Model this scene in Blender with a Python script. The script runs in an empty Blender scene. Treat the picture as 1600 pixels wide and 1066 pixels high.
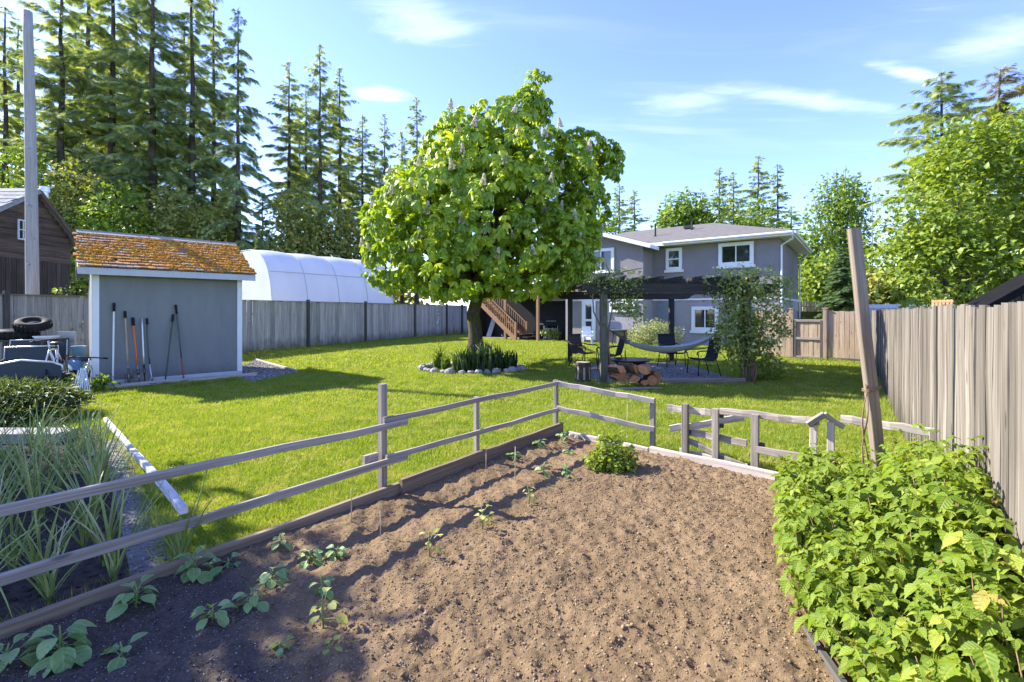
import bpy, math, random
import numpy as np
from mathutils import Vector, Matrix

random.seed(11)
rng = np.random.default_rng(11)
S = bpy.context.scene
COL = S.collection
R = math.radians

# ---------------------------------------------------------------- camera
F, H, HY = 740.0, 1.70, 487.0            # focal length and horizon row of a 1600 px wide frame, eye height
cam_data = bpy.data.cameras.new('camera')
cam_data.sensor_width = 36.0
cam_data.lens = F / 1600.0 * 36.0
cam_data.shift_y = -46.0 / 1600.0
cam_data.clip_start = 0.05
cam_data.clip_end = 3000.0
cam = bpy.data.objects.new('camera', cam_data)
COL.objects.link(cam)
cam.location = (0, 0, H)
cam.rotation_euler = (R(90), 0, 0)
S.camera = cam

# ---------------------------------------------------------------- light
SUN_EL = R(34.6)
SUN_AZ = math.atan2(-1.35, 0.53)         # clockwise from +Y
sun_dir = Vector((math.sin(SUN_AZ) * math.cos(SUN_EL), math.cos(SUN_AZ) * math.cos(SUN_EL), math.sin(SUN_EL)))
sd = bpy.data.lights.new('sun', 'SUN')
sd.energy = 3.85
sd.angle = R(0.5)
sd.color = (1.0, 0.945, 0.83)
sun = bpy.data.objects.new('sun', sd)
COL.objects.link(sun)
sun.rotation_euler = sun_dir.to_track_quat('Z', 'Y').to_euler()
sun.location = sun_dir * 80

W = bpy.data.worlds.new('World')
S.world = W
W.use_nodes = True
wn, wl = W.node_tree.nodes, W.node_tree.links
wn.clear()
w_out = wn.new('ShaderNodeOutputWorld')
w_bg = wn.new('ShaderNodeBackground')
w_bg.inputs['Strength'].default_value = 0.15
sky = wn.new('ShaderNodeTexSky')
sky.sky_type = 'NISHITA'
sky.sun_disc = False
sky.sun_elevation = SUN_EL
sky.sun_rotation = SUN_AZ
sky.altitude = 100
sky.air_density = 1.0
sky.dust_density = 0.1
sky.ozone_density = 6.5
# thin clouds on a plane far overhead, in plane coordinates (x/z, y/z)
tc = wn.new('ShaderNodeTexCoord')
sep = wn.new('ShaderNodeSeparateXYZ')
wl.new(tc.outputs['Generated'], sep.inputs[0])
def wmath(op, a, b=None, clamp=False):
    n = wn.new('ShaderNodeMath'); n.operation = op; n.use_clamp = clamp
    for i, v in enumerate((a, b)):
        if v is None: continue
        if isinstance(v, (int, float)): n.inputs[i].default_value = v
        else: wl.new(v, n.inputs[i])
    return n.outputs[0]
zc = wmath('MAXIMUM', sep.outputs['Z'], 0.03)
comb = wn.new('ShaderNodeCombineXYZ')
wl.new(wmath('DIVIDE', sep.outputs['X'], zc), comb.inputs[0])
wl.new(wmath('DIVIDE', sep.outputs['Y'], zc), comb.inputs[1])
plane = comb.outputs[0]
def wnoise(scale, detail, stretch, rot, dist=0.6):
    mp = wn.new('ShaderNodeMapping'); mp.inputs['Scale'].default_value = stretch
    mp.inputs['Rotation'].default_value = (0, 0, rot)
    wl.new(plane, mp.inputs[0])
    nz = wn.new('ShaderNodeTexNoise'); nz.inputs['Scale'].default_value = scale
    nz.inputs['Detail'].default_value = detail; nz.inputs['Distortion'].default_value = dist
    nz.inputs['Roughness'].default_value = 0.6
    wl.new(mp.outputs[0], nz.inputs['Vector'])
    return nz.outputs['Fac']
def wrange(v, a, b, c=0.0, d=1.0):
    n = wn.new('ShaderNodeMapRange'); n.interpolation_type = 'SMOOTHSTEP'
    n.inputs['From Min'].default_value = a; n.inputs['From Max'].default_value = b
    n.inputs['To Min'].default_value = c; n.inputs['To Max'].default_value = d
    wl.new(v, n.inputs['Value']); return n.outputs[0]
wisp_n = wnoise(1.6, 8, (0.35, 1.5, 1), R(14), 0.9)
veil = wrange(wnoise(0.55, 5, (0.5, 1.3, 1), R(18), 0.5), 0.52, 0.85, 0.0, 0.2)
wisps = wmath('MULTIPLY', wrange(wisp_n, 0.52, 0.85, 0.0, 0.25), wrange(wnoise(0.5, 2, (1, 1, 1), 0.3), 0.42, 0.62))
def puff(cx, cy, ang, sx, sy, amp):
    mp = wn.new('ShaderNodeMapping'); mp.vector_type = 'TEXTURE'
    mp.inputs['Location'].default_value = (cx, cy, 0)
    mp.inputs['Rotation'].default_value = (0, 0, ang)
    mp.inputs['Scale'].default_value = (sx, sy, 1)
    wl.new(plane, mp.inputs[0])
    ln = wn.new('ShaderNodeVectorMath'); ln.operation = 'LENGTH'
    wl.new(mp.outputs[0], ln.inputs[0])
    d = wmath('ADD', ln.outputs['Value'], wmath('MULTIPLY', wmath('SUBTRACT', wnoise(7, 6, (0.6, 1.4, 1), R(20)), 0.5), 1.5))
    return wrange(d, 1.15, -0.15, 0.0, amp)
def seg(x0, y0, x1, y1, w, amp):
    return puff((x0 + x1) / 2, (y0 + y1) / 2, math.atan2(y1 - y0, x1 - x0), math.hypot(x1 - x0, y1 - y0) / 2, w, amp)
def PL(px, py):
    return (px - 800) / (HY - py), F / (HY - py)
acc = wmath('ADD', veil, wisps)
for (xa, ya, xb, yb, w, amp) in ((545, 150, 640, 148, 0.085, 0.6), (1365, 100, 1475, 130, 0.06, 0.42),
                                 (1085, 128, 1430, 182, 0.10, 0.2), (560, 20, 760, 50, 0.16, 0.25),
                                 (1480, 60, 1640, 70, 0.2, 0.2), (980, 165, 1150, 160, 0.14, 0.2)):
    p, q = PL(xa, ya), PL(xb, yb)
    acc = wmath('ADD', acc, seg(p[0], p[1], q[0], q[1], w, amp))
mask = wmath('MULTIPLY', acc, wrange(sep.outputs['Z'], 0.02, 0.14), True)
mixc = wn.new('ShaderNodeMix'); mixc.data_type = 'RGBA'
wl.new(mask, mixc.inputs['Factor'])
hs = wn.new('ShaderNodeHueSaturation')
hs.inputs['Hue'].default_value = 0.523; hs.inputs['Saturation'].default_value = 1.02; hs.inputs['Value'].default_value = 0.98
wl.new(sky.outputs[0], hs.inputs['Color'])
wl.new(hs.outputs[0], mixc.inputs['A'])
mixc.inputs['B'].default_value = (5.0, 5.2, 5.7, 1)
wl.new(mixc.outputs['Result'], w_bg.inputs['Color'])
wl.new(w_bg.outputs[0], w_out.inputs[0])

S.view_settings.view_transform = 'Standard'
S.view_settings.look = 'None'
S.view_settings.exposure = 1.88
S.view_settings.gamma = 1.0
S.view_settings.use_curve_mapping = False
S.cycles.max_bounces = 10
S.cycles.diffuse_bounces = 6
S.cycles.transparent_max_bounces = 8
S.cycles.use_denoising = True

# ---------------------------------------------------------------- geometry of the place
UA = math.atan2(550, 740)                # the shed, the garden bed and the house share this heading
u = Vector((math.sin(UA), math.cos(UA), 0))
v = Vector((-math.cos(UA), math.sin(UA), 0))
UP = Vector((0, 0, 1))
def G(px, py, z=0.0):
    Y = F * (H - z) / (py - HY)
    return Vector(((px - 800) / F * Y, Y, z))
def PY(px, py, Y):
    return Vector(((px - 800) / F * Y, Y, H - (py - HY) / F * Y))
def on_line(p, d, px):
    """parameter along p + t d at bearing px"""
    k = (px - 800) / F
    return (k * p.y - p.x) / (d.x - k * d.y)

# ---------------------------------------------------------------- object helpers
WM = {}
I4 = Matrix.Identity(4)
def put(name, mesh, mats=None, parent=None, M=None, kind=None):
    o = bpy.data.objects.new(name, mesh)
    COL.objects.link(o)
    M = M or I4
    o.matrix_basis = M
    if parent is not None:
        o.parent = parent
        o.matrix_parent_inverse = WM[parent].inverted()
    WM[o] = M
    if mats is not None and mesh is not None and len(mesh.materials) == 0:
        for m in (mats if isinstance(mats, (list, tuple)) else [mats]):
            mesh.materials.append(m)
    if kind: o['kind'] = kind
    return o
def tag(o, label, cat, group=None, kind=None):
    o['label'] = label; o['category'] = cat
    if group: o['group'] = group
    if kind: o['kind'] = kind
    return o
def thing(name, label, cat, loc=(0, 0, 0), group=None):
    o = bpy.data.objects.new(name, None)
    COL.objects.link(o)
    o.empty_display_size = 0.1
    M = Matrix.Translation(Vector(loc))
    o.matrix_basis = M
    WM[o] = M
    return tag(o, label, cat, group)
def structure(o, label=None):
    o['kind'] = 'structure'
    if label: o['label'] = label
    return o
def kids(o):
    return [c for c in WM if c.parent is o]
def copy_tree(root, M, label, group=None, s=None):
    """copy a thing, its parts and sub-parts; M is the new matrix of the root"""
    r = root.copy(); COL.objects.link(r); r.matrix_basis = M; WM[r] = M
    r['label'] = label
    if group: r['group'] = group
    for c in list(kids(root)):
        k = c.copy(); COL.objects.link(k); k.parent = r
        k.matrix_parent_inverse = c.matrix_parent_inverse.copy(); WM[k] = I4
        for g in list(kids(c)):
            q = g.copy(); COL.objects.link(q); q.parent = k
            q.matrix_parent_inverse = g.matrix_parent_inverse.copy(); WM[q] = I4
    return r

class MB:
    def __init__(self): self.v = []; self.f = []; self.mi = []; self.cur = 0
    def add(self, vs, fs):
        o = len(self.v); self.v += [tuple(x) for x in vs]
        self.f += [tuple(i + o for i in f) for f in fs]; self.mi += [self.cur] * len(fs)
        return self
    def box(self, c, s, M=None):
        vs = []
        for z in (-.5, .5):
            for y in (-.5, .5):
                for x in (-.5, .5):
                    p = Vector((x * s[0], y * s[1], z * s[2]))
                    if M is not None: p = M @ p
                    vs.append(p + Vector(c))
        return self.add(vs, [(0, 2, 3, 1), (4, 5, 7, 6), (0, 1, 5, 4), (2, 6, 7, 3), (0, 4, 6, 2), (1, 3, 7, 5)])
    def bar(self, p0, p1, w, t, up=UP):
        p0, p1 = Vector(p0), Vector(p1)
        x = (p1 - p0).normalized()
        y = Vector(up).cross(x)
        if y.length < 1e-4: y = Vector((1, 0, 0)).cross(x)
        y.normalize(); z = x.cross(y)
        vs = [p + y * (a * w / 2) + z * (b * t / 2) for p in (p0, p1) for a, b in ((-1, -1), (1, -1), (1, 1), (-1, 1))]
        return self.add(vs, [(3, 2, 1, 0), (4, 5, 6, 7), (0, 1, 5, 4), (1, 2, 6, 5), (2, 3, 7, 6), (3, 0, 4, 7)])
    def tube(self, pts, rs, n=6, cap=True, jit=0.0):
        pts = [Vector(p) for p in pts]
        if isinstance(rs, (int, float)): rs = [rs] * len(pts)
        vs, fs = [], []
        y = None
        for i, p in enumerate(pts):
            d = (pts[min(i + 1, len(pts) - 1)] - pts[max(i - 1, 0)])
            d = d.normalized() if d.length > 1e-9 else UP
            if y is None:
                y = d.orthogonal().normalized()
            else:
                y = (y - d * y.dot(d))
                y = y.normalized() if y.length > 1e-6 else d.orthogonal().normalized()
            z = d.cross(y)
            for k in range(n):
                a = 2 * math.pi * k / n
                r = rs[i] * (1 + (random.uniform(-jit, jit) if jit else 0))
                vs.append(p + y * (math.cos(a) * r) + z * (math.sin(a) * r))
        for i in range(len(pts) - 1):
            for k in range(n):
                fs.append((i * n + k, i * n + (k + 1) % n, (i + 1) * n + (k + 1) % n, (i + 1) * n + k))
        if cap:
            fs.append(tuple(reversed(range(n)))); fs.append(tuple((len(pts) - 1) * n + k for k in range(n)))
        return self.add(vs, fs)
    def ring(self, c, ax, R0, r, n=20, m=6, arc=(0, 2 * math.pi)):
        c, ax = Vector(c), Vector(ax).normalized()
        a = ax.orthogonal().normalized(); b = ax.cross(a)
        full = abs(arc[1] - arc[0] - 2 * math.pi) < 1e-6
        vs, fs = [], []
        for i in range(n + (0 if full else 1)):
            t = arc[0] + (arc[1] - arc[0]) * i / n
            e = a * math.cos(t) + b * math.sin(t)
            for k in range(m):
                q = 2 * math.pi * k / m
                vs.append(c + e * (R0 + r * math.cos(q)) + ax * (r * math.sin(q)))
        N = n if full else n + 1
        for i in range(n):
            for k in range(m):
                fs.append((i * m + k, i * m + (k + 1) % m, ((i + 1) % N) * m + (k + 1) % m, ((i + 1) % N) * m + k))
        return self.add(vs, fs)
    def prism(self, poly, ext):
        """poly: planar loop of points, ext: extrusion vector"""
        n = len(poly); e = Vector(ext)
        vs = [Vector(p) for p in poly] + [Vector(p) + e for p in poly]
        fs = [tuple(reversed(range(n))), tuple(range(n, 2 * n))] + [(i, (i + 1) % n, n + (i + 1) % n, n + i) for i in range(n)]
        return self.add(vs, fs)
    def lathe(self, prof, c=(0, 0, 0), n=16):
        """prof: list of (r, z)"""
        vs, fs = [], []
        for r, z in prof:
            for k in range(n):
                a = 2 * math.pi * k / n
                vs.append((c[0] + r * math.cos(a), c[1] + r * math.sin(a), c[2] + z))
        for i in range(len(prof) - 1):
            for k in range(n):
                fs.append((i * n + k, i * n + (k + 1) % n, (i + 1) * n + (k + 1) % n, (i + 1) * n + k))
        fs.append(tuple(reversed(range(n)))); fs.append(tuple((len(prof) - 1) * n + k for k in range(n)))
        return self.add(vs, fs)
    def lump(self, c, s, n=8, m=5, jit=0.15, seed=None):
        r_ = random.Random(seed) if seed is not None else random
        vs, fs = [], []
        for i in range(1, m):
            t = math.pi * i / m
            for k in range(n):
                a = 2 * math.pi * k / n
                q = 1 + r_.uniform(-jit, jit)
                vs.append((c[0] + s[0] * math.sin(t) * math.cos(a) * q, c[1] + s[1] * math.sin(t) * math.sin(a) * q, c[2] + s[2] * math.cos(t) * q))
        top = len(vs); vs.append((c[0], c[1], c[2] + s[2])); bot = len(vs); vs.append((c[0], c[1], c[2] - s[2]))
        for i in range(m - 2):
            for k in range(n):
                fs.append((i * n + k, (i + 1) * n + k, (i + 1) * n + (k + 1) % n, i * n + (k + 1) % n))
        for k in range(n):
            fs.append((top, k, (k + 1) % n)); fs.append((bot, (m - 2) * n + (k + 1) % n, (m - 2) * n + k))
        return self.add(vs, fs)
    def mesh(self, name='m', smooth=False):
        me = bpy.data.meshes.new(name)
        me.from_pydata(self.v, [], self.f)
        if smooth: me.polygons.foreach_set('use_smooth', [True] * len(self.f))
        if any(self.mi): me.polygons.foreach_set('material_index', self.mi)
        me.update()
        return me
    def build(self, name, mats, parent=None, smooth=False, kind=None):
        return put(name, self.mesh(name, smooth), mats, parent, None, kind)

def frame_x(p0, p1, up=UP):
    """matrix whose X axis runs from p0 towards p1 and whose Z axis is close to up, origin p0"""
    x = (Vector(p1) - Vector(p0)).normalized()
    y = Vector(up).cross(x)
    if y.length < 1e-4: y = Vector((0, 1, 0)).cross(x)
    y.normalize(); z = x.cross(y)
    return Matrix(((x.x, y.x, z.x, p0[0]), (x.y, y.y, z.y, p0[1]), (x.z, y.z, z.z, p0[2]), (0, 0, 0, 1)))

def beam_mesh(L, w, t, segs=4, warp=0.004, bev=0.004):
    """a sawn timber along X with softened edges and a slight wander"""
    b = MB()
    sec = [(-w / 2 + bev, -t / 2), (w / 2 - bev, -t / 2), (w / 2, -t / 2 + bev), (w / 2, t / 2 - bev),
           (w / 2 - bev, t / 2), (-w / 2 + bev, t / 2), (-w / 2, t / 2 - bev), (-w / 2, -t / 2 + bev)]
    vs, fs = [], []
    for i in range(segs + 1):
        e = 0 if i in (0, segs) else 1
        dy, dz = random.uniform(-warp, warp) * e, random.uniform(-warp, warp) * e
        for (y, z) in sec: vs.append((L * i / segs, y + dy, z + dz))
    for i in range(segs):
        for k in range(8):
            fs.append((i * 8 + k, i * 8 + (k + 1) % 8, (i + 1) * 8 + (k + 1) % 8, (i + 1) * 8 + k))
    fs.append(tuple(reversed(range(8)))); fs.append(tuple(segs * 8 + k for k in range(8)))
    b.add(vs, fs)
    return b.mesh('timber')
def plank(name, p0, p1, w, t, mat, parent=None, up=UP, segs=4, warp=0.004, bev=0.004):
    """timber from p0 to p1; t is its size along up, w across"""
    L = (Vector(p1) - Vector(p0)).length
    return put(name, beam_mesh(L, w, t, segs, warp, bev), mat, parent, frame_x(p0, p1, up))

# ---------------------------------------------------------------- numpy mesh helpers
def mesh_np(name, V, T, rnd=None, smooth=False, lco=None):
    V = np.ascontiguousarray(V, dtype=np.float32); T = np.ascontiguousarray(T, dtype=np.int32)
    me = bpy.data.meshes.new(name)
    me.vertices.add(len(V)); me.vertices.foreach_set('co', V.ravel())
    k = T.shape[1]
    me.loops.add(T.size); me.loops.foreach_set('vertex_index', T.ravel())
    me.polygons.add(len(T)); me.polygons.foreach_set('loop_start', np.arange(0, T.size, k, dtype=np.int32))
    if smooth: me.polygons.foreach_set('use_smooth', np.ones(len(T), dtype=bool))
    if rnd is not None:
        at = me.attributes.new('rnd', 'FLOAT', 'POINT')
        at.data.foreach_set('value', np.ascontiguousarray(rnd, dtype=np.float32))
    if lco is not None:
        at = me.attributes.new('leafco', 'FLOAT_VECTOR', 'POINT')
        at.data.foreach_set('vector', np.ascontiguousarray(lco, dtype=np.float32).ravel())
    me.update(calc_edges=True)
    return me
def norm(a): return a / np.maximum(np.linalg.norm(a, axis=1, keepdims=True), 1e-9)
def frames(d, up):
    """(N,3,3) matrices: columns side, along d, normal near up"""
    d = norm(d); x = norm(np.cross(d, up)); z = np.cross(x, d)
    return np.stack([x, d, z], axis=2)
def scatter(V0, T0, Mx, P, sc, rnd):
    """copies of a template, one mesh: (verts, tris, rnd)"""
    n, m = len(P), len(V0)
    sc = np.asarray(sc, dtype=float)
    if sc.ndim == 1: sc = np.repeat(sc[:, None], 3, axis=1)
    A = np.einsum('nij,nmj->nmi', Mx, V0[None] * sc[:, None, :]) + P[:, None, :]
    T = T0[None] + (np.arange(n) * m)[:, None, None]
    return A.reshape(-1, 3), T.reshape(-1, T0.shape[1]), np.repeat(rnd, m)
class Cloud:
    def __init__(self): self.V, self.T, self.R, self.C, self.n = [], [], [], [], 0
    def add(self, V, T, Rn, C0=None):
        if C0 is not None: self.C.append(np.tile(C0, (len(V) // len(C0), 1)))
        self.V.append(V); self.T.append(T + self.n); self.R.append(Rn); self.n += len(V)
    def mesh(self, name, smooth=False):
        return mesh_np(name, np.concatenate(self.V), np.concatenate(self.T), np.concatenate(self.R), smooth, np.concatenate(self.C) if self.C else None)
def leaf_template(prof, fold=0.25, droop=0.25, wavy=0.0):
    """ovate leaf of unit length along +Y; prof: half widths at stations; returns V, T"""
    n = len(prof); V, T = [], []
    for i, w in enumerate(prof):
        s = i / (n - 1)
        z = -droop * s * s
        V += [(-w, s * (1 - 0.1 * droop), z + fold * w + wavy * (i % 2)), (0, s * (1 - 0.1 * droop), z), (w, s * (1 - 0.1 * droop), z + fold * w + wavy * ((i + 1) % 2))]
    for i in range(n - 1):
        a = 3 * i
        T += [(a, a + 1, a + 4), (a, a + 4, a + 3), (a + 1, a + 2, a + 5), (a + 1, a + 5, a + 4)]
    return np.array(V, float), np.array(T, int)
KITE = (np.array([(0, 0, 0), (0.5, 0.42, 0.06), (0, 1, -0.05), (-0.5, 0.42, 0.06)], float), np.array([(0, 1, 2), (0, 2, 3)]))
def _spray():
    V, T = [], []
    def tri(b, d, w):
        d = np.array(d, float); n = np.array((-d[1], d[0], 0)); n /= np.linalg.norm(n); k = len(V)
        V.extend([np.array(b) - n * w, np.array(b) + n * w, np.array(b) + d]); T.append((k, k + 1, k + 2))
    tri((0, 0, 0), (0, 1, -.08), .035)
    for y, l in ((.06, .40), (.22, .42), (.38, .38), (.54, .32), (.70, .24)):
        for s_ in (-1, 1): tri((0, y, -.05 * y), (s_ * l * .78, l * .75, -.12 * l), .038)
    return np.array(V), np.array(T)
SPRAY = _spray()
LEAF4 = (np.array([(0, 0, 0), (0.36, 0.38, 0.12), (0, 0.5, 0), (-0.36, 0.38, 0.12), (0, 1, -0.15)], float),
         np.array([(0, 1, 2), (0, 2, 3), (1, 4, 2), (2, 4, 3)]))
def hsh(ix, iy, seed):
    h = np.sin(ix * 127.1 + iy * 311.7 + seed * 74.7) * 43758.5453
    return h - np.floor(h)
def vnoise(x, y, seed=0):
    ix, iy = np.floor(x), np.floor(y); fx, fy = x - ix, y - iy
    fx = fx * fx * (3 - 2 * fx); fy = fy * fy * (3 - 2 * fy)
    a, b = hsh(ix, iy, seed), hsh(ix + 1, iy, seed); c, d = hsh(ix, iy + 1, seed), hsh(ix + 1, iy + 1, seed)
    return (a + (b - a) * fx) * (1 - fy) + (c + (d - c) * fx) * fy
def fbm(x, y, oct=4, seed=0):
    s, a, t = 0, 1, 0
    for o in range(oct):
        s = s + a * vnoise(x * 2 ** o, y * 2 ** o, seed + o * 13); t += a; a *= 0.5
    return s / t
def in_poly(x, y, poly):
    c = np.zeros(x.shape, bool); n = len(poly); j = n - 1
    for i in range(n):
        xi, yi, xj, yj = poly[i][0], poly[i][1], poly[j][0], poly[j][1]
        c ^= ((yi > y) != (yj > y)) & (x < (xj - xi) * (y - yi) / (yj - yi + 1e-12) + xi)
        j = i
    return c
# ---------------------------------------------------------------- materials
class NT:
    def __init__(self, name):
        self.m = bpy.data.materials.new(name); self.m.use_nodes = True
        self.n, self.l = self.m.node_tree.nodes, self.m.node_tree.links
        self.n.clear()
        self.out = self.n.new('ShaderNodeOutputMaterial')
        self.bs = self.n.new('ShaderNodeBsdfPrincipled')
        self.l.new(self.bs.outputs[0], self.out.inputs[0])
    def set(self, sock, val):
        if isinstance(val, bpy.types.NodeSocket): self.l.new(val, sock)
        else: sock.default_value = val
    def coord(self, which='Object', scale=(1, 1, 1), rnd=0.0):
        t = self.n.new('ShaderNodeTexCoord')
        mp = self.n.new('ShaderNodeMapping'); mp.inputs['Scale'].default_value = scale
        self.l.new(t.outputs[which], mp.inputs[0])
        if rnd:
            oi = self.n.new('ShaderNodeObjectInfo')
            mu = self.n.new('ShaderNodeVectorMath'); mu.operation = 'SCALE'
            cb = self.n.new('ShaderNodeCombineXYZ')
            for k in range(3): self.l.new(oi.outputs['Random'], cb.inputs[k])
            mu.inputs['Scale'].default_value = rnd
            self.l.new(cb.outputs[0], mu.inputs[0]); self.l.new(mu.outputs[0], mp.inputs['Location'])
        return mp.outputs[0]
    def world(self, scale=(1, 1, 1)):
        t = self.n.new('ShaderNodeNewGeometry')
        mp = self.n.new('ShaderNodeMapping'); mp.inputs['Scale'].default_value = scale
        self.l.new(t.outputs['Position'], mp.inputs[0]); return mp.outputs[0]
    def noise(self, vec, scale, detail=4, rough=0.55, dist=0.0):
        n = self.n.new('ShaderNodeTexNoise')
        n.inputs['Scale'].default_value = scale; n.inputs['Detail'].default_value = detail
        n.inputs['Roughness'].default_value = rough; n.inputs['Distortion'].default_value = dist
        self.l.new(vec, n.inputs['Vector']); return n.outputs['Fac']
    def vor(self, vec, scale, feat='F1', out='Distance'):
        n = self.n.new('ShaderNodeTexVoronoi'); n.feature = feat; n.inputs['Scale'].default_value = scale
        self.l.new(vec, n.inputs['Vector']); return n.outputs[out]
    def ramp(self, fac, stops):
        n = self.n.new('ShaderNodeValToRGB'); e = n.color_ramp.elements
        while len(e) < len(stops): e.new(0.5)
        for k, (p, c) in enumerate(stops):
            e[k].position = p; e[k].color = (c, c, c, 1) if isinstance(c, (int, float)) else (*c[:3], 1)
        self.l.new(fac, n.inputs[0]); return n.outputs[0]
    def mix(self, fac, a, b, mode='MIX'):
        n = self.n.new('ShaderNodeMix'); n.data_type = 'RGBA'; n.blend_type = mode
        self.set(n.inputs['Factor'], fac)
        self.set(n.inputs['A'], a if isinstance(a, bpy.types.NodeSocket) else (*a[:3], 1))
        self.set(n.inputs['B'], b if isinstance(b, bpy.types.NodeSocket) else (*b[:3], 1))
        return n.outputs['Result']
    def math(self, op, a, b=0.0):
        n = self.n.new('ShaderNodeMath'); n.operation = op
        self.set(n.inputs[0], a); self.set(n.inputs[1], b); return n.outputs[0]
    def rng(self, val, a, b, c=0.0, d=1.0):
        n = self.n.new('ShaderNodeMapRange')
        for s, x in (('From Min', a), ('From Max', b), ('To Min', c), ('To Max', d)): n.inputs[s].default_value = x
        self.l.new(val, n.inputs['Value']); return n.outputs[0]
    def attr(self, name='rnd'):
        n = self.n.new('ShaderNodeAttribute'); n.attribute_name = name; return n.outputs['Fac']
    def objrnd(self):
        return self.n.new('ShaderNodeObjectInfo').outputs['Random']
    def bump(self, h, strength=0.4, dist=0.01):
        n = self.n.new('ShaderNodeBump'); n.inputs['Strength'].default_value = strength
        n.inputs['Distance'].default_value = dist
        self.l.new(h, n.inputs['Height']); self.l.new(n.outputs[0], self.bs.inputs['Normal']); return n.outputs[0]
    def fin(self, col, rough=0.7, spec=0.3, metal=0.0, transl=0.0, tcol=None):
        self.set(self.bs.inputs['Base Color'], col if isinstance(col, bpy.types.NodeSocket) else (*col[:3], 1))
        self.set(self.bs.inputs['Roughness'], rough)
        self.bs.inputs['Specular IOR Level'].default_value = spec
        self.bs.inputs['Metallic'].default_value = metal
        if transl:
            t = self.n.new('ShaderNodeBsdfTranslucent')
            c = tcol if tcol is not None else col
            self.set(t.inputs['Color'], c if isinstance(c, bpy.types.NodeSocket) else (*c[:3], 1))
            mx = self.n.new('ShaderNodeMixShader'); mx.inputs[0].default_value = transl
            self.l.new(self.bs.outputs[0], mx.inputs[1]); self.l.new(t.outputs[0], mx.inputs[2])
            self.l.new(mx.outputs[0], self.out.inputs[0])
        return self.m
def sc(c, k): return tuple(min(1, x * k) for x in c[:3])

def plain(name, col, rough=0.6, spec=0.3, metal=0.0, var=0.12, scale=6, bump=0.0, bscale=60, objv=0.0):
    t = NT(name); vec = t.coord('Object', rnd=20)
    c = t.ramp(t.noise(vec, scale, 5, 0.6), [(0.3, sc(col, 1 - var)), (0.7, sc(col, 1 + var))])
    if objv: c = t.mix(1.0, c, t.ramp(t.objrnd(), [(0, 1 - objv), (1, 1.0)]), 'MULTIPLY')
    if bump: t.bump(t.noise(vec, bscale, 4), bump, 0.004)
    return t.fin(c, rough, spec, metal)

def wood(name, c_lo, c_hi, axis=0, fine=45, objv=0.35, stain=0.3, rough=0.85, knots=True, moss=None, foot=None):
    """weathered timber, grain along the given local axis"""
    t = NT(name)
    s = [fine] * 3; s[axis] = 1.1
    s2 = [6] * 3; s2[axis] = 0.8
    g = t.noise(t.coord('Object', s, rnd=31), 1.0, 6, 0.65, 0.4)
    b = t.noise(t.coord('Object', s2, rnd=17), 1.0, 4, 0.6, 0.3)
    c = t.ramp(g, [(0.28, c_lo), (0.5, tuple((a + q) / 2 for a, q in zip(c_lo, c_hi))), (0.72, c_hi)])
    c = t.mix(t.rng(b, 0.45, 0.75, 0, stain), c, sc(c_lo, 0.55))
    pale = t.noise(t.coord('Object', [x * 0.45 for x in s], rnd=9), 1.0, 3, 0.6)
    c = t.mix(t.rng(pale, 0.55, 0.75, 0, 0.45), c, sc(c_hi, 1.22))
    if knots:
        s3 = [5.5] * 3; s3[axis] = 1.9
        k = t.vor(t.coord('Object', s3, rnd=41), 1.0)
        c = t.mix(t.rng(k, 0.05, 0.11, 0.7, 0.0), c, sc(c_lo, 0.4))
    if moss:
        c = t.mix(t.rng(t.noise(t.coord('Object', rnd=5), 7, 5), 0.5, 0.68, 0, 0.8), c, moss)
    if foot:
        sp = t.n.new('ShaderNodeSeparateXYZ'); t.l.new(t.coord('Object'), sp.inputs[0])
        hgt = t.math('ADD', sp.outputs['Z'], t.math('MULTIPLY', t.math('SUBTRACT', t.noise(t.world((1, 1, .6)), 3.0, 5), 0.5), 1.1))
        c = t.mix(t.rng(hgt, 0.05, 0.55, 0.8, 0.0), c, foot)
    if objv:
        c = t.mix(1.0, c, t.ramp(t.objrnd(), [(0, 1 - objv), (1, 1.08)]), 'MULTIPLY')
    t.bump(g, 0.55, 0.004)
    return t.fin(c, rough, 0.2)

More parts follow.
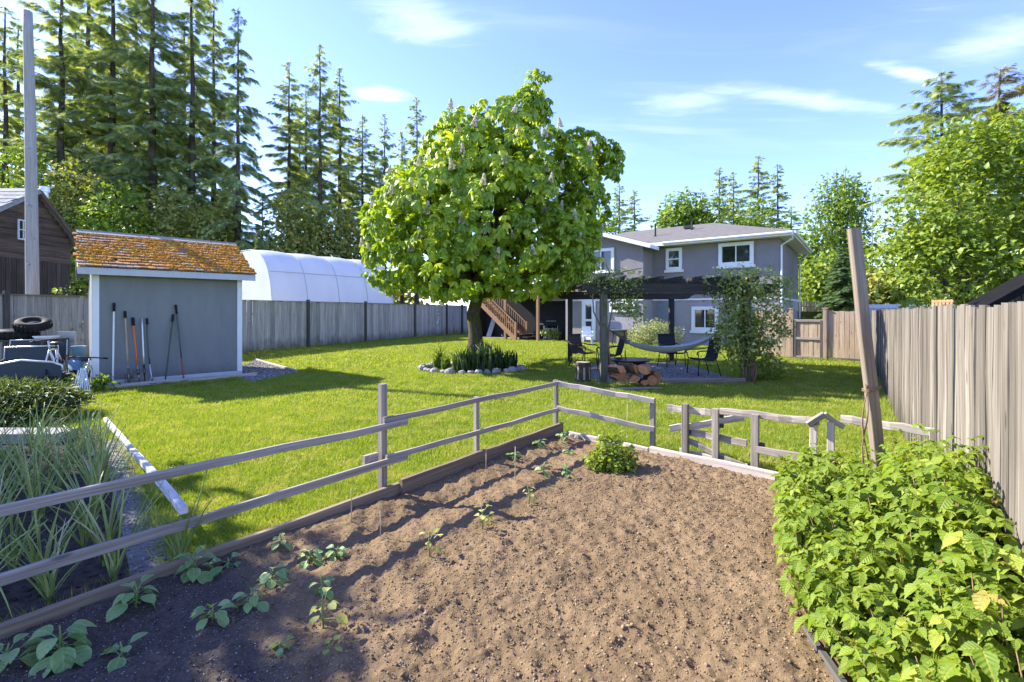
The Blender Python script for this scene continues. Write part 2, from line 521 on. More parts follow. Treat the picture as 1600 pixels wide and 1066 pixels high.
def foliage(name, stops, rough=0.5, spec=0.35, transl=0.35, tgain=1.5, patch=0.0, patch_scale=0.5):
    """leaf colour by the rnd attribute; the light through a leaf is yellower"""
    t = NT(name)
    c = t.ramp(t.attr(), stops)
    if patch:
        c = t.mix(t.rng(t.noise(t.world(), patch_scale, 3), 0.35, 0.65, 0, patch), c, t.mix(1.0, c, (0.62, 0.70, 0.55), 'MULTIPLY'))
    tc_ = t.mix(1.0, c, (min(tgain * 1.1, 2), tgain, tgain * 0.35), 'MULTIPLY')
    return t.fin(c, rough, spec, 0, transl, tc_)
def leafmat(name, stops, rough=0.45, spec=0.4, transl=0.35, own=True, freq=42.0, edge=None, gain=(1.7, 1.5, 0.5)):
    """a leaf with a pale midrib, side veins and quilted relief from its own coordinates"""
    t = NT(name)
    c = t.ramp(t.math('FRACT', t.math('ADD', t.objrnd(), t.attr())) if own else t.attr(), stops)
    a = t.n.new('ShaderNodeAttribute'); a.attribute_name = 'leafco'
    sp = t.n.new('ShaderNodeSeparateXYZ'); t.l.new(a.outputs['Vector'], sp.inputs[0])
    ax = t.math('ABSOLUTE', sp.outputs['X'])
    n = t.noise(a.outputs['Vector'], 7, 3)
    c = t.mix(t.rng(n, 0.4, 0.7, 0, 0.35), c, sc(stops[0][1], 0.85))
    wv = t.math('SINE', t.math('MULTIPLY', t.math('SUBTRACT', sp.outputs['Y'], t.math('MULTIPLY', ax, 0.9)), freq))
    c = t.mix(t.rng(wv, 0.80, 1.0, 0.0, 0.10), c, sc(stops[-1][1], 1.1))
    c = t.mix(t.rng(ax, 0.012, 0.03, 0.45, 0.0), c, sc(stops[-1][1], 1.2))
    if edge: c = t.mix(t.rng(ax, 0.27, 0.36, 0.0, 0.6), c, edge)
    t.bump(t.math('SUBTRACT', t.math('MULTIPLY', wv, -1.0), t.rng(ax, 0.0, 0.06, 1.2, 0.0)), 0.32, 0.004)
    return t.fin(c, rough, spec, 0, transl, t.mix(1.0, c, gain, 'MULTIPLY'))

M = {}
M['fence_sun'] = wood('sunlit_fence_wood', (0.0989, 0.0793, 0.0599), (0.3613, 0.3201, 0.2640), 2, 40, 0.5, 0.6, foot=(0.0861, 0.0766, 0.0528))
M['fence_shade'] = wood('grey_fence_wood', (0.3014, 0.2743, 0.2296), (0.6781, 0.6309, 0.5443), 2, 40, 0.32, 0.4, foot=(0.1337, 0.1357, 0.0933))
M['post_dark'] = wood('dark_post_wood', (0.06, 0.055, 0.05), (0.14, 0.125, 0.11), 0, 30, 0.2, 0.3)
M['post_tan'] = wood('tan_post_wood', (0.20, 0.14, 0.10), (0.40, 0.31, 0.24), 0, 36, 0.2, 0.3)
M['fence_back'] = wood('tan_fence_wood', (0.2687, 0.1877, 0.1238), (0.5376, 0.4105, 0.3011), 2, 40, 0.3, 0.3)
M['rail'] = wood('weathered_rail_wood', (0.1602, 0.1271, 0.0989), (0.4435, 0.3872, 0.3318), 0, 42, 0.25, 0.4)
M['rail_pale'] = wood('pale_rail_wood', (0.3064, 0.2475, 0.2027), (0.6381, 0.5630, 0.4888), 0, 42, 0.2, 0.3)
M['bed_board'] = wood('bed_board_wood', (0.1445, 0.0998, 0.0643), (0.3060, 0.2317, 0.1571), 0, 36, 0.2, 0.35)
M['stake'] = wood('leaning_stake_wood', (0.1469, 0.1111, 0.0809), (0.3083, 0.2582, 0.2021), 0, 38, 0.1, 0.35)
M['white_beam'] = wood('white_worn_beam', (0.40, 0.38, 0.36), (0.72, 0.70, 0.67), 0, 30, 0.1, 0.35)
M['pole'] = wood('utility_pole_wood', (0.2295, 0.2125, 0.1870), (0.3910, 0.3740, 0.3400), 2, 25, 0.1, 0.25, moss=None)
M['cedar'] = wood('cedar_wood', (0.26, 0.14, 0.075), (0.46, 0.28, 0.16), 0, 35, 0.2, 0.2)
M['cedar_z'] = wood('cedar_upright_wood', (0.26, 0.14, 0.075), (0.46, 0.28, 0.16), 2, 35, 0.2, 0.2)
M['pergola'] = wood('dark_pergola_wood', (0.028, 0.026, 0.022), (0.075, 0.07, 0.062), 0, 30, 0.2, 0.3)
M['pergola_post'] = wood('mossy_pergola_post', (0.07, 0.065, 0.045), (0.17, 0.16, 0.12), 0, 30, 0.2, 0.3, moss=(0.07, 0.085, 0.03))
M['barn'] = wood('barn_siding_wood', (0.0449, 0.0312, 0.0217), (0.1734, 0.1248, 0.0867), 0, 30, 0.35, 0.3)
M['barn_z'] = wood('barn_board_wood', (0.0324, 0.0245, 0.0179), (0.1080, 0.0811, 0.0587), 2, 30, 0.35, 0.3)
M['log_bark'] = plain('log_bark', (0.085, 0.06, 0.042), 0.95, 0.1, 0, 0.4, 14, 0.8, 50)
M['log_cut'] = wood('fresh_cut_wood', (0.34, 0.135, 0.06), (0.60, 0.29, 0.14), 0, 22, 0.45, 0.35)
M['stump_cut'] = wood('old_cut_wood', (0.27, 0.21, 0.14), (0.46, 0.40, 0.30), 0, 25, 0.1, 0.3)
M['barn_roof'] = plain('barn_shingle', (0.28, 0.28, 0.275), 0.9, 0.2, 0, 0.2, 5, 0.5, 40, 0.35)
M['white'] = plain('white_paint', (0.74, 0.745, 0.74), 0.5, 0.35, 0, 0.05, 3, 0.1, 30)
M['trim_grey'] = plain('pale_grey_paint', (0.50, 0.51, 0.51), 0.55, 0.3, 0, 0.08, 3, 0.15, 30)
M['black'] = plain('black_metal', (0.018, 0.018, 0.02), 0.4, 0.5, 0.0, 0.2, 8)
M['tar_roof'] = plain('tarred_roof', (0.012, 0.012, 0.012), 1.0, 0.03, 0, 0.3, 4)
M['charcoal'] = plain('charcoal_mesh_fabric', (0.035, 0.034, 0.036), 0.8, 0.2, 0, 0.2, 20, 0.3, 200)
M['brown_sling'] = plain('brown_sling_fabric', (0.075, 0.05, 0.042), 0.8, 0.2, 0, 0.15, 20, 0.3, 200)
M['slate_sling'] = plain('slate_sling_fabric', (0.0500, 0.0625, 0.0750), 0.75, 0.25, 0, 0.12, 14, 0.3, 160)
M['rubber'] = plain('rubber', (0.016, 0.016, 0.016), 0.8, 0.25, 0, 0.3, 12, 0.4, 60)
M['steel'] = plain('grey_steel', (0.36, 0.37, 0.38), 0.35, 0.5, 0.85, 0.12, 10)
M['alu'] = plain('pale_metal', (0.62, 0.63, 0.65), 0.35, 0.5, 0.5, 0.08, 10)
M['blade'] = plain('rusty_blade_steel', (0.13, 0.11, 0.10), 0.55, 0.4, 0.6, 0.4, 14)
M['white_plastic'] = plain('white_plastic', (0.72, 0.73, 0.74), 0.4, 0.4, 0, 0.05)
M['orange_paint'] = plain('orange_fibreglass', (0.66, 0.13, 0.025), 0.4, 0.45, 0, 0.1)
M['ash_handle'] = wood('ash_handle_wood', (0.30, 0.22, 0.14), (0.50, 0.40, 0.28), 2, 30, 0.1, 0.3, knots=False)
M['green_metal'] = plain('green_enamel', (0.055, 0.085, 0.07), 0.45, 0.4, 0.2, 0.15)
M['red_wood'] = plain('red_painted_handle', (0.34, 0.08, 0.05), 0.5, 0.35, 0, 0.2)
M['blue_plastic'] = plain('pale_blue_plastic', (0.1400, 0.2380, 0.3220), 0.45, 0.4, 0, 0.08)
M['lime_plastic'] = plain('lime_plastic', (0.42, 0.48, 0.05), 0.45, 0.4, 0, 0.08)
M['hammock'] = plain('grey_hammock_cloth', (0.40, 0.43, 0.40), 0.85, 0.15, 0, 0.12, 14, 0.3, 120)
M['yellow_strap'] = plain('yellow_webbing', (0.66, 0.46, 0.06), 0.7, 0.2, 0, 0.1)
M['rope'] = plain('pale_rope', (0.40, 0.35, 0.27), 0.9, 0.1, 0, 0.15)
M['bamboo'] = plain('bamboo_cane', (0.47, 0.36, 0.22), 0.6, 0.3, 0, 0.2, 10)
M['concrete'] = plain('concrete', (0.2720, 0.2618, 0.2516), 0.9, 0.2, 0, 0.12, 3, 0.3, 60)
M['stone'] = plain('border_stone', (0.38, 0.36, 0.33), 0.9, 0.2, 0, 0.3, 9, 0.6, 40, 0.4)
M['bark_fir'] = plain('fir_bark', (0.085, 0.068, 0.055), 0.95, 0.1, 0, 0.35, 3, 0.6, 9)
M['bark_grey'] = plain('grey_bark', (0.13, 0.115, 0.095), 0.95, 0.1, 0, 0.3, 5, 0.6, 14)
M['cane'] = plain('raspberry_cane', (0.20, 0.13, 0.085), 0.8, 0.2, 0, 0.3, 30)
M['stem_green'] = plain('green_stem', (0.15, 0.23, 0.05), 0.6, 0.3, 0, 0.2, 30)
t = NT('slate_blue_paint'); vec = t.world()
c = t.mix(t.rng(t.noise(t.world((1, 1, .25)), 2.2, 5, .65), .35, .7), (0.182, 0.188, 0.186), (0.222, 0.228, 0.224))
c = t.mix(t.rng(t.noise(t.world((6, 6, .35)), 3.0, 5, .7), .56, .75, 0, .35), c, (0.12, 0.13, 0.13))
sp = t.n.new('ShaderNodeSeparateXYZ'); t.l.new(t.world(), sp.inputs[0])
c = t.mix(t.rng(t.math('ADD', sp.outputs['Z'], t.math('MULTIPLY', t.noise(vec, 9, 5, .7), .5)), .28, .62, .75, 0), c, (0.11, 0.105, 0.09))
t.bump(t.noise(vec, 40, 4), .12, .004); M['shed_wall'] = t.fin(c, 0.65, 0.3)
M['ridge_board'] = wood('lichen_ridge_board', (0.28, 0.25, 0.20), (0.46, 0.43, 0.36), 0, 30, 0.2, 0.3)
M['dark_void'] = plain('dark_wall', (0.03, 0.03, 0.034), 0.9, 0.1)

# bark of the chestnut with moss on the weather side
t = NT('mossy_bark'); vec = t.coord('Object', (1, 1, 0.35))
nb = t.noise(vec, 16, 6, 0.65)
c = t.ramp(nb, [(0.3, (0.035, 0.026, 0.02)), (0.6, (0.11, 0.085, 0.065)), (0.8, (0.17, 0.14, 0.11))])
c = t.mix(t.rng(t.noise(t.coord('Object'), 3.5, 6), 0.47, 0.62, 0, 0.85), c, (0.085, 0.095, 0.018))
c = t.mix(t.rng(t.vor(t.coord('Object', (1, 1, 1.0)), 9.0), 0.07, 0.14, 0.8, 0.0), c, (0.46, 0.44, 0.38))
t.bump(nb, 0.9, 0.03); M['chestnut_bark'] = t.fin(c, 0.95, 0.1)

# house stucco
def stucco(name, col):
    t = NT(name); vec = t.world()
    n1 = t.noise(vec, 26, 4, 0.7)
    c = t.mix(t.rng(t.noise(vec, 0.8, 4), 0.3, 0.7), sc(col, 0.9), sc(col, 1.08))
    c = t.mix(t.rng(n1, 0.3, 0.7, 0, 0.35), c, sc(col, 0.75))
    t.bump(n1, 0.8, 0.02); return t.fin(c, 0.92, 0.15)
M['stucco'] = stucco('grey_stucco', (0.2570, 0.2346, 0.2405))
M['stucco_low'] = stucco('sunlit_grey_stucco', (0.3470, 0.3192, 0.3206))  # lower storey paler: sunlight put into the stucco colour
# asphalt shingle rows
t = NT('asphalt_shingle')
bt = t.n.new('ShaderNodeTexBrick'); t.l.new(t.coord('Generated', (1, 1, 1)), bt.inputs['Vector'])
vec = t.world()
n1 = t.noise(vec, 3.2, 5, 0.7); n2 = t.noise(vec, 45, 2)
c = t.ramp(n1, [(0.3, (0.135, 0.125, 0.112)), (0.7, (0.20, 0.185, 0.168))])
c = t.mix(t.rng(n2, 0.35, 0.65, 0, 0.5), c, (0.11, 0.105, 0.10))
sp = t.n.new('ShaderNodeSeparateXYZ'); t.l.new(t.world(), sp.inputs[0])
rowf = t.math('FRACT', t.math('MULTIPLY', sp.outputs['Z'], 21.0))
c = t.mix(t.rng(rowf, 0.0, 0.2, 0.45, 0.0), c, (0.07, 0.067, 0.064))
t.n.remove(bt)
M['roof'] = t.fin(c, 0.95, 0.15)
# shed shingles: grey cedar overgrown with orange moss
t = NT('mossy_shingle'); vec = t.coord('Object', (1, 1, 1), rnd=60)
g = t.noise(t.coord('Object', (40, 2, 40), rnd=33), 1, 5)
c = t.ramp(g, [(0.3, (0.15, 0.12, 0.11)), (0.7, (0.40, 0.36, 0.34))])
ms = t.noise(t.world(), 2.6, 6, 0.75)
mc = t.ramp(t.noise(t.world(), 9, 5), [(0.3, (0.34, 0.12, 0.014)), (0.55, (0.50, 0.21, 0.025)), (0.75, (0.55, 0.31, 0.06))])
c = t.mix(t.rng(ms, 0.42, 0.56, 0.0, 0.92), c, mc)
c = t.mix(1.0, c, t.ramp(t.objrnd(), [(0, 0.62), (1, 1.1)]), 'MULTIPLY')
t.bump(t.noise(vec, 40, 4), 0.6, 0.01); M['shingle'] = t.fin(c, 0.95, 0.1)
t = NT('orange_moss')
c = t.ramp(t.attr(), [(0.0, (0.32, 0.105, 0.012)), (0.5, (0.52, 0.215, 0.022)), (0.85, (0.58, 0.32, 0.045)), (1.0, (0.28, 0.26, 0.04))])
M['moss'] = t.fin(c, 1.0, 0.05)
# greenhouse film
t = NT('greenhouse_film'); n1 = t.noise(t.coord('Object', (1, 1, 0.4)), 1.3, 4)
c = t.ramp(n1, [(0.3, (0.70, 0.72, 0.76)), (0.7, (0.80, 0.81, 0.84))])
t.bump(n1, 0.3, 0.1); M['film'] = t.fin(c, 0.42, 0.4, 0, 0.35, (0.75, 0.78, 0.82))
# glass
t = NT('window_glass'); M['glass'] = t.fin(t.ramp(t.noise(t.coord('Object'), 1.4, 2), [(0.35, (0.012, 0.015, 0.016)), (0.7, (0.045, 0.05, 0.05))]), 0.04, 0.9)
t = NT('barn_glass'); M['glass_dark'] = t.fin((0.01, 0.01, 0.012), 0.15, 0.5)

# ground
t = NT('lawn_turf'); vec = t.world()
n0 = t.noise(vec, 0.32, 4, 0.6); n1 = t.noise(vec, 2.3, 5, 0.65); n2 = t.noise(vec, 38, 3, 0.7)
c = t.ramp(n1, [(0.3, (0.11, 0.15, 0.016)), (0.52, (0.18, 0.22, 0.022)), (0.72, (0.27, 0.26, 0.05))])
c = t.mix(t.rng(n0, 0.4, 0.65, 0, 0.5), c, (0.23, 0.25, 0.026))
c = t.mix(t.rng(n2, 0.35, 0.7, 0.55, 0.0), c, (0.07, 0.095, 0.012))
t.bump(n2, 0.7, 0.03); M['lawn'] = t.fin(c, 0.95, 0.1)
def grass_mat(name, k):
    t = NT(name); vec = t.world()
    n0 = t.noise(vec, 0.32, 4, 0.6); n1 = t.noise(vec, 2.3, 5, 0.65); n3 = t.noise(vec, 7.0, 4, 0.6)
    c = t.ramp(t.attr(), [(0.0, (0.13, 0.185, 0.016)), (0.45, (0.22, 0.275, 0.022)), (0.8, (0.30, 0.33, 0.032)), (0.93, (0.36, 0.33, 0.07)), (1.0, (0.46, 0.38, 0.17))])
    c = t.mix(t.rng(n1, 0.48, 0.66, 0, 0.8), c, (0.42, 0.36, 0.10))
    c = t.mix(t.rng(n3, 0.50, 0.68, 0, 0.7), c, (0.115, 0.185, 0.02))
    c = t.mix(t.rng(n0, 0.4, 0.65, 0, 0.35), c, (0.29, 0.32, 0.03))
    c = t.mix(1.0, c, (k * 1.03, k * 1.12, k * 1.5), 'MULTIPLY')
    return t.fin(c, 0.55, 0.25, 0, 0.4, t.mix(1.0, c, (1.6, 1.5, 0.5), 'MULTIPLY'))
M['grass'] = grass_mat('grass_blade', 1.0)
t = NT('meadow'); vec = t.world()
c = t.ramp(t.noise(vec, 0.5, 6, 0.7), [(0.3, (0.05, 0.065, 0.015)), (0.7, (0.13, 0.12, 0.04))])
M['field'] = t.fin(c, 1.0, 0.05)
def soil_mat(name, lo, hi, fleck):
    t = NT(name); vec = t.world()
    n1 = t.noise(vec, 1.1, 5, 0.6); n2 = t.noise(vec, 55, 5, 0.7); n3 = t.noise(vec, 9, 4)
    c = t.mix(t.rng(n1, 0.3, 0.7), lo, hi)
    c = t.mix(t.rng(n2, 0.3, 0.7, 0.55, 0), c, sc(lo, 0.5))
    c = t.mix(t.rng(n3, 0.5, 0.75, 0, 0.35), c, sc(hi, 1.15))
    c = t.mix(t.rng(t.noise(vec, 1.9, 6, 0.7, 0.8), 0.54, 0.70, 0, 0.65), c, sc(lo, 0.62))
    sp = t.n.new('ShaderNodeSeparateXYZ'); t.l.new(vec, sp.inputs[0])
    # peaty compost tone, with the lower-left cast shade painted in along its edge
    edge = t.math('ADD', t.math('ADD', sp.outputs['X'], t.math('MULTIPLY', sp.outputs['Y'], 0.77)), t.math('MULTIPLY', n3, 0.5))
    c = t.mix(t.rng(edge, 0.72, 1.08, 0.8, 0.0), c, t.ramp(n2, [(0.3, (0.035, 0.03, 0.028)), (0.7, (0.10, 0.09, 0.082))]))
    t.bump(n2, 0.9, 0.012); return t.fin(c, 1.0, 0.08)
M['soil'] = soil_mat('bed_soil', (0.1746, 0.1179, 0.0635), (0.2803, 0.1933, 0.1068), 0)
M['onion_soil'] = plain('peaty_soil', (0.055, 0.045, 0.038), 1.0, 0.05, 0, 0.5, 18, 1.0, 60)
M['gravel'] = plain('grey_gravel', (0.255, 0.24, 0.215), 0.95, 0.15, 0, 0.35, 30, 1.0, 90)
t = NT('gravel_stone'); M['gravel_stone'] = t.fin(t.ramp(t.attr(), [(0, (0.09, 0.085, 0.08)), (0.5, (0.23, 0.215, 0.195)), (1, (0.44, 0.41, 0.37))]), 0.9, 0.2)
t = NT('soil_crumb'); vec = t.world(); n3 = t.noise(vec, 9, 4)
c = t.ramp(t.attr(), [(0, (0.145, 0.097, 0.055)), (0.6, (0.235, 0.165, 0.098)), (1, (0.32, 0.235, 0.148))])
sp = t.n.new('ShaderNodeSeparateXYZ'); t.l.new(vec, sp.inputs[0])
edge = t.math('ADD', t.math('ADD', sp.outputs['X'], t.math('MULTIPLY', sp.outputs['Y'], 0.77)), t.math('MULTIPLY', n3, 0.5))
c = t.mix(t.rng(edge, 0.72, 1.08, 0.85, 0.0), c, t.ramp(t.attr(), [(0, (0.03, 0.026, 0.024)), (0.8, (0.10, 0.09, 0.08)), (1, (0.2, 0.19, 0.18))]))  # same compost tone and painted shade on the crumbs
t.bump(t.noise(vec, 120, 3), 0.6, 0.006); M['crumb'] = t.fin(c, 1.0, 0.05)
t = NT('perlite'); M['perlite'] = t.fin((0.40, 0.39, 0.37), 0.9, 0.2)

# leaves
M['fir'] = foliage('fir_needles', [(0, (0.1180, 0.1912, 0.1000)), (0.5, (0.2684, 0.3612, 0.1624)), (0.85, (0.4562, 0.5312, 0.2125)), (1, (0.6440, 0.6375, 0.2813))], 0.6, 0.25, 0.45, 1.4)
M['cedar_leaf'] = foliage('cedar_sprays', [(0, (0.0390, 0.0878, 0.0355)), (0.6, (0.1073, 0.1852, 0.0634)), (1, (0.2145, 0.2730, 0.0888))], 0.6, 0.3, 0.2)
M['fir_warm'] = foliage('warm_fir_needles', [(0, (0.1134, 0.1134, 0.0454)), (0.5, (0.2268, 0.2142, 0.0756)), (1, (0.3780, 0.3276, 0.1134))], 0.6, 0.3, 0.22)
M['chestnut'] = leafmat('chestnut_foliage', [(0, (0.0968, 0.1959, 0.0172)), (0.4, (0.2144, 0.3461, 0.0246)), (0.75, (0.3595, 0.4831, 0.0369)), (1, (0.5531, 0.6007, 0.0614))], 0.38, 0.45, 0.38, False, 60.0)
M['maple'] = foliage('maple_leaves', [(0, (0.1218, 0.2035, 0.0245)), (0.5, (0.2147, 0.3013, 0.0384)), (1, (0.3435, 0.4068, 0.0787))], 0.45, 0.4, 0.38, 1.4)
M['bush'] = foliage('bush_leaves', [(0, (0.0931, 0.1786, 0.0186)), (0.5, (0.1708, 0.2716, 0.0310)), (1, (0.2950, 0.3571, 0.0544))], 0.5, 0.35, 0.35)
M['under'] = foliage('undergrowth_leaves', [(0, (0.0967, 0.1520, 0.0331)), (0.5, (0.2210, 0.2625, 0.0607)), (1, (0.4420, 0.3730, 0.0967))], 0.6, 0.3, 0.3)
M['vine'] = foliage('vine_leaves', [(0, (0.0997, 0.1450, 0.0290)), (0.5, (0.2085, 0.2719, 0.0544)), (0.85, (0.3625, 0.4078, 0.1087)), (1, (0.7612, 0.7069, 0.4713))], 0.5, 0.25, 0.32)
M['pale_shrub'] = foliage('variegated_leaves', [(0, (0.1296, 0.1728, 0.0576)), (0.5, (0.2880, 0.3312, 0.1440)), (1, (0.6048, 0.6192, 0.3888))], 0.55, 0.3, 0.3)
M['juniper'] = foliage('juniper_sprays', [(0, (0.0455, 0.0780, 0.0260)), (0.5, (0.0975, 0.1495, 0.0455)), (1, (0.1820, 0.2275, 0.0845))], 0.6, 0.3, 0.2)
M['round_bush'] = foliage('round_bush_leaves', [(0, (0.11, 0.18, 0.02)), (0.5, (0.20, 0.28, 0.03)), (1, (0.34, 0.38, 0.06))], 0.5, 0.35, 0.35)
M['rasp'] = leafmat('raspberry_foliage', [(0, (0.10, 0.18, 0.014)), (0.4, (0.17, 0.255, 0.02)), (0.8, (0.235, 0.32, 0.03)), (0.97, (0.34, 0.39, 0.06)), (1, (0.36, 0.26, 0.07))], 0.5, 0.25, 0.36, False, 40.0)
M['rasp_leaf'] = leafmat('raspberry_leaf', [(0, (0.10, 0.18, 0.014)), (0.4, (0.17, 0.255, 0.02)), (0.8, (0.235, 0.32, 0.03)), (0.97, (0.34, 0.39, 0.06)), (1, (0.36, 0.26, 0.07))], 0.5, 0.25, 0.36, True, 40.0)
M['chest_leaf'] = leafmat('chestnut_leaf', [(0, (0.0968, 0.1959, 0.0172)), (0.4, (0.2144, 0.3461, 0.0246)), (0.75, (0.3595, 0.4831, 0.0369)), (1, (0.5531, 0.6007, 0.0614))], 0.38, 0.45, 0.38, True, 60.0)
M['potato'] = leafmat('young_plant_leaf', [(0, (0.1380, 0.2415, 0.0690)), (0.5, (0.2070, 0.3277, 0.0978)), (1, (0.2990, 0.4140, 0.1495))], 0.45, 0.35, 0.22, True, 34.0, (0.3450, 0.4600, 0.2300))
t = NT('onion_leaf'); oz = t.coord('Object')
sp = t.n.new('ShaderNodeSeparateXYZ'); t.l.new(oz, sp.inputs[0])
c = t.ramp(t.objrnd(), [(0, (0.20, 0.28, 0.085)), (0.5, (0.29, 0.37, 0.105)), (0.88, (0.37, 0.43, 0.13)), (1, (0.52, 0.48, 0.30))])
c = t.mix(t.rng(sp.outputs['Z'], 0.0, 0.22, 0.75, 0.0), c, (0.36, 0.42, 0.16))
M['onion'] = t.fin(c, 0.42, 0.35, 0, 0.2, t.mix(1.0, c, (1.5, 1.4, 0.6), 'MULTIPLY'))
M['onion_dry'] = plain('dry_onion_leaf', (0.42, 0.37, 0.24), 0.8, 0.2)
M['seedling'] = leafmat('pale_seedling_leaf', [(0, (0.30, 0.38, 0.07)), (1, (0.48, 0.50, 0.16))], 0.5, 0.3, 0.35)
M['pale_leaf'] = leafmat('blanched_leaf', [(0, (0.55, 0.60, 0.45)), (1, (0.7, 0.72, 0.6))], 0.5, 0.3, 0.3)
M['iris'] = foliage('iris_blades', [(0, (0.04, 0.085, 0.03)), (0.5, (0.075, 0.13, 0.045)), (1, (0.14, 0.20, 0.06))], 0.45, 0.4, 0.25)
M['iris_lime'] = foliage('daylily_blades', [(0, (0.09, 0.16, 0.015)), (1, (0.19, 0.25, 0.03))], 0.45, 0.4, 0.3)
t = NT('chestnut_flower'); M['flower'] = t.fin(t.ramp(t.attr(), [(0, (0.50, 0.43, 0.30)), (0.5, (0.80, 0.76, 0.64)), (1, (0.86, 0.80, 0.70))]), 0.7, 0.2, 0, 0.5, (0.85, 0.8, 0.6))
# ================================================================ ground
def sheet(name, poly, z, mat, label=None):
    b = MB(); b.add([(p[0], p[1], z) for p in poly], [tuple(range(len(poly)))])
    o = b.build(name, mat); return structure(o, label)
sheet('ground', [(-900, -300), (900, -300), (900, 1500), (-900, 1500)], -0.03, M['field'])
# bed outline
Kc = Vector((0.65, 6.42, 0)); db = Vector((0.6225, 0.7826, 0)); nb_ = Vector((0.7826, -0.6225, 0))
def bl(t, off=0.0, z=0.0):
    p = Kc - db * t + nb_ * off
    return Vector((p.x, p.y, z))
Fc = G(1212, 757)
bed_poly = [Kc, Fc, Vector((1.62, 2.3, 0)), Vector((1.2, 0.9, 0)), Vector((-1.2, 0.4, 0)), bl(6.9)]
# fences' ground lines
th = math.atan2(528, 740)
fr_d = Vector((math.sin(th), math.cos(th), 0)); fr_n = Vector((math.cos(th), -math.sin(th), 0))
FR0 = fr_n * 0.60
CORN = FR0 + fr_d * 19.7
BK1 = G(1205, 558); bk_d = (BK1 - CORN).normalized(); BKL = (BK1 - CORN).length
LF0 = G(377, 552); LF1 = G(725, 521); lf_d = (LF1 - LF0).normalized()
lawn_poly = [(-16, -2), tuple((LF0 - lf_d * 14)[:2]), tuple((LF1 + lf_d * 3)[:2]), (6, 40), (22, 30), tuple((CORN + Vector((.3, .3, 0)))[:2]), tuple((FR0 - fr_d * 3)[:2])]
sheet('lawn', lawn_poly, -0.012, M['lawn'])
sheet('road', [(14, 60), (80, 44), (80, 47), (14, 63)], -0.02, M['concrete'])
# hard surfaces
patio_poly = [G(735, 527), G(735, 519), G(1130, 521), Vector((10.6, 23.2, 0)), G(1110, 541), G(1000, 535), G(930, 533)]
sheet('patio', patio_poly, 0.012, M['concrete'])
PF = [Vector((2.19, 11.33, 0)), Vector((5.68, 11.5, 0)), Vector((5.45, 16.2, 0)), Vector((1.96, 16.0, 0))]   # pergola posts
seat_poly = [PF[0] + Vector((-.1, -.15, 0)), PF[1] + Vector((0, -.12, 0)), PF[2] + Vector((.1, -.4, 0)), PF[3] + Vector((0, -.9, 0))]
sheet('gravel_seating_area', seat_poly, 0.008, M['gravel'])
SHA = R(47.0); su = Vector((math.sin(SHA), math.cos(SHA), 0)); sv = Vector((-math.cos(SHA), math.sin(SHA), 0))
SA = G(377, 587); SA0 = SA - su * 2.95                          # shed front wall, right and left foot
shed_gravel = [SA + sv * 0.4, SA + sv * 1.6 + su * 0.2, G(399, 563), G(464, 582), G(395, 597), G(375, 592)]
sheet('gravel_strip', shed_gravel, 0.008, M['gravel'])
path_poly = [G(158, 690), G(196, 690), G(276, 892), G(205, 905)]
sheet('path', path_poly, 0.010, plain('cement_path', (0.17, 0.16, 0.145), 0.95, 0.15, 0, 0.3, 9, 0.8, 40))
onion_poly = [G(-260, 672), G(150, 672), G(205, 905), bl(3.95, -.03), bl(6.6, -.03), Vector((-7.5, 2.6, 0))]
sheet('onion_bed', onion_poly, 0.014, M['onion_soil'])
b = MB(); b.bar(G(-130, 690) + UP * .07, G(104, 690) + UP * .07, 0.34, 0.14)
structure(b.build('concrete_kerb', M['concrete']))
junk_poly = [SA0 + Vector((.1, -.5, 0)), SA0 + sv * 1.5, SA0 + sv * 3 - su * 4, Vector((-13, 8.2, 0)), Vector((-9.2, 8.9, 0))]
sheet('bare_earth', junk_poly, 0.006, M['onion_soil'])

# garden soil, worked and crumbly
xs = np.arange(-4.2, 2.9, 0.016); ys = np.arange(0.4, 6.6, 0.016)
X, Y = np.meshgrid(xs, ys)
def soil_h(x, y):
    h = 0.055 + 0.05 * (fbm(x * 1.3, y * 1.3, 3, 3) - 0.5)
    h = h + 0.034 * (fbm(x * 7, y * 7, 3, 7) - 0.5) + 0.015 * (vnoise(x * 21, y * 21, 21) - .5) * (.35 + vnoise(x * 2.2, y * 2.2, 4))
    h = h + 0.016 * (vnoise(x * 37, y * 37, 5) - 0.5) * (.3 + vnoise(x * 1.7 + 3, y * 1.7, 6)) + .013 * vnoise(x * 61, y * 61, 8)
    # raked strokes across the middle
    ph = x * 5.5 + y * 2.2 + 2.2 * fbm(x * 1.1, y * 1.1, 3, 14)
    h = h + .009 * np.sin(ph * 5.2) * vnoise(x * 1.1 + 5, y * 1.1, 15)
    # hoed rows along the left-hand board
    t = (x - Kc.x) * nb_.x + (y - Kc.y) * nb_.y
    h = h + np.where((t < 1.5), 0.015 * np.sin(t * 9.5) * np.clip((1.5 - t) * 2, 0, 1), 0)
    for (a, c, r, d) in ((0.52, 2.85, .10, .05), (0.62, 2.72, .09, .05), (0.95, 3.5, .12, .03), (-.55, 3.05, .05, .05), (-.42, 2.35, .06, .06), (-.02, 2.95, .05, .05), (.3, 2.3, .14, .03)):
        h = h - .5 * d * np.exp(-((x - a) ** 2 + (y - c) ** 2) / r ** 2)
    return h
Z = soil_h(X, Y)
ins = in_poly(X, Y, bed_poly)
idx = -np.ones(X.shape, int)
use = ins[:-1, :-1] & ins[1:, :-1] & ins[:-1, 1:] & ins[1:, 1:]
keep = np.zeros(X.shape, bool)
for a in (slice(0, -1), slice(1, None)):
    for c_ in (slice(0, -1), slice(1, None)): keep[a, c_] |= use
idx[keep] = np.arange(keep.sum())
q = np.stack([idx[:-1, :-1], idx[:-1, 1:], idx[1:, 1:], idx[1:, :-1]], -1)[use]
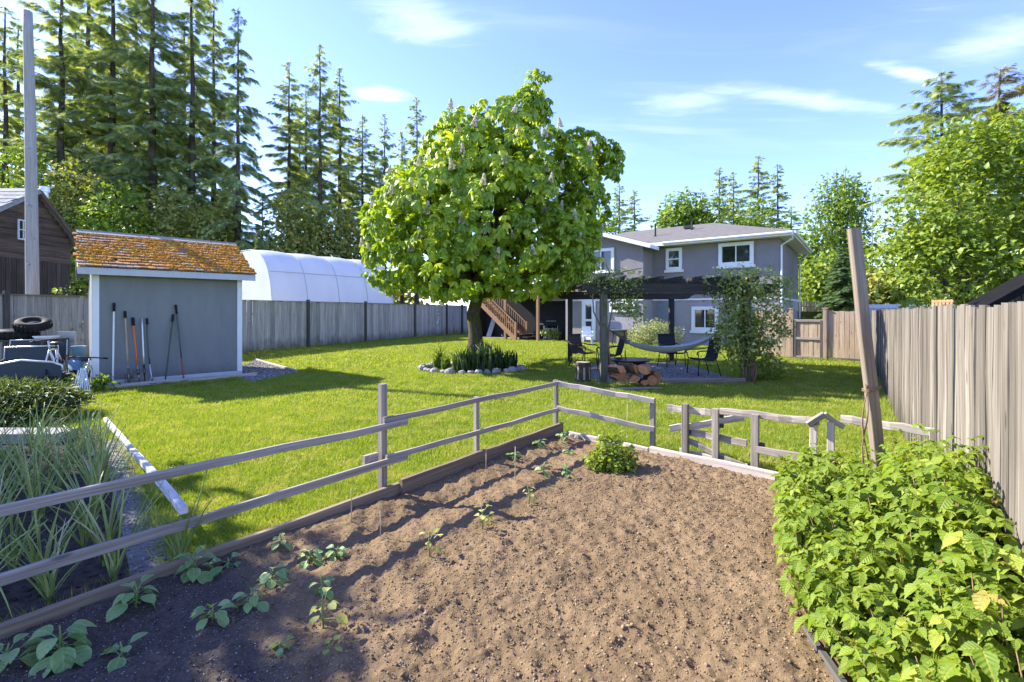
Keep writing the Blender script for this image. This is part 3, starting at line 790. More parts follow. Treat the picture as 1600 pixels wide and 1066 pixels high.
structure(put('soil', mesh_np('soil', np.stack([X[keep], Y[keep], Z[keep]], 1), q, None, True), M['soil']))
def in_bed(n, poly=bed_poly):
    P = []
    x0, x1 = min(p[0] for p in poly), max(p[0] for p in poly); y0, y1 = min(p[1] for p in poly), max(p[1] for p in poly)
    while sum(map(len, P)) < n:
        a = rng.uniform((x0, y0), (x1, y1), (n * 2, 2)); P.append(a[in_poly(a[:, 0], a[:, 1], poly)])
    return np.concatenate(P)[:n]
gold = (1 + 5 ** .5) / 2
ICO_V = np.array([(-1, gold, 0), (1, gold, 0), (-1, -gold, 0), (1, -gold, 0), (0, -1, gold), (0, 1, gold), (0, -1, -gold), (0, 1, -gold), (gold, 0, -1), (gold, 0, 1), (-gold, 0, -1), (-gold, 0, 1)]) / 1.902
ICO_T = np.array([(0, 11, 5), (0, 5, 1), (0, 1, 7), (0, 7, 10), (0, 10, 11), (1, 5, 9), (5, 11, 4), (11, 10, 2), (10, 7, 6), (7, 1, 8), (3, 9, 4), (3, 4, 2), (3, 2, 6), (3, 6, 8), (3, 8, 9), (4, 9, 5), (2, 4, 11), (6, 2, 10), (8, 6, 7), (9, 8, 1)])
OCT_V = np.array([(1, 0, 0), (-1, 0, 0), (0, 1, 0), (0, -1, 0), (0, 0, 1), (0, 0, -1)], float)
OCT_T = np.array([(0, 2, 4), (2, 1, 4), (1, 3, 4), (3, 0, 4), (2, 0, 5), (1, 2, 5), (3, 1, 5), (0, 3, 5)])
def rand_rot(n):
    a = rng.normal(size=(n, 3)); b_ = rng.normal(size=(n, 3)); return frames(a, b_)
def lumps(name, P, z, size, mat, kind='stuff', ico=True, flat=0.7, parent=None):
    n = len(P); cl = Cloud(); V0, T0 = (ICO_V, ICO_T) if ico else (OCT_V, OCT_T)
    for k in range(4):
        m = slice(k, None, 4); Vk = V0 * rng.uniform(0.55, 1.3, (len(V0), 1))
        PP = np.column_stack([P[m], z[m]]); nk = len(PP)
        sc_ = size[m][:, None] * rng.uniform(0.65, 1.2, (nk, 3))
        A, T, Rn = scatter(Vk, T0, rand_rot(nk), PP, sc_, rng.random(nk))
        A[:, 2] = np.repeat(z[m], len(Vk)) + (A[:, 2] - np.repeat(z[m], len(Vk))) * flat
        cl.add(A, T, Rn)
    return put(name, cl.mesh(name), mat, parent, None, kind)
NC = 46000
P = in_bed(NC)
sz = np.exp(rng.normal(math.log(0.0054), 0.36, NC)); sz = np.clip(sz, 0.003, 0.016)
t_ = (P[:, 0] - Kc.x) * nb_.x + (P[:, 1] - Kc.y) * nb_.y
sz *= np.where(t_ < 1.1, 0.72, 1.0)
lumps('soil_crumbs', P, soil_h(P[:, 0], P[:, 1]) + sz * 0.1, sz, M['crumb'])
P = in_bed(3600, [bl(3.6, .05), bl(3.2, 1.2), Vector((-.45, 2.3, 0)), Vector((-.4, 1.0, 0)), bl(6.8, .05)])
lumps('perlite_flecks', P, soil_h(P[:, 0], P[:, 1]) + .006, rng.uniform(.0015, .0042, len(P)), M['perlite'], ico=False)
P = in_bed(2600, [tuple(p[:2]) for p in shed_gravel]); lumps('gravel', P, np.full(len(P), .012), rng.uniform(.012, .03, len(P)), M['gravel_stone'], ico=False)
P = in_bed(7000, [tuple(p[:2]) for p in seat_poly]); lumps('gravel', P, np.full(len(P), .012), rng.uniform(.008, .022, len(P)), M['gravel_stone'], ico=False)
P = in_bed(3000, [tuple(p[:2]) for p in onion_poly]); lumps('soil_crumbs', P, np.full(len(P), .018), rng.uniform(.006, .026, len(P)), M['onion_soil'], ico=False)
P = in_bed(900, [tuple(p[:2]) for p in path_poly]); lumps('gravel', P, np.full(len(P), .012), rng.uniform(.004, .016, len(P)), M['gravel_stone'], ico=False)

# ================================================================ board fences
def board_mesh(h, w=0.138, t=0.019, seg=5, top=0):
    b = MB(); sec = [(-w / 2, -t / 2), (w / 2, -t / 2), (w / 2, t / 2), (-w / 2, t / 2)]
    vs, fs = [], []
    cup = random.uniform(-.004, .004)
    for i in range(seg + 1):
        dx, dy = random.uniform(-.003, .003), random.uniform(-.004, .004) + cup * (i / seg * 2 - 1)
        for k, (x, y) in enumerate(sec):
            z = h * i / seg
            if i == seg: z += (top if k in (0, 3) else -top)
            vs.append((x + dx, y + dy, z))
    for i in range(seg):
        for k in range(4): fs.append((i * 4 + k, i * 4 + (k + 1) % 4, (i + 1) * 4 + (k + 1) % 4, (i + 1) * 4 + k))
    fs += [(3, 2, 1, 0), tuple(seg * 4 + k for k in range(4))]
    return b.add(vs, fs).mesh('board')
def dir_frame(p, d, tilt=0.0, yaw=0.0):
    a = math.atan2(d.y, d.x)
    return Matrix.Translation(p) @ Matrix.Rotation(a + yaw, 4, 'Z') @ Matrix.Rotation(tilt, 4, 'Y')
def boards(root, p0, d, t0, t1, h, mat, n_var=7, w=0.138, pitch=0.145, gaps=(), wob=0.012, seg=5):
    ms = [board_mesh(h + random.uniform(-wob, wob), w * random.uniform(.93, .99), .019, seg, random.uniform(-.004, .004)) for _ in range(n_var)]
    t = t0
    while t < t1 - pitch * .4:
        p = p0 + d * (t + pitch / 2)
        Mx = dir_frame(p + Vector((-d.y, d.x, 0)) * random.uniform(-.004, .004) + UP * random.uniform(-.012, .008), d, random.uniform(-.004, .004), random.uniform(-.03, .03))
        put('board', ms[random.randrange(n_var)], mat, root, Mx)
        t += pitch * random.choice((.93, .97, 1, 1, 1.02))
        for g in gaps:
            if abs(t - g) < pitch / 2: t += .022

right_fence = thing('board_fence', 'tall sun-bleached board fence running along the right of the garden behind the raspberries', 'fence', FR0 + fr_d * 9)
boards(right_fence, FR0, fr_d, 1.2, 19.6, 1.735, M['fence_sun'], 9, gaps=(3.42, 4.9, 8.2, 12.5))
for t in np.arange(2.4, 19.6, 2.4):
    p = FR0 + fr_d * t + fr_n * .075
    put('post', beam_mesh(1.66, .09, .09, 1, 0), M['post_dark'], right_fence, frame_x(p, p + UP, fr_d))
for z in (.35, .95, 1.5):
    plank('rail', FR0 + fr_d * 1.2 + fr_n * .032 + UP * z, FR0 + fr_d * 19.6 + fr_n * .032 + UP * z, .038, .085, M['rail'], right_fence)

tg0, tg1 = on_line(CORN, bk_d, 1287), on_line(CORN, bk_d, 1240)
back_fence = thing('board_fence', 'tan board fence across the back of the lawn, meeting the gate', 'fence', CORN + bk_d * 1.5)
boards(back_fence, CORN, bk_d, 0.05, tg0 - .10, 1.72, M['fence_back'], 6)
boards(back_fence, CORN, bk_d, tg1 + .12, BKL + .5, 1.72, M['fence_back'], 4)
for t in (tg0 - .045, tg1 + .06):
    p = CORN + bk_d * t - Vector((-bk_d.y, bk_d.x, 0)) * -.02
    put('post', beam_mesh(1.80, .11, .11, 1, 0), M['post_tan'], back_fence, frame_x(p, p + UP, bk_d))
    b = MB(); b.box(p + UP * 1.815, (.15, .15, .03), Matrix.Rotation(.7, 3, 'Z')); b.build('post_cap', M['fence_back'], back_fence)
nk = Vector((bk_d.y, -bk_d.x, 0))
if nk.y > 0: nk = -nk
for z in (.06,):
    plank('kickboard', CORN + bk_d * .05 + nk * .03 + UP * z, CORN + bk_d * (tg0 - .1) + nk * .03 + UP * z, .03, .1, M['post_dark'], back_fence)
gate = thing('board_gate', 'tan board gate with a dark frame in the back fence beside the house', 'gate', CORN + bk_d * (tg0 + tg1) / 2)
boards(gate, CORN, bk_d, tg0 + .03, tg1 - .02, 1.36, M['fence_back'], 4)
gz0, gz1 = .07, 1.38
for z in (gz0, .74, gz1):
    plank('gate_rail', CORN + bk_d * (tg0 + .02) + nk * .035 + UP * z, CORN + bk_d * (tg1 - .01) + nk * .035 + UP * z, .05, .085, M['rail'], gate)
for t in (tg0 + .06, tg1 - .05):
    p = CORN + bk_d * t + nk * .036
    put('gate_stile', beam_mesh(1.36, .085, .05, 1, 0), M['post_dark'], gate, frame_x(p + UP * .03, p + UP, nk))
plank('bottom_rail', CORN + bk_d * (tg0) + nk * .06 + UP * .035, CORN + bk_d * tg1 + nk * .06 + UP * .035, .04, .05, M['post_dark'], gate)

left_fence = thing('board_fence', 'grey shaded board fence behind the shed and along the greenhouse', 'fence', LF0)
lt1 = (LF1 - LF0).length + .5
boards(left_fence, LF0, lf_d, -12.0, lt1, 2.16, M['fence_shade'], 9, seg=3)
ln = Vector((lf_d.y, -lf_d.x, 0))          # towards the lawn
for px in (8, 480, 570, 647, 697, 721):
    p = LF0 + lf_d * on_line(LF0, lf_d, px) + ln * .06
    put('post', beam_mesh(2.27, .13, .11, 2, .003), M['post_dark'], left_fence, frame_x(p, p + UP, lf_d))
plank('top_rail', LF0 - lf_d * 12 + ln * .03 + UP * 2.17, LF0 + lf_d * lt1 + ln * .03 + UP * 2.17, .10, .03, M['rail'], left_fence)
for z in (.4, 1.6):
    plank('rail', LF0 - lf_d * 12 - ln * .035 + UP * z, LF0 + lf_d * lt1 - ln * .035 + UP * z, .04, .09, M['rail'], left_fence)
# white strips modelled in place of sun flecks on the left fence
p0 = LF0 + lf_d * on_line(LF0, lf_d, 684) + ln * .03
fleck_set = thing('sun_fleck_strips', 'white strips standing in for sun flecks on the grey fence left of the chestnut trunk', 'strips', p0 + UP * 1.2)
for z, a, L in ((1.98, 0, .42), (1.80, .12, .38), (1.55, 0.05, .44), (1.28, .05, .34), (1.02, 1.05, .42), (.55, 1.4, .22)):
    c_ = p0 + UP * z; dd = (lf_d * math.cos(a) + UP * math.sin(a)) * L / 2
    b = MB(); b.bar(c_ - dd, c_ + dd, .015, .07, ln); b.build('strip', M['white_plastic'], fleck_set)

# ================================================================ shed
def sp_(a, b_, z=0.0): return SA0 + su * a + sv * b_ + UP * z
SL, SD, SH = 2.95, 3.4, 2.76
shed = thing('garden_shed', 'slate blue garden shed with white corners and an orange mossy shingle roof', 'shed', sp_(SL / 2, SD / 2))
b = MB(); b.prism([sp_(0, 0, .06), sp_(SL, 0, .06), sp_(SL, SD, .06), sp_(0, SD, .06)], UP * (SH - .06)); b.build('wall', M['shed_wall'], shed)
for a in (0, SL - .06):
    b = MB(); b.prism([sp_(a, 0, SH + .002), sp_(a, SD, SH + .002), sp_(a, SD / 2, SH + .74)], su * .06); b.build('gable_wall', M['shed_wall'], shed)
for a, w_ in ((-.012, .115), (SL - .10, .115)):
    b = MB(); b.box(Vector(), (w_, .03, SH - .1)); o = b.build('corner_board', M['white'], shed)
    o.matrix_basis = WM[o] = dir_frame(sp_(a + w_ / 2, -.017, SH / 2 + .02), su)
b = MB(); b.box(Vector(), (.03, .12, SH - .1)); o = b.build('corner_board', M['white'], shed)
o.matrix_basis = WM[o] = dir_frame(sp_(-.016, .045, SH / 2 + .02), su)
plank('skirting', sp_(.0, -.045, .09), sp_(SL, -.045, .09), .03, .10, M['trim_grey'], shed)
b = MB(); b.prism([sp_(-.02, -.03, 0), sp_(SL + .02, -.03, 0), sp_(SL + .02, SD, 0), sp_(-.02, SD, 0)], UP * .055); b.build('footing', M['concrete'], shed)
OV, RISE, EX = .30, .78, .26
def rf(a, s, lift=0.0):
    """point on the front roof slope: s 0 at the eave, 1 at the ridge"""
    e0 = Vector(sp_(a, -OV, SH - .09)); e1 = Vector(sp_(a, SD / 2, SH + RISE + .08))
    n_ = (e1 - e0).cross(su).normalized()
    if n_.z < 0: n_ = -n_
    return e0 + (e1 - e0) * s + n_ * lift
b = MB()
b.prism([rf(-EX, 0, -.03), rf(-EX, 1, -.03), rf(-EX, 1, .0), rf(-EX, 0, 0)], su * (SL + 2 * EX))
bk0, bk1 = sp_(-EX, SD + OV, SH - .09), rf(-EX, 1, 0)
b.prism([bk0, bk1, bk1 - UP * .03, bk0 - UP * .03], su * (SL + 2 * EX))
b.build('roof_deck', M['ridge_board'], shed)
plank('fascia', rf(-EX, 0, 0) - UP * .085 - sv * .012, rf(SL + EX, 0, 0) - UP * .085 - sv * .012, .025, .15, M['trim_grey'], shed)
for a in (-EX + .01, SL + EX - .01):
    plank('rake_board', rf(a, 0.02, -.075), rf(a, 1, -.075), .025, .11, M['trim_grey'], shed, up=(rf(a, 0, 1) - rf(a, 0, 0)))
    plank('rake_board', bk0 + su * (a + EX) - UP * .075, rf(a, 1) - UP * .075, .025, .11, M['trim_grey'], shed)
rows, cols = 12, 25
slope_len = (rf(0, 1) - rf(0, 0)).length
up_n = (rf(0, 0, 1) - rf(0, 0, 0))
for r_ in range(rows):
    a = -EX + (random.uniform(-.1, 0) if r_ % 2 else 0) ; s0 = r_ / rows - .015
    for k in range(cols):
        w_ = (SL + 2 * EX) / cols * random.uniform(.9, 1.08)
        if a > SL + EX - .04: break
        w2 = min(w_ - .008, SL + EX - a)
        L = slope_len / rows * 1.45
        ox, oz = random.uniform(-.012, .012), random.uniform(0, .012)
        q0, q1 = rf(a + w2 / 2, s0 + ox / slope_len, .048 + oz), rf(a + w2 / 2, min(1.0, s0 + L / slope_len), .012)
        if random.random() > .03:
            plank('shingle', q0, q1, w2, .030, M['shingle'], shed, up=up_n, segs=2, warp=.004, bev=.003)
        a += w_
plank('ridge_cap', rf(-EX, .985, .06) , rf(SL + EX, .985, .06), .16, .03, M['ridge_board'], shed, up=up_n)
plank('ridge_cap', rf(-EX, 1.03, .05), rf(SL + EX, 1.03, .05), .05, .08, M['ridge_board'], shed)
# moss cushions in the joints, thinner towards the lower left
cl = Cloud(); nm = 5200
aa, ss = rng.uniform(-EX, SL + EX, nm), rng.random(nm)
dens = fbm(aa * 1.7, ss * 4, 4, 9) + .55 * np.clip(ss * 1.6 + (aa + EX) / (SL + 2 * EX) * .5 - .35, -.6, .55)
okm = dens > .62
aa, ss = aa[okm], (np.round(ss[okm] * rows) + rng.uniform(-.28, .3, okm.sum())) / rows
ss = np.clip(ss, .0, .99)
e0, e1 = np.array(rf(0, 0, .045)), np.array(rf(0, 1, .045))
PP = e0 + (e1 - e0) * ss[:, None] + np.array(su) * aa[:, None]
sc_ = rng.uniform(.014, .05, (len(PP), 1)) * rng.uniform(.6, 1.1, (len(PP), 3))
A, T, Rn = scatter(ICO_V * rng.uniform(.75, 1.2, (12, 1)), ICO_T, rand_rot(len(PP)), PP, sc_, rng.random(len(PP)))
cl.add(A, T, Rn); put('moss', cl.mesh('moss', True), M['moss'], shed, None, 'stuff')
plank('loose_board', sp_(.05, -.42, .045), sp_(SL + .3, -.30, .045), .045, .09, M['rail_pale'])
tag(bpy.data.objects['loose_board'], 'long grey edging board lying on the ground in front of the shed tools', 'board')
plank('timber_edging', G(399, 563) + UP * .03, G(464, 582) + UP * .03, .07, .07, M['rail_pale'])
tag(bpy.data.objects['timber_edging'], 'pale timber edging between the gravel beside the shed and the lawn', 'edging')

# ================================================================ barn and utility pole
BX = -21.5
def bp(y, z): return Vector((BX, y, z))
def barn_y(px): return BX * F / (px - 800)
yb1 = barn_y(109); ybp = barn_y(50); yb0 = 2 * ybp - yb1 - .9
zpk = H + (HY - 297) / F * ybp; zev = H + (HY - 373) / F * yb1
barn = thing('barn', 'dark weathered barn with a small white window in its gable behind the left fence', 'barn', (BX - 3, ybp, 0))
b = MB(); b.prism([bp(yb0, 0), bp(yb1, 0), bp(yb1, zev), bp(ybp, zpk - .25), bp(yb0, zev)], Vector((-8, 0, 0))); b.build('wall', M['dark_void'], barn)
zlow = H + (HY - 407) / F * ybp
z = zlow; k = 0
while z < zpk - .4:
    w_ = .26
    fr = max(0.0, (z + w_ / 2 - zev) / (zpk - zev))
    y0_, y1_ = yb0 + (ybp - yb0) * fr, yb1 + (ybp - yb1) * fr
    plank('siding_board', bp(y0_ + .03, z + w_ / 2) + Vector((.05, 0, 0)), bp(y1_ - .03, z + w_ / 2 + random.uniform(-.02, .02)) + Vector((.05, 0, 0)), .03, w_ - .02, M['barn'], barn, up=Vector((.14, 0, 1)).normalized(), segs=6, warp=.012)
    z += w_ - .012
y = yb0 + .1
while y < yb1:
    put('siding_board', board_mesh(zlow, .21, .025, 2), M['barn_z'], barn, dir_frame(bp(y, 0) + Vector((.03, 0, 0)), Vector((0, 1, 0)))); y += .225
oh = .35
for (ya, yb_, nm) in ((yb0, ybp, 0), (yb1, ybp, 1)):
    dy = 1 if yb_ > ya else -1
    s_ = (zpk - zev) / abs(ybp - ya)
    e = Vector((BX + oh, ya - dy * .35, zev - .35 * s_ + .06)); r2 = Vector((BX + oh, ybp, zpk + .06))
    b = MB(); b.prism([e, r2, r2 - UP * .07, e - UP * .07], Vector((-8.6, 0, 0))); b.build('roof', M['barn_roof'], barn)
    plank('rake_board', e + Vector((.02, 0, -.12)), r2 + Vector((.02, 0, -.12)), .035, .18, M['barn_roof'] if nm == 0 else M['barn'], barn)
    if nm == 0:
        nrm = Vector((0, -s_, 1)).normalized(); nR, nC = 9, 16
        for i in range(nR):
            for j in range(nC):
                a0 = e + (r2 - e) * ((i - .05) / nR) + nrm * .035 + Vector((-8.5 * (j + .5 * (i % 2)) / 30, 0, 0))
                a1 = e + (r2 - e) * min(1, (i + 1.35) / nR) + nrm * .01 + Vector((-8.5 * (j + .5 * (i % 2)) / 30, 0, 0))
                plank('shingle', a0, a1, .275, .02, M['barn_roof'], barn, up=nrm, segs=1, warp=0)
yw0, yw1 = barn_y(24), barn_y(41.5)
zw0, zw1 = H + (HY - 374) / F * yw0, H + (HY - 342) / F * yw0
def wframe(name, parent, p0, ax, wdt, z0, z1, nrm, mat, glass, fw=.09, proud=.05, cols=2, rows=1, sill=False, mw=.05):
    """a window on a wall: p0 left foot, ax along the wall; frame part with pane, mullion and sill as sub-parts"""
    b = MB(); p0 = Vector((p0[0], p0[1], 0)); nrm = Vector(nrm)
    def q(a, z, d): return p0 + ax * a + UP * z + nrm * d
    b.bar(q(0, z0 + fw / 2, proud / 2), q(wdt, z0 + fw / 2, proud / 2), proud, fw)
    b.bar(q(0, z1 - fw / 2, proud / 2), q(wdt, z1 - fw / 2, proud / 2), proud, fw)
    b.bar(q(fw / 2, z0 + fw, proud / 2), q(fw / 2, z1 - fw, proud / 2), fw, proud, nrm)
    b.bar(q(wdt - fw / 2, z0 + fw, proud / 2), q(wdt - fw / 2, z1 - fw, proud / 2), fw, proud, nrm)
    o = b.build(name, mat, parent)
    iw, ih = (wdt - 2 * fw) / cols, (z1 - z0 - 2 * fw) / rows
    for i in range(cols):
        for j in range(rows):
            g = MB(); c_ = q(fw + iw * (i + .5), z0 + fw + ih * (j + .5), .008)
            g.bar(c_ - ax * (iw / 2), c_ + ax * (iw / 2), .012, ih); g.build('pane', glass, o)
    for i in range(1, cols):
        g = MB(); g.bar(q(fw + iw * i, z0 + fw, .022), q(fw + iw * i, z1 - fw, .022), mw, .03, nrm); g.build('mullion', mat, o)
    for j in range(1, rows):
        g = MB(); g.bar(q(fw, z0 + fw + ih * j, .024), q(wdt - fw, z0 + fw + ih * j, .024), .032, mw); g.build('mullion', mat, o)
    if sill:
        g = MB(); g.bar(q(-.08, z0 - .06, .05), q(wdt + .08, z0 - .06, .05), .10, .13); g.build('sill', mat, o)
    return o
wframe('window', barn, bp(yw0, 0) + Vector((.075, 0, 0)), Vector((0, 1, 0)), yw1 - yw0, zw0, zw1, (1, 0, 0), M['trim_grey'], M['glass_dark'], .06, .05, 2, 2, False, .04)
b = MB(); cc = Vector((BX - 2.2, barn_y(70) - .2 , zpk)); cc = PY(70, 312, 22.5); b.tube([cc - UP * 1.0, cc + UP * .35], .13, 12); b.tube([cc + UP * .35, cc + UP * .6], .19, 12)
b.build('flue_pipe', M['alu'], barn)

pb = PY(51, 460, 15.2)
pole = thing('utility_pole', 'tall bare grey wooden utility pole rising in front of the barn', 'pole', (pb.x, pb.y, 0))
b = MB(); n_ = 14; hp_ = H + (HY - 18) / F * 15.2
b.tube([(pb.x - .005 * k * k / 6, pb.y, hp_ * k / n_) for k in range(n_ + 1)], [.178 - .058 * k / n_ for k in range(n_ + 1)], 14, jit=.02)
b.build('shaft', M['pole'], pole, True)
for z in (5.1, 6.9, 3.2):
    b = MB(); b.tube([(pb.x + .05, pb.y - .14, z), (pb.x + .07, pb.y - .24, z)], .022, 6); b.build('bolt', M['steel'], pole)

# ================================================================ greenhouse
gA = PY(376, 393, 26.0); gA = Vector((gA.x, gA.y, 0))
gap = H + (HY - 393) / F * 26.0
gh = thing('greenhouse', 'long white plastic hoop greenhouse behind the grey fence', 'greenhouse', gA)
GW, GL, NB = 3.5, 7.7, 4
def garch(s, bulge=0.0):
    """cross-section: s -1 far side, +1 near side"""
    a = s * math.pi / 2; e = .52
    x = math.copysign(abs(math.sin(a)) ** e, s) * GW; z = (abs(math.cos(a)) ** (e * 1.25)) * gap
    k = 1 + bulge
    return x * k, z * k
vs, fs = [], []; NS, sub = 28, 8
for i in range(NB * sub + 1):
    tt = (i % sub) / sub; bul = .013 * math.sin(math.pi * tt) - .006 * (tt == 0)
    for k in range(NS + 1):
        x, z = garch(-1 + 2 * k / NS, bul * (0.5 + .8 * max(0, math.cos((-1 + 2 * k / NS) * 1.4))))
        p = gA + u * (GL * i / (NB * sub)) - v * x + UP * max(0, z); vs.append(p)
for i in range(NB * sub):
    for k in range(NS): fs.append((i * (NS + 1) + k, i * (NS + 1) + k + 1, (i + 1) * (NS + 1) + k + 1, (i + 1) * (NS + 1) + k))
b = MB(); b.add(vs, fs); b.build('cover', M['film'], gh, True)
for i in range(NB + 1):
    pts = []
    for k in range(NS + 1):
        x, z = garch(-1 + 2 * k / NS, .004); pts.append(gA + u * (GL * i / NB) - v * x + UP * max(0, z))
    b = MB(); b.tube(pts, .018, 5); b.build('hoop', M['trim_grey'], gh, True)
for s in (.58,):
    x, z = garch(s, .035); b = MB(); b.tube([gA - v * x + UP * z, gA + u * GL - v * x + UP * z], .02, 5); b.build('purlin', M['trim_grey'], gh)
for e in (0, GL):
    b = MB(); poly = []
    for k in range(NS + 1):
        x, z = garch(-1 + 2 * k / NS, -.01); poly.append(gA + u * e - v * x + UP * max(0, z))
    b.prism(poly, u * .02); b.build('end_wall', M['film'], gh)

# ================================================================ house
HC = Vector((12.43, 22.0, 0))
def hp(a, b_, z=0.0): return HC + v * a + u * b_ + UP * z
EZ, DEP, AW = 5.30, 7.7, 13.0
house = thing('house', 'grey two-storey stucco house with white trim and a low hipped roof', 'house', hp(5, 3))
BZ = 2.33                                        # belly band
b = MB(); b.prism([hp(0, 0, BZ), hp(AW, 0, BZ), hp(AW, DEP, BZ), hp(0, DEP, BZ)], UP * (EZ - BZ)); b.build('upper_wall', M['stucco'], house)
b = MB(); b.prism([hp(.02, .02, 0), hp(AW, .02, 0), hp(AW, DEP, 0), hp(.02, DEP, 0)], UP * (BZ - .002)); b.build('lower_wall', M['stucco_low'], house)
WA0, WA1, WB = 6.02, 10.5, -1.36
WR = WA0 + 2.95                                  # ridge of the wing
b = MB(); b.prism([hp(WA0, WB, BZ), hp(WA1 + 1.4, WB, BZ), hp(WA1 + 1.4, 3, BZ), hp(WA0, 3, BZ)], UP * (EZ - .1 - BZ)); b.build('wing_wall', M['stucco'], house)
b = MB(); b.prism([hp(WA0, WB, EZ - .098), hp(WA1 + 1.4, WB, EZ - .098), hp(WR, WB, EZ + .84)], u * 3); b.build('wing_gable', M['stucco'], house)
b = MB(); b.prism([hp(WA0 + .02, WB + .02, 0), hp(WA1, WB + .02, 0), hp(WA1, 3, 0), hp(WA0 + .02, 3, 0)], UP * (BZ - .004)); b.build('wing_lower_wall', M['stucco_low'], house)
for (a0, a1, bb) in ((-.02, WA0 - .01, -.02), (WA0 - .02, WA1, WB - .02)):
    b = MB(); b.bar(hp(a0, bb, BZ), hp(a1, bb, BZ), .05, .09); b.build('belly_band', M['white'], house)
b = MB(); b.bar(hp(-.025, 0.02, BZ), hp(-.025, DEP, BZ), .05, .12); b.build('belly_band', M['white'], house)
# hipped roof
OVH = .6; zr = EZ + .02; hh = (DEP + 2 * OVH) / 2 * .333
e = [hp(-OVH, -OVH, zr), hp(AW + OVH, -OVH, zr), hp(AW + OVH, DEP + OVH, zr), hp(-OVH, DEP + OVH, zr)]
r0, r1 = hp(DEP / 2, DEP / 2, zr + hh), hp(AW - DEP / 2, DEP / 2, zr + hh)
b = MB(); lift = UP * .03
vs = [p + lift for p in e] + [r0 + lift, r1 + lift] + [p - UP * .0 for p in e]
b.add(vs, [(0, 1, 5, 4), (1, 2, 5), (2, 3, 4, 5), (3, 0, 4), (6, 7, 1, 0), (7, 8, 2, 1), (8, 9, 3, 2), (9, 6, 0, 3)])
b.build('roof', M['roof'], house)
b = MB(); b.add([p - UP * .17 for p in e], [(0, 1, 2, 3)]); b.build('soffit', M['white'], house)
for i in range(4):
    p, q = e[i], e[(i + 1) % 4]; b = MB(); b.bar(p - UP * .09, q - UP * .09, .03, .19); b.build('fascia', M['white'], house)
b = MB(); b.tube([e[0] + UP * -.06 - u * .06 + v * .05, hp(WA0 - .75, -OVH, zr - .06) - u * .06], .065, 8); b.build('gutter', M['white'], house)
b = MB(); b.tube([e[0] + UP * -.06 - v * .06, e[3] + UP * -.06 - v * .06], .065, 8); b.build('gutter', M['white'], house)
b = MB(); b.tube([hp(-OVH + .05, -OVH + .1, zr - .12), hp(-OVH + .05, -.25, zr - .3), hp(-.09, -.06, zr - .55), hp(-.09, -.06, 0.1)], .042, 8); b.build('downspout', M['white'], house)
b = MB(); b.tube([hp(-OVH + .0, DEP + .3, zr - .12), hp(-.3, DEP + .05, zr - .45), hp(-.09, DEP - .1, zr - .6), hp(-.09, DEP - .1, 0.1)], .042, 8); b.build('downspout', M['white'], house)
# wing roof
wz, wo = EZ - .10, .58
wb0, wb1 = WB - .55, 4.6
ws = (.84 + .1) / 2.95
def wr(a, b_, dz=0.0): return hp(a, b_, wz + .06 + (2.95 - abs(a - WR)) * ws + dz)
for a_e in (WA0 - wo, WR + 2.95 + wo):
    b = MB(); b.prism([wr(a_e, wb0, .0), wr(WR, wb0, 0), wr(WR, wb0, -.06), wr(a_e, wb0, -.06)], u * (wb1 - wb0)); b.build('wing_roof', M['roof'], house)
    b = MB(); b.bar(wr(a_e, wb0 - .01, -.085), wr(WR, wb0 - .01, -.085), .03, .20); b.build('rake_board', M['white'], house)
    b = MB(); b.add([wr(a_e, wb0 + .02, -.09), wr(WR, wb0 + .02, -.09), wr(WR, WB, -.09), wr(a_e, WB, -.09)], [(0, 1, 2, 3)]); b.build('soffit', M['white'], house)
b = MB(); b.bar(wr(WA0 - wo, wb0, -.10), wr(WA0 - wo, -.7, -.10), .03, .18); b.build('fascia', M['white'], house)
# windows, by bearing along the wall
nf = -u
def aw(px, b_): return on_line(hp(0, b_), v, px)
def zat(py, a, b_): return H + (HY - py) / F * hp(a, b_).y
def hwin(px0, px1, py0, py1, b_, name='window', **k):
    a0, a1 = aw(px1, b_), aw(px0, b_)
    return wframe(name, house, hp(a1, b_), -v, a1 - a0, zat(py1, (a0 + a1) / 2, b_), zat(py0, (a0 + a1) / 2, b_), nf, M['white'], M['glass'], **k)
hwin(1123, 1178, 379, 415, 0, fw=.17, proud=.09, sill=True)
hwin(1041, 1066, 388, 422, 0, fw=.15, proud=.09, cols=1, rows=2, sill=True)
hwin(1081, 1123, 479, 517, 0, fw=.17, proud=.09, sill=True)
hwin(919, 960, 389, 427, WB, fw=.16, proud=.09)
hwin(953, 992, 472, 488, WB, fw=.13, proud=.08)
hwin(910, 931, 470, 531, WB, name='patio_door', fw=.22, proud=.08, cols=1, rows=2, mw=.12)
# blue-grey door with a small porch recess
a0, a1 = aw(1054, 0), aw(1026, 0)
b = MB(); b.bar(hp(a0, -.03, zat(472, a0, 0) / 2), hp(a1, -.03, zat(472, a1, 0) / 2), .05, zat(472, a0, 0)); b.build('door', plain('blue_grey_door', (0.19, 0.225, 0.26), 0.5, 0.3), house)
b = MB(); b.box(hp(aw(1014, WB) , WB + .6, 1.0), (.3, .3, .05)); 
# roof flues
def on_roof(px, py, bq):
    a = aw(px, bq); return hp(a, bq, zr + (bq + OVH) * .333)
for px, bq, hgt in ((1081, 2.2, .52), (1024, 1.2, .75)):
    q = on_roof(px, 0, bq); b = MB(); b.tube([q - UP * .1, q + UP * hgt], .05, 8); b.tube([q - UP * .02, q + UP * .06], .09, 8); b.build('vent_pipe', M['black'], house)
q = on_roof(1075, 0, 2.7); b = MB(); b.box(q + UP * .1, (.5, .35, .16), Matrix.Rotation(.9, 3, 'Z')); b.build('roof_vent', M['black'], house)
b = MB(); q = hp(-.06, 5.1, 2.0); b.box(q, (.12, .35, .5), Matrix.Rotation(.93, 3, 'Z')); b.build('meter_box', M['trim_grey'], house)

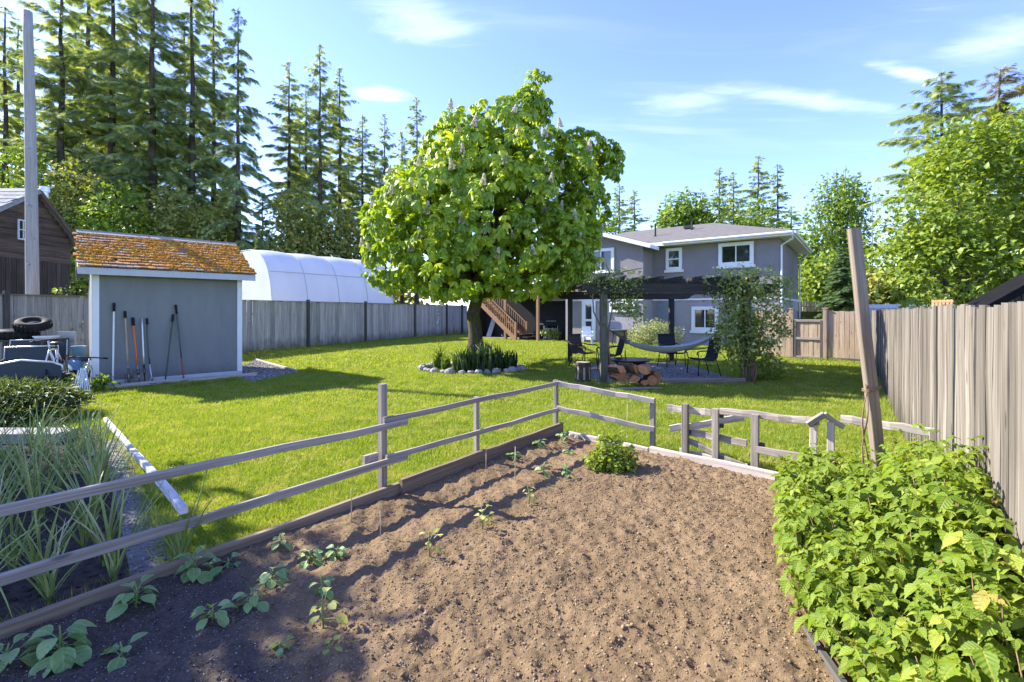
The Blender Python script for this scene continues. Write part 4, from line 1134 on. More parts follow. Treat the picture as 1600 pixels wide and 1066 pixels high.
# ================================================================ cedar deck with stairs
DZ = 2.95
def dq(px, b_): return aw(px, b_)
DB = -2.0
dA0, dA1 = WA1 - .1, WA1 + 5.2
deck = thing('cedar_deck', 'raised cedar deck with balusters and a stair on the left side of the house', 'deck', hp(dA0 + 2, DB))
b = MB(); b.prism([hp(dA0, DB, DZ), hp(dA1, DB, DZ), hp(dA1, 3.2, DZ), hp(dA0, 3.2, DZ)], -UP * .04); b.build('deck_floor', M['cedar'], deck)
plank('rim_beam', hp(dA0 - .6, DB - .02, DZ - .2), hp(dA1, DB - .02, DZ - .2), .05, .30, M['cedar'], deck)
plank('joist', hp(dA0, DB + .4, DZ - .2), hp(dA1, DB + .4, DZ - .2), .05, .25, M['cedar'], deck)
for px in (840.5, 790):
    a = dq(px, DB - .1); p = hp(a, DB - .1)
    put('post', beam_mesh(DZ + 1.0 if px > 800 else DZ, .15, .15, 2, .003), M['cedar'], deck, frame_x(p, p + UP, u))
a = dq(887, DB); p = hp(a, DB + .1)
put('post', beam_mesh(DZ - .32, .24, .24, 1, 0), M['stucco_low'], deck, frame_x(p, p + UP, u))
b = MB(); b.prism([hp(dA0 + .12, -.14, 0), hp(dA1 + 2, -.14, 0), hp(dA1 + 2, -.06, 0), hp(dA0 + .12, -.06, 0)], UP * (DZ - .05)); b.build('deck_shade_panel', M['dark_void'], deck)  # dark panel added for the shade under the deck
b = MB(); b.prism([hp(dA1 + 1.9, DB + 1.0, 0), hp(dA1 + 2.0, DB + 1.0, 0), hp(dA1 + 2.0, -.16, 0), hp(dA1 + 1.9, -.16, 0)], UP * (DZ - .05)); b.build('deck_shade_side', M['dark_void'], deck)  # dark end panel, painted for the same under-deck shade
plank('top_rail', hp(dA0 - .3, DB, DZ + .98), hp(dA1, DB, DZ + .98), .09, .045, M['cedar'], deck)
plank('bottom_rail', hp(dA0 - .3, DB, DZ + .10), hp(dA1, DB, DZ + .10), .05, .07, M['cedar'], deck)
a = dA0 - .25; bal = beam_mesh(.86, .04, .04, 1, 0)
while a < dA1:
    p = hp(a, DB, DZ + .12); put('baluster', bal, M['cedar'], deck, frame_x(p, p + UP, u)); a += .125
# stair
st0 = PY(805, 528, 28.3); st0 = Vector((st0.x, st0.y, 0)); run = 3.55
def stp(s, w_, z): return st0 + v * (run * s) + u * w_ + UP * z
NSTEP = 15
for w_ in (0, 1.15):
    plank('stringer', stp(.0, w_, .05), stp(1.0, w_, DZ - .08), .045, .27, M['cedar'], deck)
    plank('stair_rail', stp(-.03, w_, .95), stp(1.0, w_, DZ + .92), .09, .05, M['cedar'], deck)
    p = stp(-.01, w_, 0); put('newel', beam_mesh(1.08, .13, .13, 1, 0), M['cedar'], deck, frame_x(p, p + UP, u))
    for k in range(1, 22):
        s = k / 22; p = stp(s, w_, .18 + (DZ - .1) * s); put('baluster', bal, M['cedar'], deck, frame_x(p, p + UP * .76, u))
for k in range(NSTEP):
    s = (k + .2) / NSTEP; z = (k + 1) * DZ / NSTEP - .02
    plank('tread', stp(s, -.02, z), stp(s, 1.17, z), .25, .04, M['cedar'], deck)
for k in range(2):
    plank('tread', stp(-.09 - .075 * k, .1, .36 - .18 * k), stp(-.09 - .075 * k, 1.5, .36 - .18 * k), .28, .05, M['cedar'], deck)
    b = MB(); b.bar(stp(-.06 - .075 * k, .12, .17 - .09 * k), stp(-.06 - .075 * k, 1.48, .17 - .09 * k), .03, .3 - .18 * k); b.build('riser', M['post_dark'], deck)

# ================================================================ pergola
perg = thing('pergola', 'dark timber pergola with climbing plants over the gravel seating area', 'pergola', (PF[0] + PF[2]) / 2)
PH = 2.18
for k, p in enumerate(PF):
    put('post', beam_mesh(PH, .165 if k < 2 else .15, .165 if k < 2 else .15, 4, .006), M['pergola_post'] if k < 2 else M['pergola'], perg, frame_x(p, p + UP, Vector((0, -1, 0))))
ex = (PF[1] - PF[0]).normalized()
def notch_beam(a, b_, h, t):
    d = (b_ - a).normalized(); L = (b_ - a).length; sd_ = d.cross(UP)
    prof = [(0, h * .95), (0, h * .55), (.10, h * .45), (.16, h * .12), (.30, 0), (L - .30, 0), (L - .16, h * .12), (L - .10, h * .45), (L, h * .55), (L, h * .95)]
    b = MB(); b.prism([a + d * x + UP * z - sd_ * (t / 2) for x, z in prof], sd_ * t); return b
for (p, q, off) in ((PF[0], PF[1], -.09), (PF[0], PF[1], .09), (PF[3], PF[2], -.09), (PF[3], PF[2], .09)):
    o_ = Vector((0, off, PH - .06)); notch_beam(p - ex * .52 + o_, q + ex * .75 + o_, .26, .05).build('beam', M['pergola'], perg)
ey = (PF[3] - PF[0]).normalized()
for k in range(9):
    p = PF[0].lerp(PF[1], (k - .15) / 7.7); q = PF[3].lerp(PF[2], (k - .15) / 7.7)
    o_ = UP * (PH + .205); notch_beam(p - ey * .42 + o_, q + ey * .55 + o_, .15, .045).build('rafter', M['pergola'], perg)
plank('timber_edging', PF[0] + ex * 1.35 + Vector((0, -.16, .05)), PF[1] + Vector((-.1, -.13, .05)), .12, .11, M['rail'])
tag(bpy.data.objects['timber_edging.001'], 'low timber edging along the near side of the gravel under the pergola', 'edging')
# ================================================================ grass
iris_c = G(738, 577); iris_r = Vector((1.42, 0.95))
hard = [bed_poly, onion_poly, path_poly, patio_poly, seat_poly, shed_gravel, junk_poly,
        [sp_(-.1, -.08), sp_(SL + .1, -.08), sp_(SL + .1, SD), sp_(-.1, SD)],
        [hp(-.1, -.1), hp(AW, -.1), hp(AW, DEP), hp(-.1, DEP)], [hp(WA0, WB - .1), hp(WA1 + 6, WB - .1), hp(WA1 + 6, 4), hp(WA0, 4)]]
def grass_zone(y0, y1, dens, hgt, wid, cl, seed, xl=-14, xr=14):
    n = int(dens * (y1 - y0) * (xr - xl))
    x = rng.uniform(xl, xr, n); y = rng.uniform(y0, y1, n)
    ok = (np.abs(x) < 1.12 * y + .3) & in_poly(x, y, lawn_poly)
    for p in hard: ok &= ~in_poly(x, y, p)
    ok &= ((x - iris_c.x) / iris_r.x) ** 2 + ((y - iris_c.y) / iris_r.y) ** 2 > 1
    thin = fbm(x * 1.1 + 4, y * 1.1, 4, 31)
    ok &= rng.random(n) < np.clip(1.7 - thin * 1.3, .25, 1)
    x, y = x[ok], y[ok]; m = len(x)
    h = hgt * rng.uniform(.55, 1.25, m) * (0.75 + .6 * fbm(x * 2.3, y * 2.3, 3, 4))
    a = rng.uniform(0, 2 * math.pi, m); lean = rng.uniform(.2, 1.1, m)
    w = wid * rng.uniform(.7, 1.3, m); a2 = rng.uniform(0, 2 * math.pi, m)
    B = np.column_stack([x, y, np.full(m, -.012)])
    S_ = np.column_stack([np.cos(a2), np.sin(a2), np.zeros(m)]) * w[:, None] / 2
    Tp = B + np.column_stack([np.cos(a) * lean * h, np.sin(a) * lean * h, h])
    V = np.stack([B - S_, B + S_, Tp], 1).reshape(-1, 3)
    T = np.arange(3 * m).reshape(-1, 3)
    r = np.clip(rng.random(m) * .75 + .35 * (fbm(x * 3.1, y * 3.1, 3, 8) - .3), 0, 1)
    r = np.where(rng.random(m) < .035, 1.0, r)
    cl.add(V, T, np.repeat(r, 3))
gc = Cloud()
grass_zone(2.2, 5.2, 9500, .042, .0052, gc, 1, -5.5, 5)
grass_zone(5.2, 8.5, 5600, .045, .0075, gc, 2, -8.5, 8)
grass_zone(8.5, 14, 2000, .05, .013, gc, 3, -11, 13)
grass_zone(14, 34, 460, .06, .026, gc, 4, -12, 16)
# unmown edges along boards and fences
def edge_grass(p0, p1, n, wdt, hgt, wid):
    s = rng.random(n); x = p0[0] + (p1[0] - p0[0]) * s + rng.normal(0, wdt, n); y = p0[1] + (p1[1] - p0[1]) * s + rng.normal(0, wdt, n)
    ok = ~in_poly(x, y, bed_poly); x, y = x[ok], y[ok]; n = len(x)
    h = hgt * rng.uniform(.4, 1.3, n) * (.4 + 1.1 * fbm(x * 2, y * 2, 3, 66)); a = rng.uniform(0, 6.3, n); lean = rng.uniform(.1, .8, n)
    B = np.column_stack([x, y, np.full(n, -.012)]); a2 = rng.uniform(0, 6.3, n)
    S_ = np.column_stack([np.cos(a2), np.sin(a2), np.zeros(n)]) * (wid / 2)
    V = np.stack([B - S_, B + S_, B + np.column_stack([np.cos(a) * lean * h, np.sin(a) * lean * h, h])], 1).reshape(-1, 3)
    gc.add(V, np.arange(3 * n).reshape(-1, 3), np.repeat(rng.random(n) * .8, 3))
edge_grass(bl(-.05, -.08), bl(5.4, -.08), 7000, .05, .10, .006)
edge_grass(Kc + Vector((.05, .1, 0)), Fc + Vector((.05, .1, 0)), 3500, .05, .09, .006)
edge_grass(FR0 + fr_d * 3.5 - fr_n * .06, CORN - fr_n * .06, 6000, .05, .11, .009)
edge_grass(CORN + nk * .1, BK1 + nk * .1, 1500, .06, .10, .015)
edge_grass(LF0 + ln * .12, LF1 + ln * .12, 3500, .07, .13, .016)
edge_grass(G(196, 690), G(276, 892), 2600, .05, .09, .006)
edge_grass(G(375, 592), G(150, 622), 2500, .05, .10, .01)
edge_grass(seat_poly[0], seat_poly[1], 1500, .05, .10, .01)
for k in range(260):       # clover and coarse tufts in the turf
    y = random.uniform(4.2, 17); x = random.uniform(-9, 11)
    if abs(x) < 1.05 * y and in_poly(np.array([x]), np.array([y]), lawn_poly)[0] and not any(in_poly(np.array([x]), np.array([y]), p)[0] for p in hard):
        edge_grass((x - .05, y), (x + .05, y), random.randint(40, 130), random.uniform(.03, .08), random.uniform(.06, .10), .006 + .0007 * y)
put('grass', gc.mesh('grass'), M['grass'], None, None, 'stuff')

# ================================================================ tree builders
def part_tree(name, parts, label, cat, loc, s=1.0, rot=0.0, group=None, sxy=None):
    o = bpy.data.objects.new(name, None); COL.objects.link(o)
    sx = sxy if sxy is not None else s
    o.matrix_basis = Matrix.Translation(Vector(loc)) @ Matrix.Rotation(rot, 4, 'Z') @ Matrix.Diagonal((sx, sx, s, 1))
    WM[o] = I4
    for nm, me in parts:
        put(nm, me, None, o, None, 'stuff' if nm == 'limbs' else None)
    return tag(o, label, cat, group)
def fir_meshes(h, base, rmax, nbr, seed, mat, warm=False, dens=1.0, droop=.35, tr=None, tip_up=.15):
    g = np.random.default_rng(seed); rr = random.Random(seed)
    b = MB(); tr = tr or h * .0135
    pts = [(rr.uniform(-.06, .06), rr.uniform(-.06, .06), h * k / 12) for k in range(13)]
    b.tube(pts, [tr * (1 - .93 * k / 12) + .015 for k in range(13)], 8)
    bb = MB(); D, PP, SC, RN = [], [], [], []
    for k in range(nbr):
        f = (k + g.random()) / nbr; f = f ** .9
        z = h * (base + (1 - base) * f)
        prof = (1 - f) ** .62 * (0.6 + .4 * min(1, f * 4 + .15)) + .03
        L = rmax * prof * g.uniform(.4, 1.2)
        az = g.uniform(0, 2 * math.pi); hd = np.array([math.cos(az), math.sin(az), 0])
        up0 = tip_up + .5 * f - .25 * (1 - f)
        def P(s): return hd * L * s + np.array([0, 0, z + (up0 * s - droop * s * s) * L])
        if L > .9: bb.tube([P(s) for s in (0, .35, .7, 1)], [max(.012, L * .012) * q for q in (1, .75, .45, .2)], 3, False)
        n = int(max(5, L * 9 * dens))
        s = g.uniform(.03, 1.0, n) ** .85
        side = np.array([-hd[1], hd[0], 0])
        for sj in s:
            for _ in range(3):
                lat = g.choice((-1, 1)) * g.uniform(.15, 1.0)
                tl = (0.16 * L * (1.15 - sj) + .26) * g.uniform(.7, 1.3)
                d = hd * (.75) + side * lat + np.array([0, 0, -.28 - g.uniform(0, .5)])
                d /= np.linalg.norm(d)
                st = P(sj) + d * tl * g.uniform(0, .5)
                PP.append(st); D.append(d); SC.append((g.uniform(.34, .58) * min(1, tl * 1.8), tl, tl)); RN.append(g.random())
    # leader
    for _ in range(14):
        a = g.uniform(0, 6.28); d = np.array([math.cos(a) * .5, math.sin(a) * .5, .7]); D.append(d); PP.append(np.array([0, 0, h * g.uniform(.95, 1.0)])); SC.append((.2, .5, .5)); RN.append(g.random())
    D, PP = np.array(D), np.array(PP)
    upv = np.array([0, 0, 1.0]) + g.normal(0, .45, D.shape)
    V, T, Rn = scatter(SPRAY[0], SPRAY[1], frames(D, upv), PP, np.array(SC) * np.array([1.7, 1.12, 1.12]), np.array(RN))
    tm = b.mesh('fir_trunk', True); tm.materials.append(M['bark_fir'])
    bm_ = bb.mesh('fir_limbs'); bm_.materials.append(M['bark_fir'])
    cm = mesh_np('fir_crown', V, T, Rn); cm.materials.append(mat)
    return [('trunk', tm), ('limbs', bm_), ('crown', cm)]
def blob_crown(blobs, ncl, per, rcl, size, seed, mat, up=.6, out=.6, down=.25, shell=.8, tmpl=LEAF4, smooth=False, name='crown', rbias=None):
    g = np.random.default_rng(seed)
    w = np.array([b_[1][0] * b_[1][2] for b_ in blobs], float); w /= w.sum()
    bi = g.choice(len(blobs), ncl, p=w)
    C_ = np.array([b_[0] for b_ in blobs], float)[bi]; Rr = np.array([b_[1] for b_ in blobs], float)[bi]
    d = norm(g.normal(size=(ncl, 3)))
    fr = np.where(g.random(ncl) < shell, g.uniform(.74, 1.06, ncl), g.uniform(.2, .75, ncl))
    cc = C_ + d * Rr * fr[:, None]
    cc = np.repeat(cc, per, 0); dd = np.repeat(d, per, 0)
    n = len(cc); P_ = cc + g.normal(0, rcl, (n, 3)) * np.array([1, 1, .7])
    dr = norm(dd * out + g.normal(0, .55, (n, 3)) + np.array([0, 0, -down]))
    nz = np.array([0, 0, up]) + dd * .5 + g.normal(0, .35, (n, 3))
    s_ = size * g.uniform(.65, 1.25, n)
    rn = np.clip(np.repeat(g.random(ncl) * .45, per) + g.random(n) * .6 - .02, 0, 1)
    ok = P_[:, 2] > .02
    V, T, Rn = scatter(tmpl[0], tmpl[1], frames(dr, nz)[ok], P_[ok], s_[ok], rn[ok])
    me = mesh_np(name, V, T, Rn, smooth); me.materials.append(mat)
    return me
def limbs_mesh(h0, r0, tips, seed, mat, wob=.12, n=7, base=(0, 0, 0), flare=1.35, sub=0):
    """trunk to h0, then a curved limb to every tip"""
    rr = random.Random(seed); b = MB()
    b.tube([(base[0] + rr.uniform(-.02, .02) * k, base[1] + rr.uniform(-.02, .02) * k, base[2] + h0 * k / 5) for k in range(6)], [r0 * (flare - (flare - 1) * min(1, k / 1.6)) * (1 - .06 * k) for k in range(6)], 12, jit=.04)
    for t in tips:
        t = Vector(t); s = Vector((base[0], base[1], base[2] + h0 * rr.uniform(.82, 1.0)))
        pts = []
        for k in range(n):
            f = k / (n - 1); p = s.lerp(t, f); p.z += math.sin(f * math.pi) * -.10 * (t - s).length * (1 if t.z < s.z + 2 else -.3)
            pts.append(p + Vector((rr.uniform(-1, 1), rr.uniform(-1, 1), rr.uniform(-1, 1))) * wob * (0 if k in (0,) else 1))
        b.tube(pts, [r0 * .55 * (1 - .9 * k / (n - 1)) + .008 for k in range(n)], 6)
        for q in range(sub):
            f = rr.uniform(.4, .9); a = pts[int(f * (n - 1))]; e_ = a + Vector((rr.uniform(-1, 1), rr.uniform(-1, 1), rr.uniform(-.3, .5))) * min(1.2, (t - s).length * .22)
            b.tube([a, a.lerp(e_, .5) + UP * .05, e_], [r0 * .14, r0 * .09, .006], 4)
    me = b.mesh('trunk', True); me.materials.append(mat); return me

# ---------------------------------------------------------------- firs
FV = [fir_meshes(30, .14, 5.3, 128, 1, M['fir'], dens=1.0), fir_meshes(30, .22, 4.9, 115, 2, M['fir'], dens=1.0, droop=.45),
      fir_meshes(30, .40, 4.2, 96, 3, M['fir'], dens=1.05), fir_meshes(30, .30, 4.5, 106, 4, M['fir'], dens=1.0, droop=.25),
      fir_meshes(30, .10, 5.8, 138, 5, M['fir'], dens=1.0, droop=.5)]
FW = fir_meshes(20, .10, 6.6, 120, 9, M['fir_warm'], dens=.85, droop=.32, tip_up=.22)
FD = fir_meshes(20, .12, 6.0, 110, 10, M['fir'], dens=1.0, droop=.40, tip_up=.30)
CD = fir_meshes(14, .02, 3.1, 210, 12, M['cedar_leaf'], dens=1.15, droop=.55)
firs = [  # px, top y, distance, variant, width factor, label
    (8, 10, 56, 1, 1.0, 'tall fir at the far left edge behind the barn roof'),
    
    (96, -90, 52, 0, 1.0, 'tall dense fir rising just right of the barn gable'),
    (138, -120, 60, 1, 1.0, 'tall fir behind the left end of the mossy shed roof'),
    (176, -140, 54, 4, .95, 'broad drooping fir above the left part of the shed roof'),
    (214, -60, 62, 1, 1.0, 'tall fir behind the broad fir over the shed roof'),
    (238, -130, 52, 0, .95, 'tall fir with a thick bare lower trunk above the middle of the shed roof'),
    
    (300, -80, 55, 1, .95, 'tall fir above the right part of the shed roof'),
    (334, -30, 60, 0, .8, 'fir whose top leaves the frame, next left of the lone conical fir'),
    (372, 14, 47, 4, .72, 'conical fir beside open sky at the right end of the tall fir stand'),
    (452, 97, 58, 2, .85, 'fir with a bare lower trunk over the left part of the greenhouse'),
    (500, 68, 57, 3, .85, 'highest fir of the group above the greenhouse'),
    (531, 106, 62, 2, .9, 'fir with a high crown just right of the highest one above the greenhouse'),
    (566, 180, 66, 2, .9, 'thin fir above the far end of the greenhouse'),
    (601, 178, 64, 3, .75, 'slender fir left of the chestnut crown'),
    (628, 205, 70, 2, .8, 'low slender fir half hidden by the chestnut crown'),
    (651, 152, 64, 1, .75, 'pointed fir rising over the left shoulder of the chestnut crown'),
    (585, 232, 74, 2, .8, 'distant thin fir with a bare trunk between taller ones over the greenhouse'),
    (478, 140, 72, 2, .9, 'distant fir filling the gap in the group above the greenhouse'),
    (545, 215, 72, 2, .8, 'small distant fir with a bare stem over the greenhouse hoops'),
    (410, 300, 48, 0, .9, 'small dark fir behind the near end of the greenhouse'),
    (28, 40, 80, 0, 1.2, 'distant fir filling the gap left of the utility pole'), 
    (118, 20, 84, 1, 1.2, 'distant fir behind the gap above the barn gable'), 
    (196, 30, 86, 4, 1.2, 'distant fir deep behind the left shed firs'), 
    (288, 40, 84, 0, 1.2, 'distant fir in the gap over the right part of the shed roof'), 
     (468, 170, 82, 4, 1.0, 'distant low fir behind the left of the greenhouse group'),
    (968, 288, 74, 0, .8, 'fir directly right of the chestnut crown behind the house wing'),
    (991, 297, 76, 1, .8, 'narrow bluish fir, second one right of the chestnut crown'),
    (1040, 310, 62, 4, .8, 'short pointed fir behind the middle of the house roof'),
    (1124, 262, 72, 1, .8, 'tall fir behind the ridge of the house roof, with a thinner one touching it'),
    (1146, 268, 74, 3, .7, 'thin fir touching the taller one behind the ridge'),
    (1185, 243, 70, 0, .8, 'tallest fir behind the right half of the house roof'),
    (1215, 256, 72, 1, .72, 'fir just right of the tallest one behind the house roof'),
    (1236, 322, 60, 4, .9, 'dark low fir behind the right eave of the house'),
    (1098, 300, 80, 3, .7, 'faint distant fir behind the house roof vents'),
    (1345, 330, 60, 3, .8, 'dark fir between the bare-topped tree and the big bright maple'),
]
for k, (px, ty, Yd, vr, wf, lab) in enumerate(firs):
    hgt = H + (HY - ty) / F * Yd
    part_tree('fir_tree', FV[vr], lab, 'tree', ((px - 800) / F * Yd, Yd, -.05), hgt / 30, random.uniform(0, 6.28), 'firs along the edge of the wood', sxy=wf * (hgt / 30) ** .6 * (1.4 if px > 900 else 1.08))
for (px, ty, Yd, ms, wf, lab, h0) in ((1472, 112, 37, FD, .92, 'large dark spreading fir with drooping limbs rising left behind the bright maple', 20), (1562, 108, 39, FW, 1.0, 'large olive-brown fir rising over the top of the bright maple', 20)):
    hgt = H + (HY - ty) / F * Yd
    part_tree('fir_tree', ms, lab, 'tree', ((px - 800) / F * Yd, Yd, -.05), hgt / h0, 1.0, 'firs along the edge of the wood', sxy=wf * hgt / h0 * 1.2)
part_tree('cedar_tree', CD, 'dark dense conical cedar behind the back fence, left of the leaning stake', 'tree', ((1314 - 800) / F * 33, 33, 0), (H + (HY - 388) / F * 33) / 14, 0, None, sxy=.62)
part_tree('cedar_tree', CD, 'small conical evergreen just above the fence at the near end of the greenhouse', 'tree', ((405 - 800) / F * 36, 36, 0), (H + (HY - 360) / F * 36) / 14, 1, None, sxy=.5)

# ---------------------------------------------------------------- broadleaf trees and undergrowth
def broad(name, px, Yd, blobs, ncl, per, rcl, size, seed, mat, label, cat, tips=None, h0=1.5, r0=.16, shell=.8, group=None, sub=0, tmat='bark_grey', **k):
    ps = []
    if tips is not None: ps.append(('trunk', limbs_mesh(h0, r0, tips, seed, M[tmat], sub=sub)))
    ps.append(('crown', blob_crown(blobs, ncl, per, rcl, size, seed, mat, shell=shell, **k)))
    return part_tree(name, ps, label, cat, ((px - 800) / F * Yd, Yd, -.02), 1, 0, group)
def blobs_px(Yd, pxc, lst):
    """ellipsoids given in frame units (x, y, half width, half height) at a distance, relative to a tree at bearing pxc"""
    return [(((x - pxc) / F * Yd, dy, H + (HY - y) / F * Yd), (w / F * Yd, w / F * Yd * .85, h / F * Yd)) for (x, y, w, h, dy) in lst]
bl_ = blobs_px(22, 1505, [(1530, 300, 95, 105, 0), (1450, 340, 65, 80, -.4), (1590, 330, 90, 120, .3), (1430, 420, 62, 60, -.8), (1510, 415, 100, 65, -1.0), (1610, 420, 80, 70, -.5), (1490, 245, 45, 50, 0), (1565, 222, 50, 48, .5), (1410, 385, 40, 50, 0), (1640, 260, 70, 90, 0.5)])
broad('maple_tree', 1505, 22, bl_, 1500, 11, .34, .27, 21, M['maple'], 'big bright yellow-green maple overhanging the right fence', 'tree', [b_[0] for b_ in bl_], 2.2, .26, sub=3, up=1.3, down=.1)
bl_ = blobs_px(52, 1312, [(1312, 345, 48, 42, 0), (1295, 390, 38, 38, 0), (1335, 385, 38, 40, 0), (1312, 310, 40, 30, 0)])
tips_ = [(((1312 + dx) - 1312) / F * 52, random.uniform(-1, 1), H + (HY - yy) / F * 52) for dx, yy in [(-44, 305), (-34, 290), (-24, 275), (-14, 268), (-6, 262), (4, 260), (12, 262), (20, 268), (28, 272), (36, 285), (42, 300), (-50, 322), (0, 275), (-18, 285), (24, 290)]]
broad('bare_topped_tree', 1312, 52, bl_ + [((0, 0, 14.2), (3.2, 2.4, 2.6))], 520, 8, .5, .42, 22, M['bush'], 'upright tree with a half bare twiggy crown behind the back fence', 'tree', tips_, 6, .2, shell=.6, sub=6)
bl_ = blobs_px(58, 1072, [(1072, 325, 26, 26, 0), (1060, 345, 30, 22, 0), (1085, 350, 24, 22, 0)])
broad('broadleaf_tree', 1072, 58, bl_, 330, 8, .5, .5, 23, M['bush'], 'light green tree behind the house roof, right of the short pointed fir', 'tree', [b_[0] for b_ in bl_], 4, .2)
bs = [  # px, Y, width px, top y, bottom y, mat, label
    (30, 48, 95, 235, 470, 'bush', 'tall sunlit broadleaf tree behind the barn roof'),
    (118, 46, 70, 262, 470, 'under', 'leafy tree right behind the barn gable'),
    (185, 44, 62, 290, 470, 'bush', 'bright bushy tree behind the left half of the shed roof'),
    (262, 46, 62, 292, 470, 'under', 'bushy tree behind the middle of the shed roof'),
    (330, 46, 46, 318, 470, 'under', 'bushy tree behind the right end of the shed roof'),
    (458, 46, 46, 296, 470, 'under', 'dull green tree behind the near half of the greenhouse'),
    (512, 48, 40, 318, 470, 'under', 'olive leafy tree behind the middle of the greenhouse'),
    (562, 50, 38, 322, 470, 'under', 'thin leafy tree behind the far end of the greenhouse'),
    (940, 52, 45, 318, 470, 'bush', 'soft green tree between the chestnut crown and the wing roof'),
    (1120, 56, 52, 306, 470, 'bush', 'bright bushy tree behind the ridge of the house roof'),
    (1180, 54, 56, 306, 470, 'bush', 'leafy tree behind the right half of the house roof'),
    (1262, 46, 46, 340, 480, 'bush', 'bright green bushy tree just right of the house eave'),
    (1290, 37, 36, 400, 486, 'maple', 'yellow-green bush above the picket fence beside the house'),
    (1350, 40, 44, 395, 486, 'bush', 'green bushy tree behind the leaning stake'),
    (1392, 34, 36, 420, 486, 'under', 'dark leafy bush behind the parked van'),
]
for k, (px, Yd, w_, ty, by, mt, lab) in enumerate(bs):
    hgt = (by - ty)
    bl_ = blobs_px(Yd, px, [(px, ty + hgt * .30, w_ * .72, hgt * .30, 0), (px - w_ * .4, ty + hgt * .55, w_ * .6, hgt * .32, 0), (px + w_ * .4, ty + hgt * .58, w_ * .62, hgt * .30, 0), (px, ty + hgt * .75, w_ * .85, hgt * .26, 0)])
    broad('leafy_tree' if hgt > 100 else 'leafy_bush', px, Yd, bl_, int(220 + hgt * w_ / 26), 8, .42, .40, 40 + k, M[mt], lab, 'tree' if hgt > 100 else 'bush', [b_[0] for b_ in bl_], 1.5, .14, shell=.72)
# the far wood closes the view between the trunks
for k, (x0, x1, Yd, zt) in enumerate(((-110, -14, 92, 8.5), (8, 120, 96, 9.0), (62, 190, 70, 11.0))):
    n = 3200; g = np.random.default_rng(80 + k); xx = g.uniform(x0, x1, n); hh_ = zt * (.55 + .6 * vnoise(xx * .12, xx * 0, 3 + k))
    PP = np.column_stack([xx, Yd + g.normal(0, 2.5, n), g.random(n) ** .8 * hh_]); dd = norm(g.normal(size=(n, 3)) + np.array([0, -.3, -.3]))
    V, T, Rn = scatter(LEAF4[0], LEAF4[1], frames(dd, g.normal(0, .5, (n, 3)) + np.array([0, -.4, .6])), PP, g.uniform(.9, 1.9, n), g.random(n))
    o = put('far_wood', mesh_np('far_wood', V, T, Rn), M['under'], None, None, 'stuff')
# unseen tree added past the left edge, crown shaped to shade the onion bed
bl_ = [((x, y, z), (1.35, 1.3, 1.5)) for x, y, z in ((-8.0, 3.4, 4.0), (-8.4, 4.0, 4.1), (-9.3, 5.5, 4.1), (-8.7, 4.3, 3.9), (-9.6, 5.0, 4.1), (-11.0, 5.6, 4.2), (-9.9, 3.5, 4.3), (-8.6, 2.6, 4.4), (-8.0, 2.5, 4.0), (-12.3, 6.6, 4.2))]
o = part_tree('shade_tree', [('trunk', limbs_mesh(2.2, .16, [b_[0] for b_ in bl_], 61, M['bark_grey'], base=(-9.2, 4.0, 0))), ('crown', blob_crown(bl_, 900, 11, .25, .26, 61, M['bush'], shell=.6))], 'unseen leafy tree added outside the left edge of view to shade the onion bed', 'tree', (0, 0, 0))

# ---------------------------------------------------------------- chestnut
CY = 15.15; cX = (742 - 800) / F * CY
LOBES = [  # bearing, row, half width, half height, depth offset: the masses of the crown
    (836, 148, 34, 40, .2), (838, 136, 24, 30, .0), (826, 164, 38, 36, .35), (815, 180, 46, 36, .0), (785, 196, 54, 44, -.3), (708, 226, 54, 50, .3), (902, 240, 56, 50, .2), (760, 262, 92, 74, -1.2), (658, 298, 54, 54, -.2),
    (845, 300, 82, 74, -1.3), (915, 322, 46, 54, .3), (612, 348, 50, 52, .1), (690, 350, 88, 72, -1.7), (790, 372, 92, 74, -2.2), (866, 392, 70, 58, -1.2),
    (628, 412, 56, 46, -.8), (720, 428, 76, 44, -1.9), (820, 430, 70, 42, -1.6), (892, 392, 48, 54, .6), (660, 330, 95, 90, 1.5), (850, 330, 96, 96, 1.6), (760, 300, 130, 130, 2.0), (760, 410, 130, 50, 1.6), (958, 250, 22, 30, .1), (590, 318, 24, 24, -.2)]
LB = [(((x - 800) / F * CY, CY + dy, H + (HY - y) / F * CY), ((w - 12) / F * CY, max(w - 12, h - 9) * .95 / F * CY, (h - 9) / F * CY)) for (x, y, w, h, dy) in LOBES]
def chest_leaf_mesh(seed, nl=6):
    g = random.Random(seed); V, T, n0 = [], [], 0
    prof = [.03, .10, .19, .25, .23, .10, 0]
    v0, t0 = leaf_template(prof, .22, .32)
    for k in range(nl):
        a = (k - (nl - 1) / 2) / (nl - 1) * 4.6; L = .215 * (1 - .07 * abs(k - (nl - 1) / 2)) * g.uniform(.9, 1.1)
        dn = g.uniform(.35, .95)
        d = np.array([[math.sin(a), math.cos(a), -dn]]); m = frames(d, np.array([[0.05 * math.sin(a), 0.05 * math.cos(a), 1.0]]))[0]
        V.append((v0 * L) @ m.T); T.append(t0 + n0); n0 += len(v0)
    pet = np.array([(-.003, -.13, .03), (.003, -.13, .03), (0, 0, 0)]); V.append(pet); T.append(np.array([(0, 1, 2)]) + n0)
    return np.concatenate(V), np.concatenate(T), np.concatenate([v0] * nl + [np.array([(0.2, .5, 0)] * 3)])
CLV = [chest_leaf_mesh(s, 5 + s % 3) for s in range(6)]
g = np.random.default_rng(77)
ros, rdir = [], []
lw = np.array([b_[1][0] * b_[1][2] + .25 for b_ in LB]); lw /= lw.sum()
cen = np.array((cX + .35, CY, 5.0))
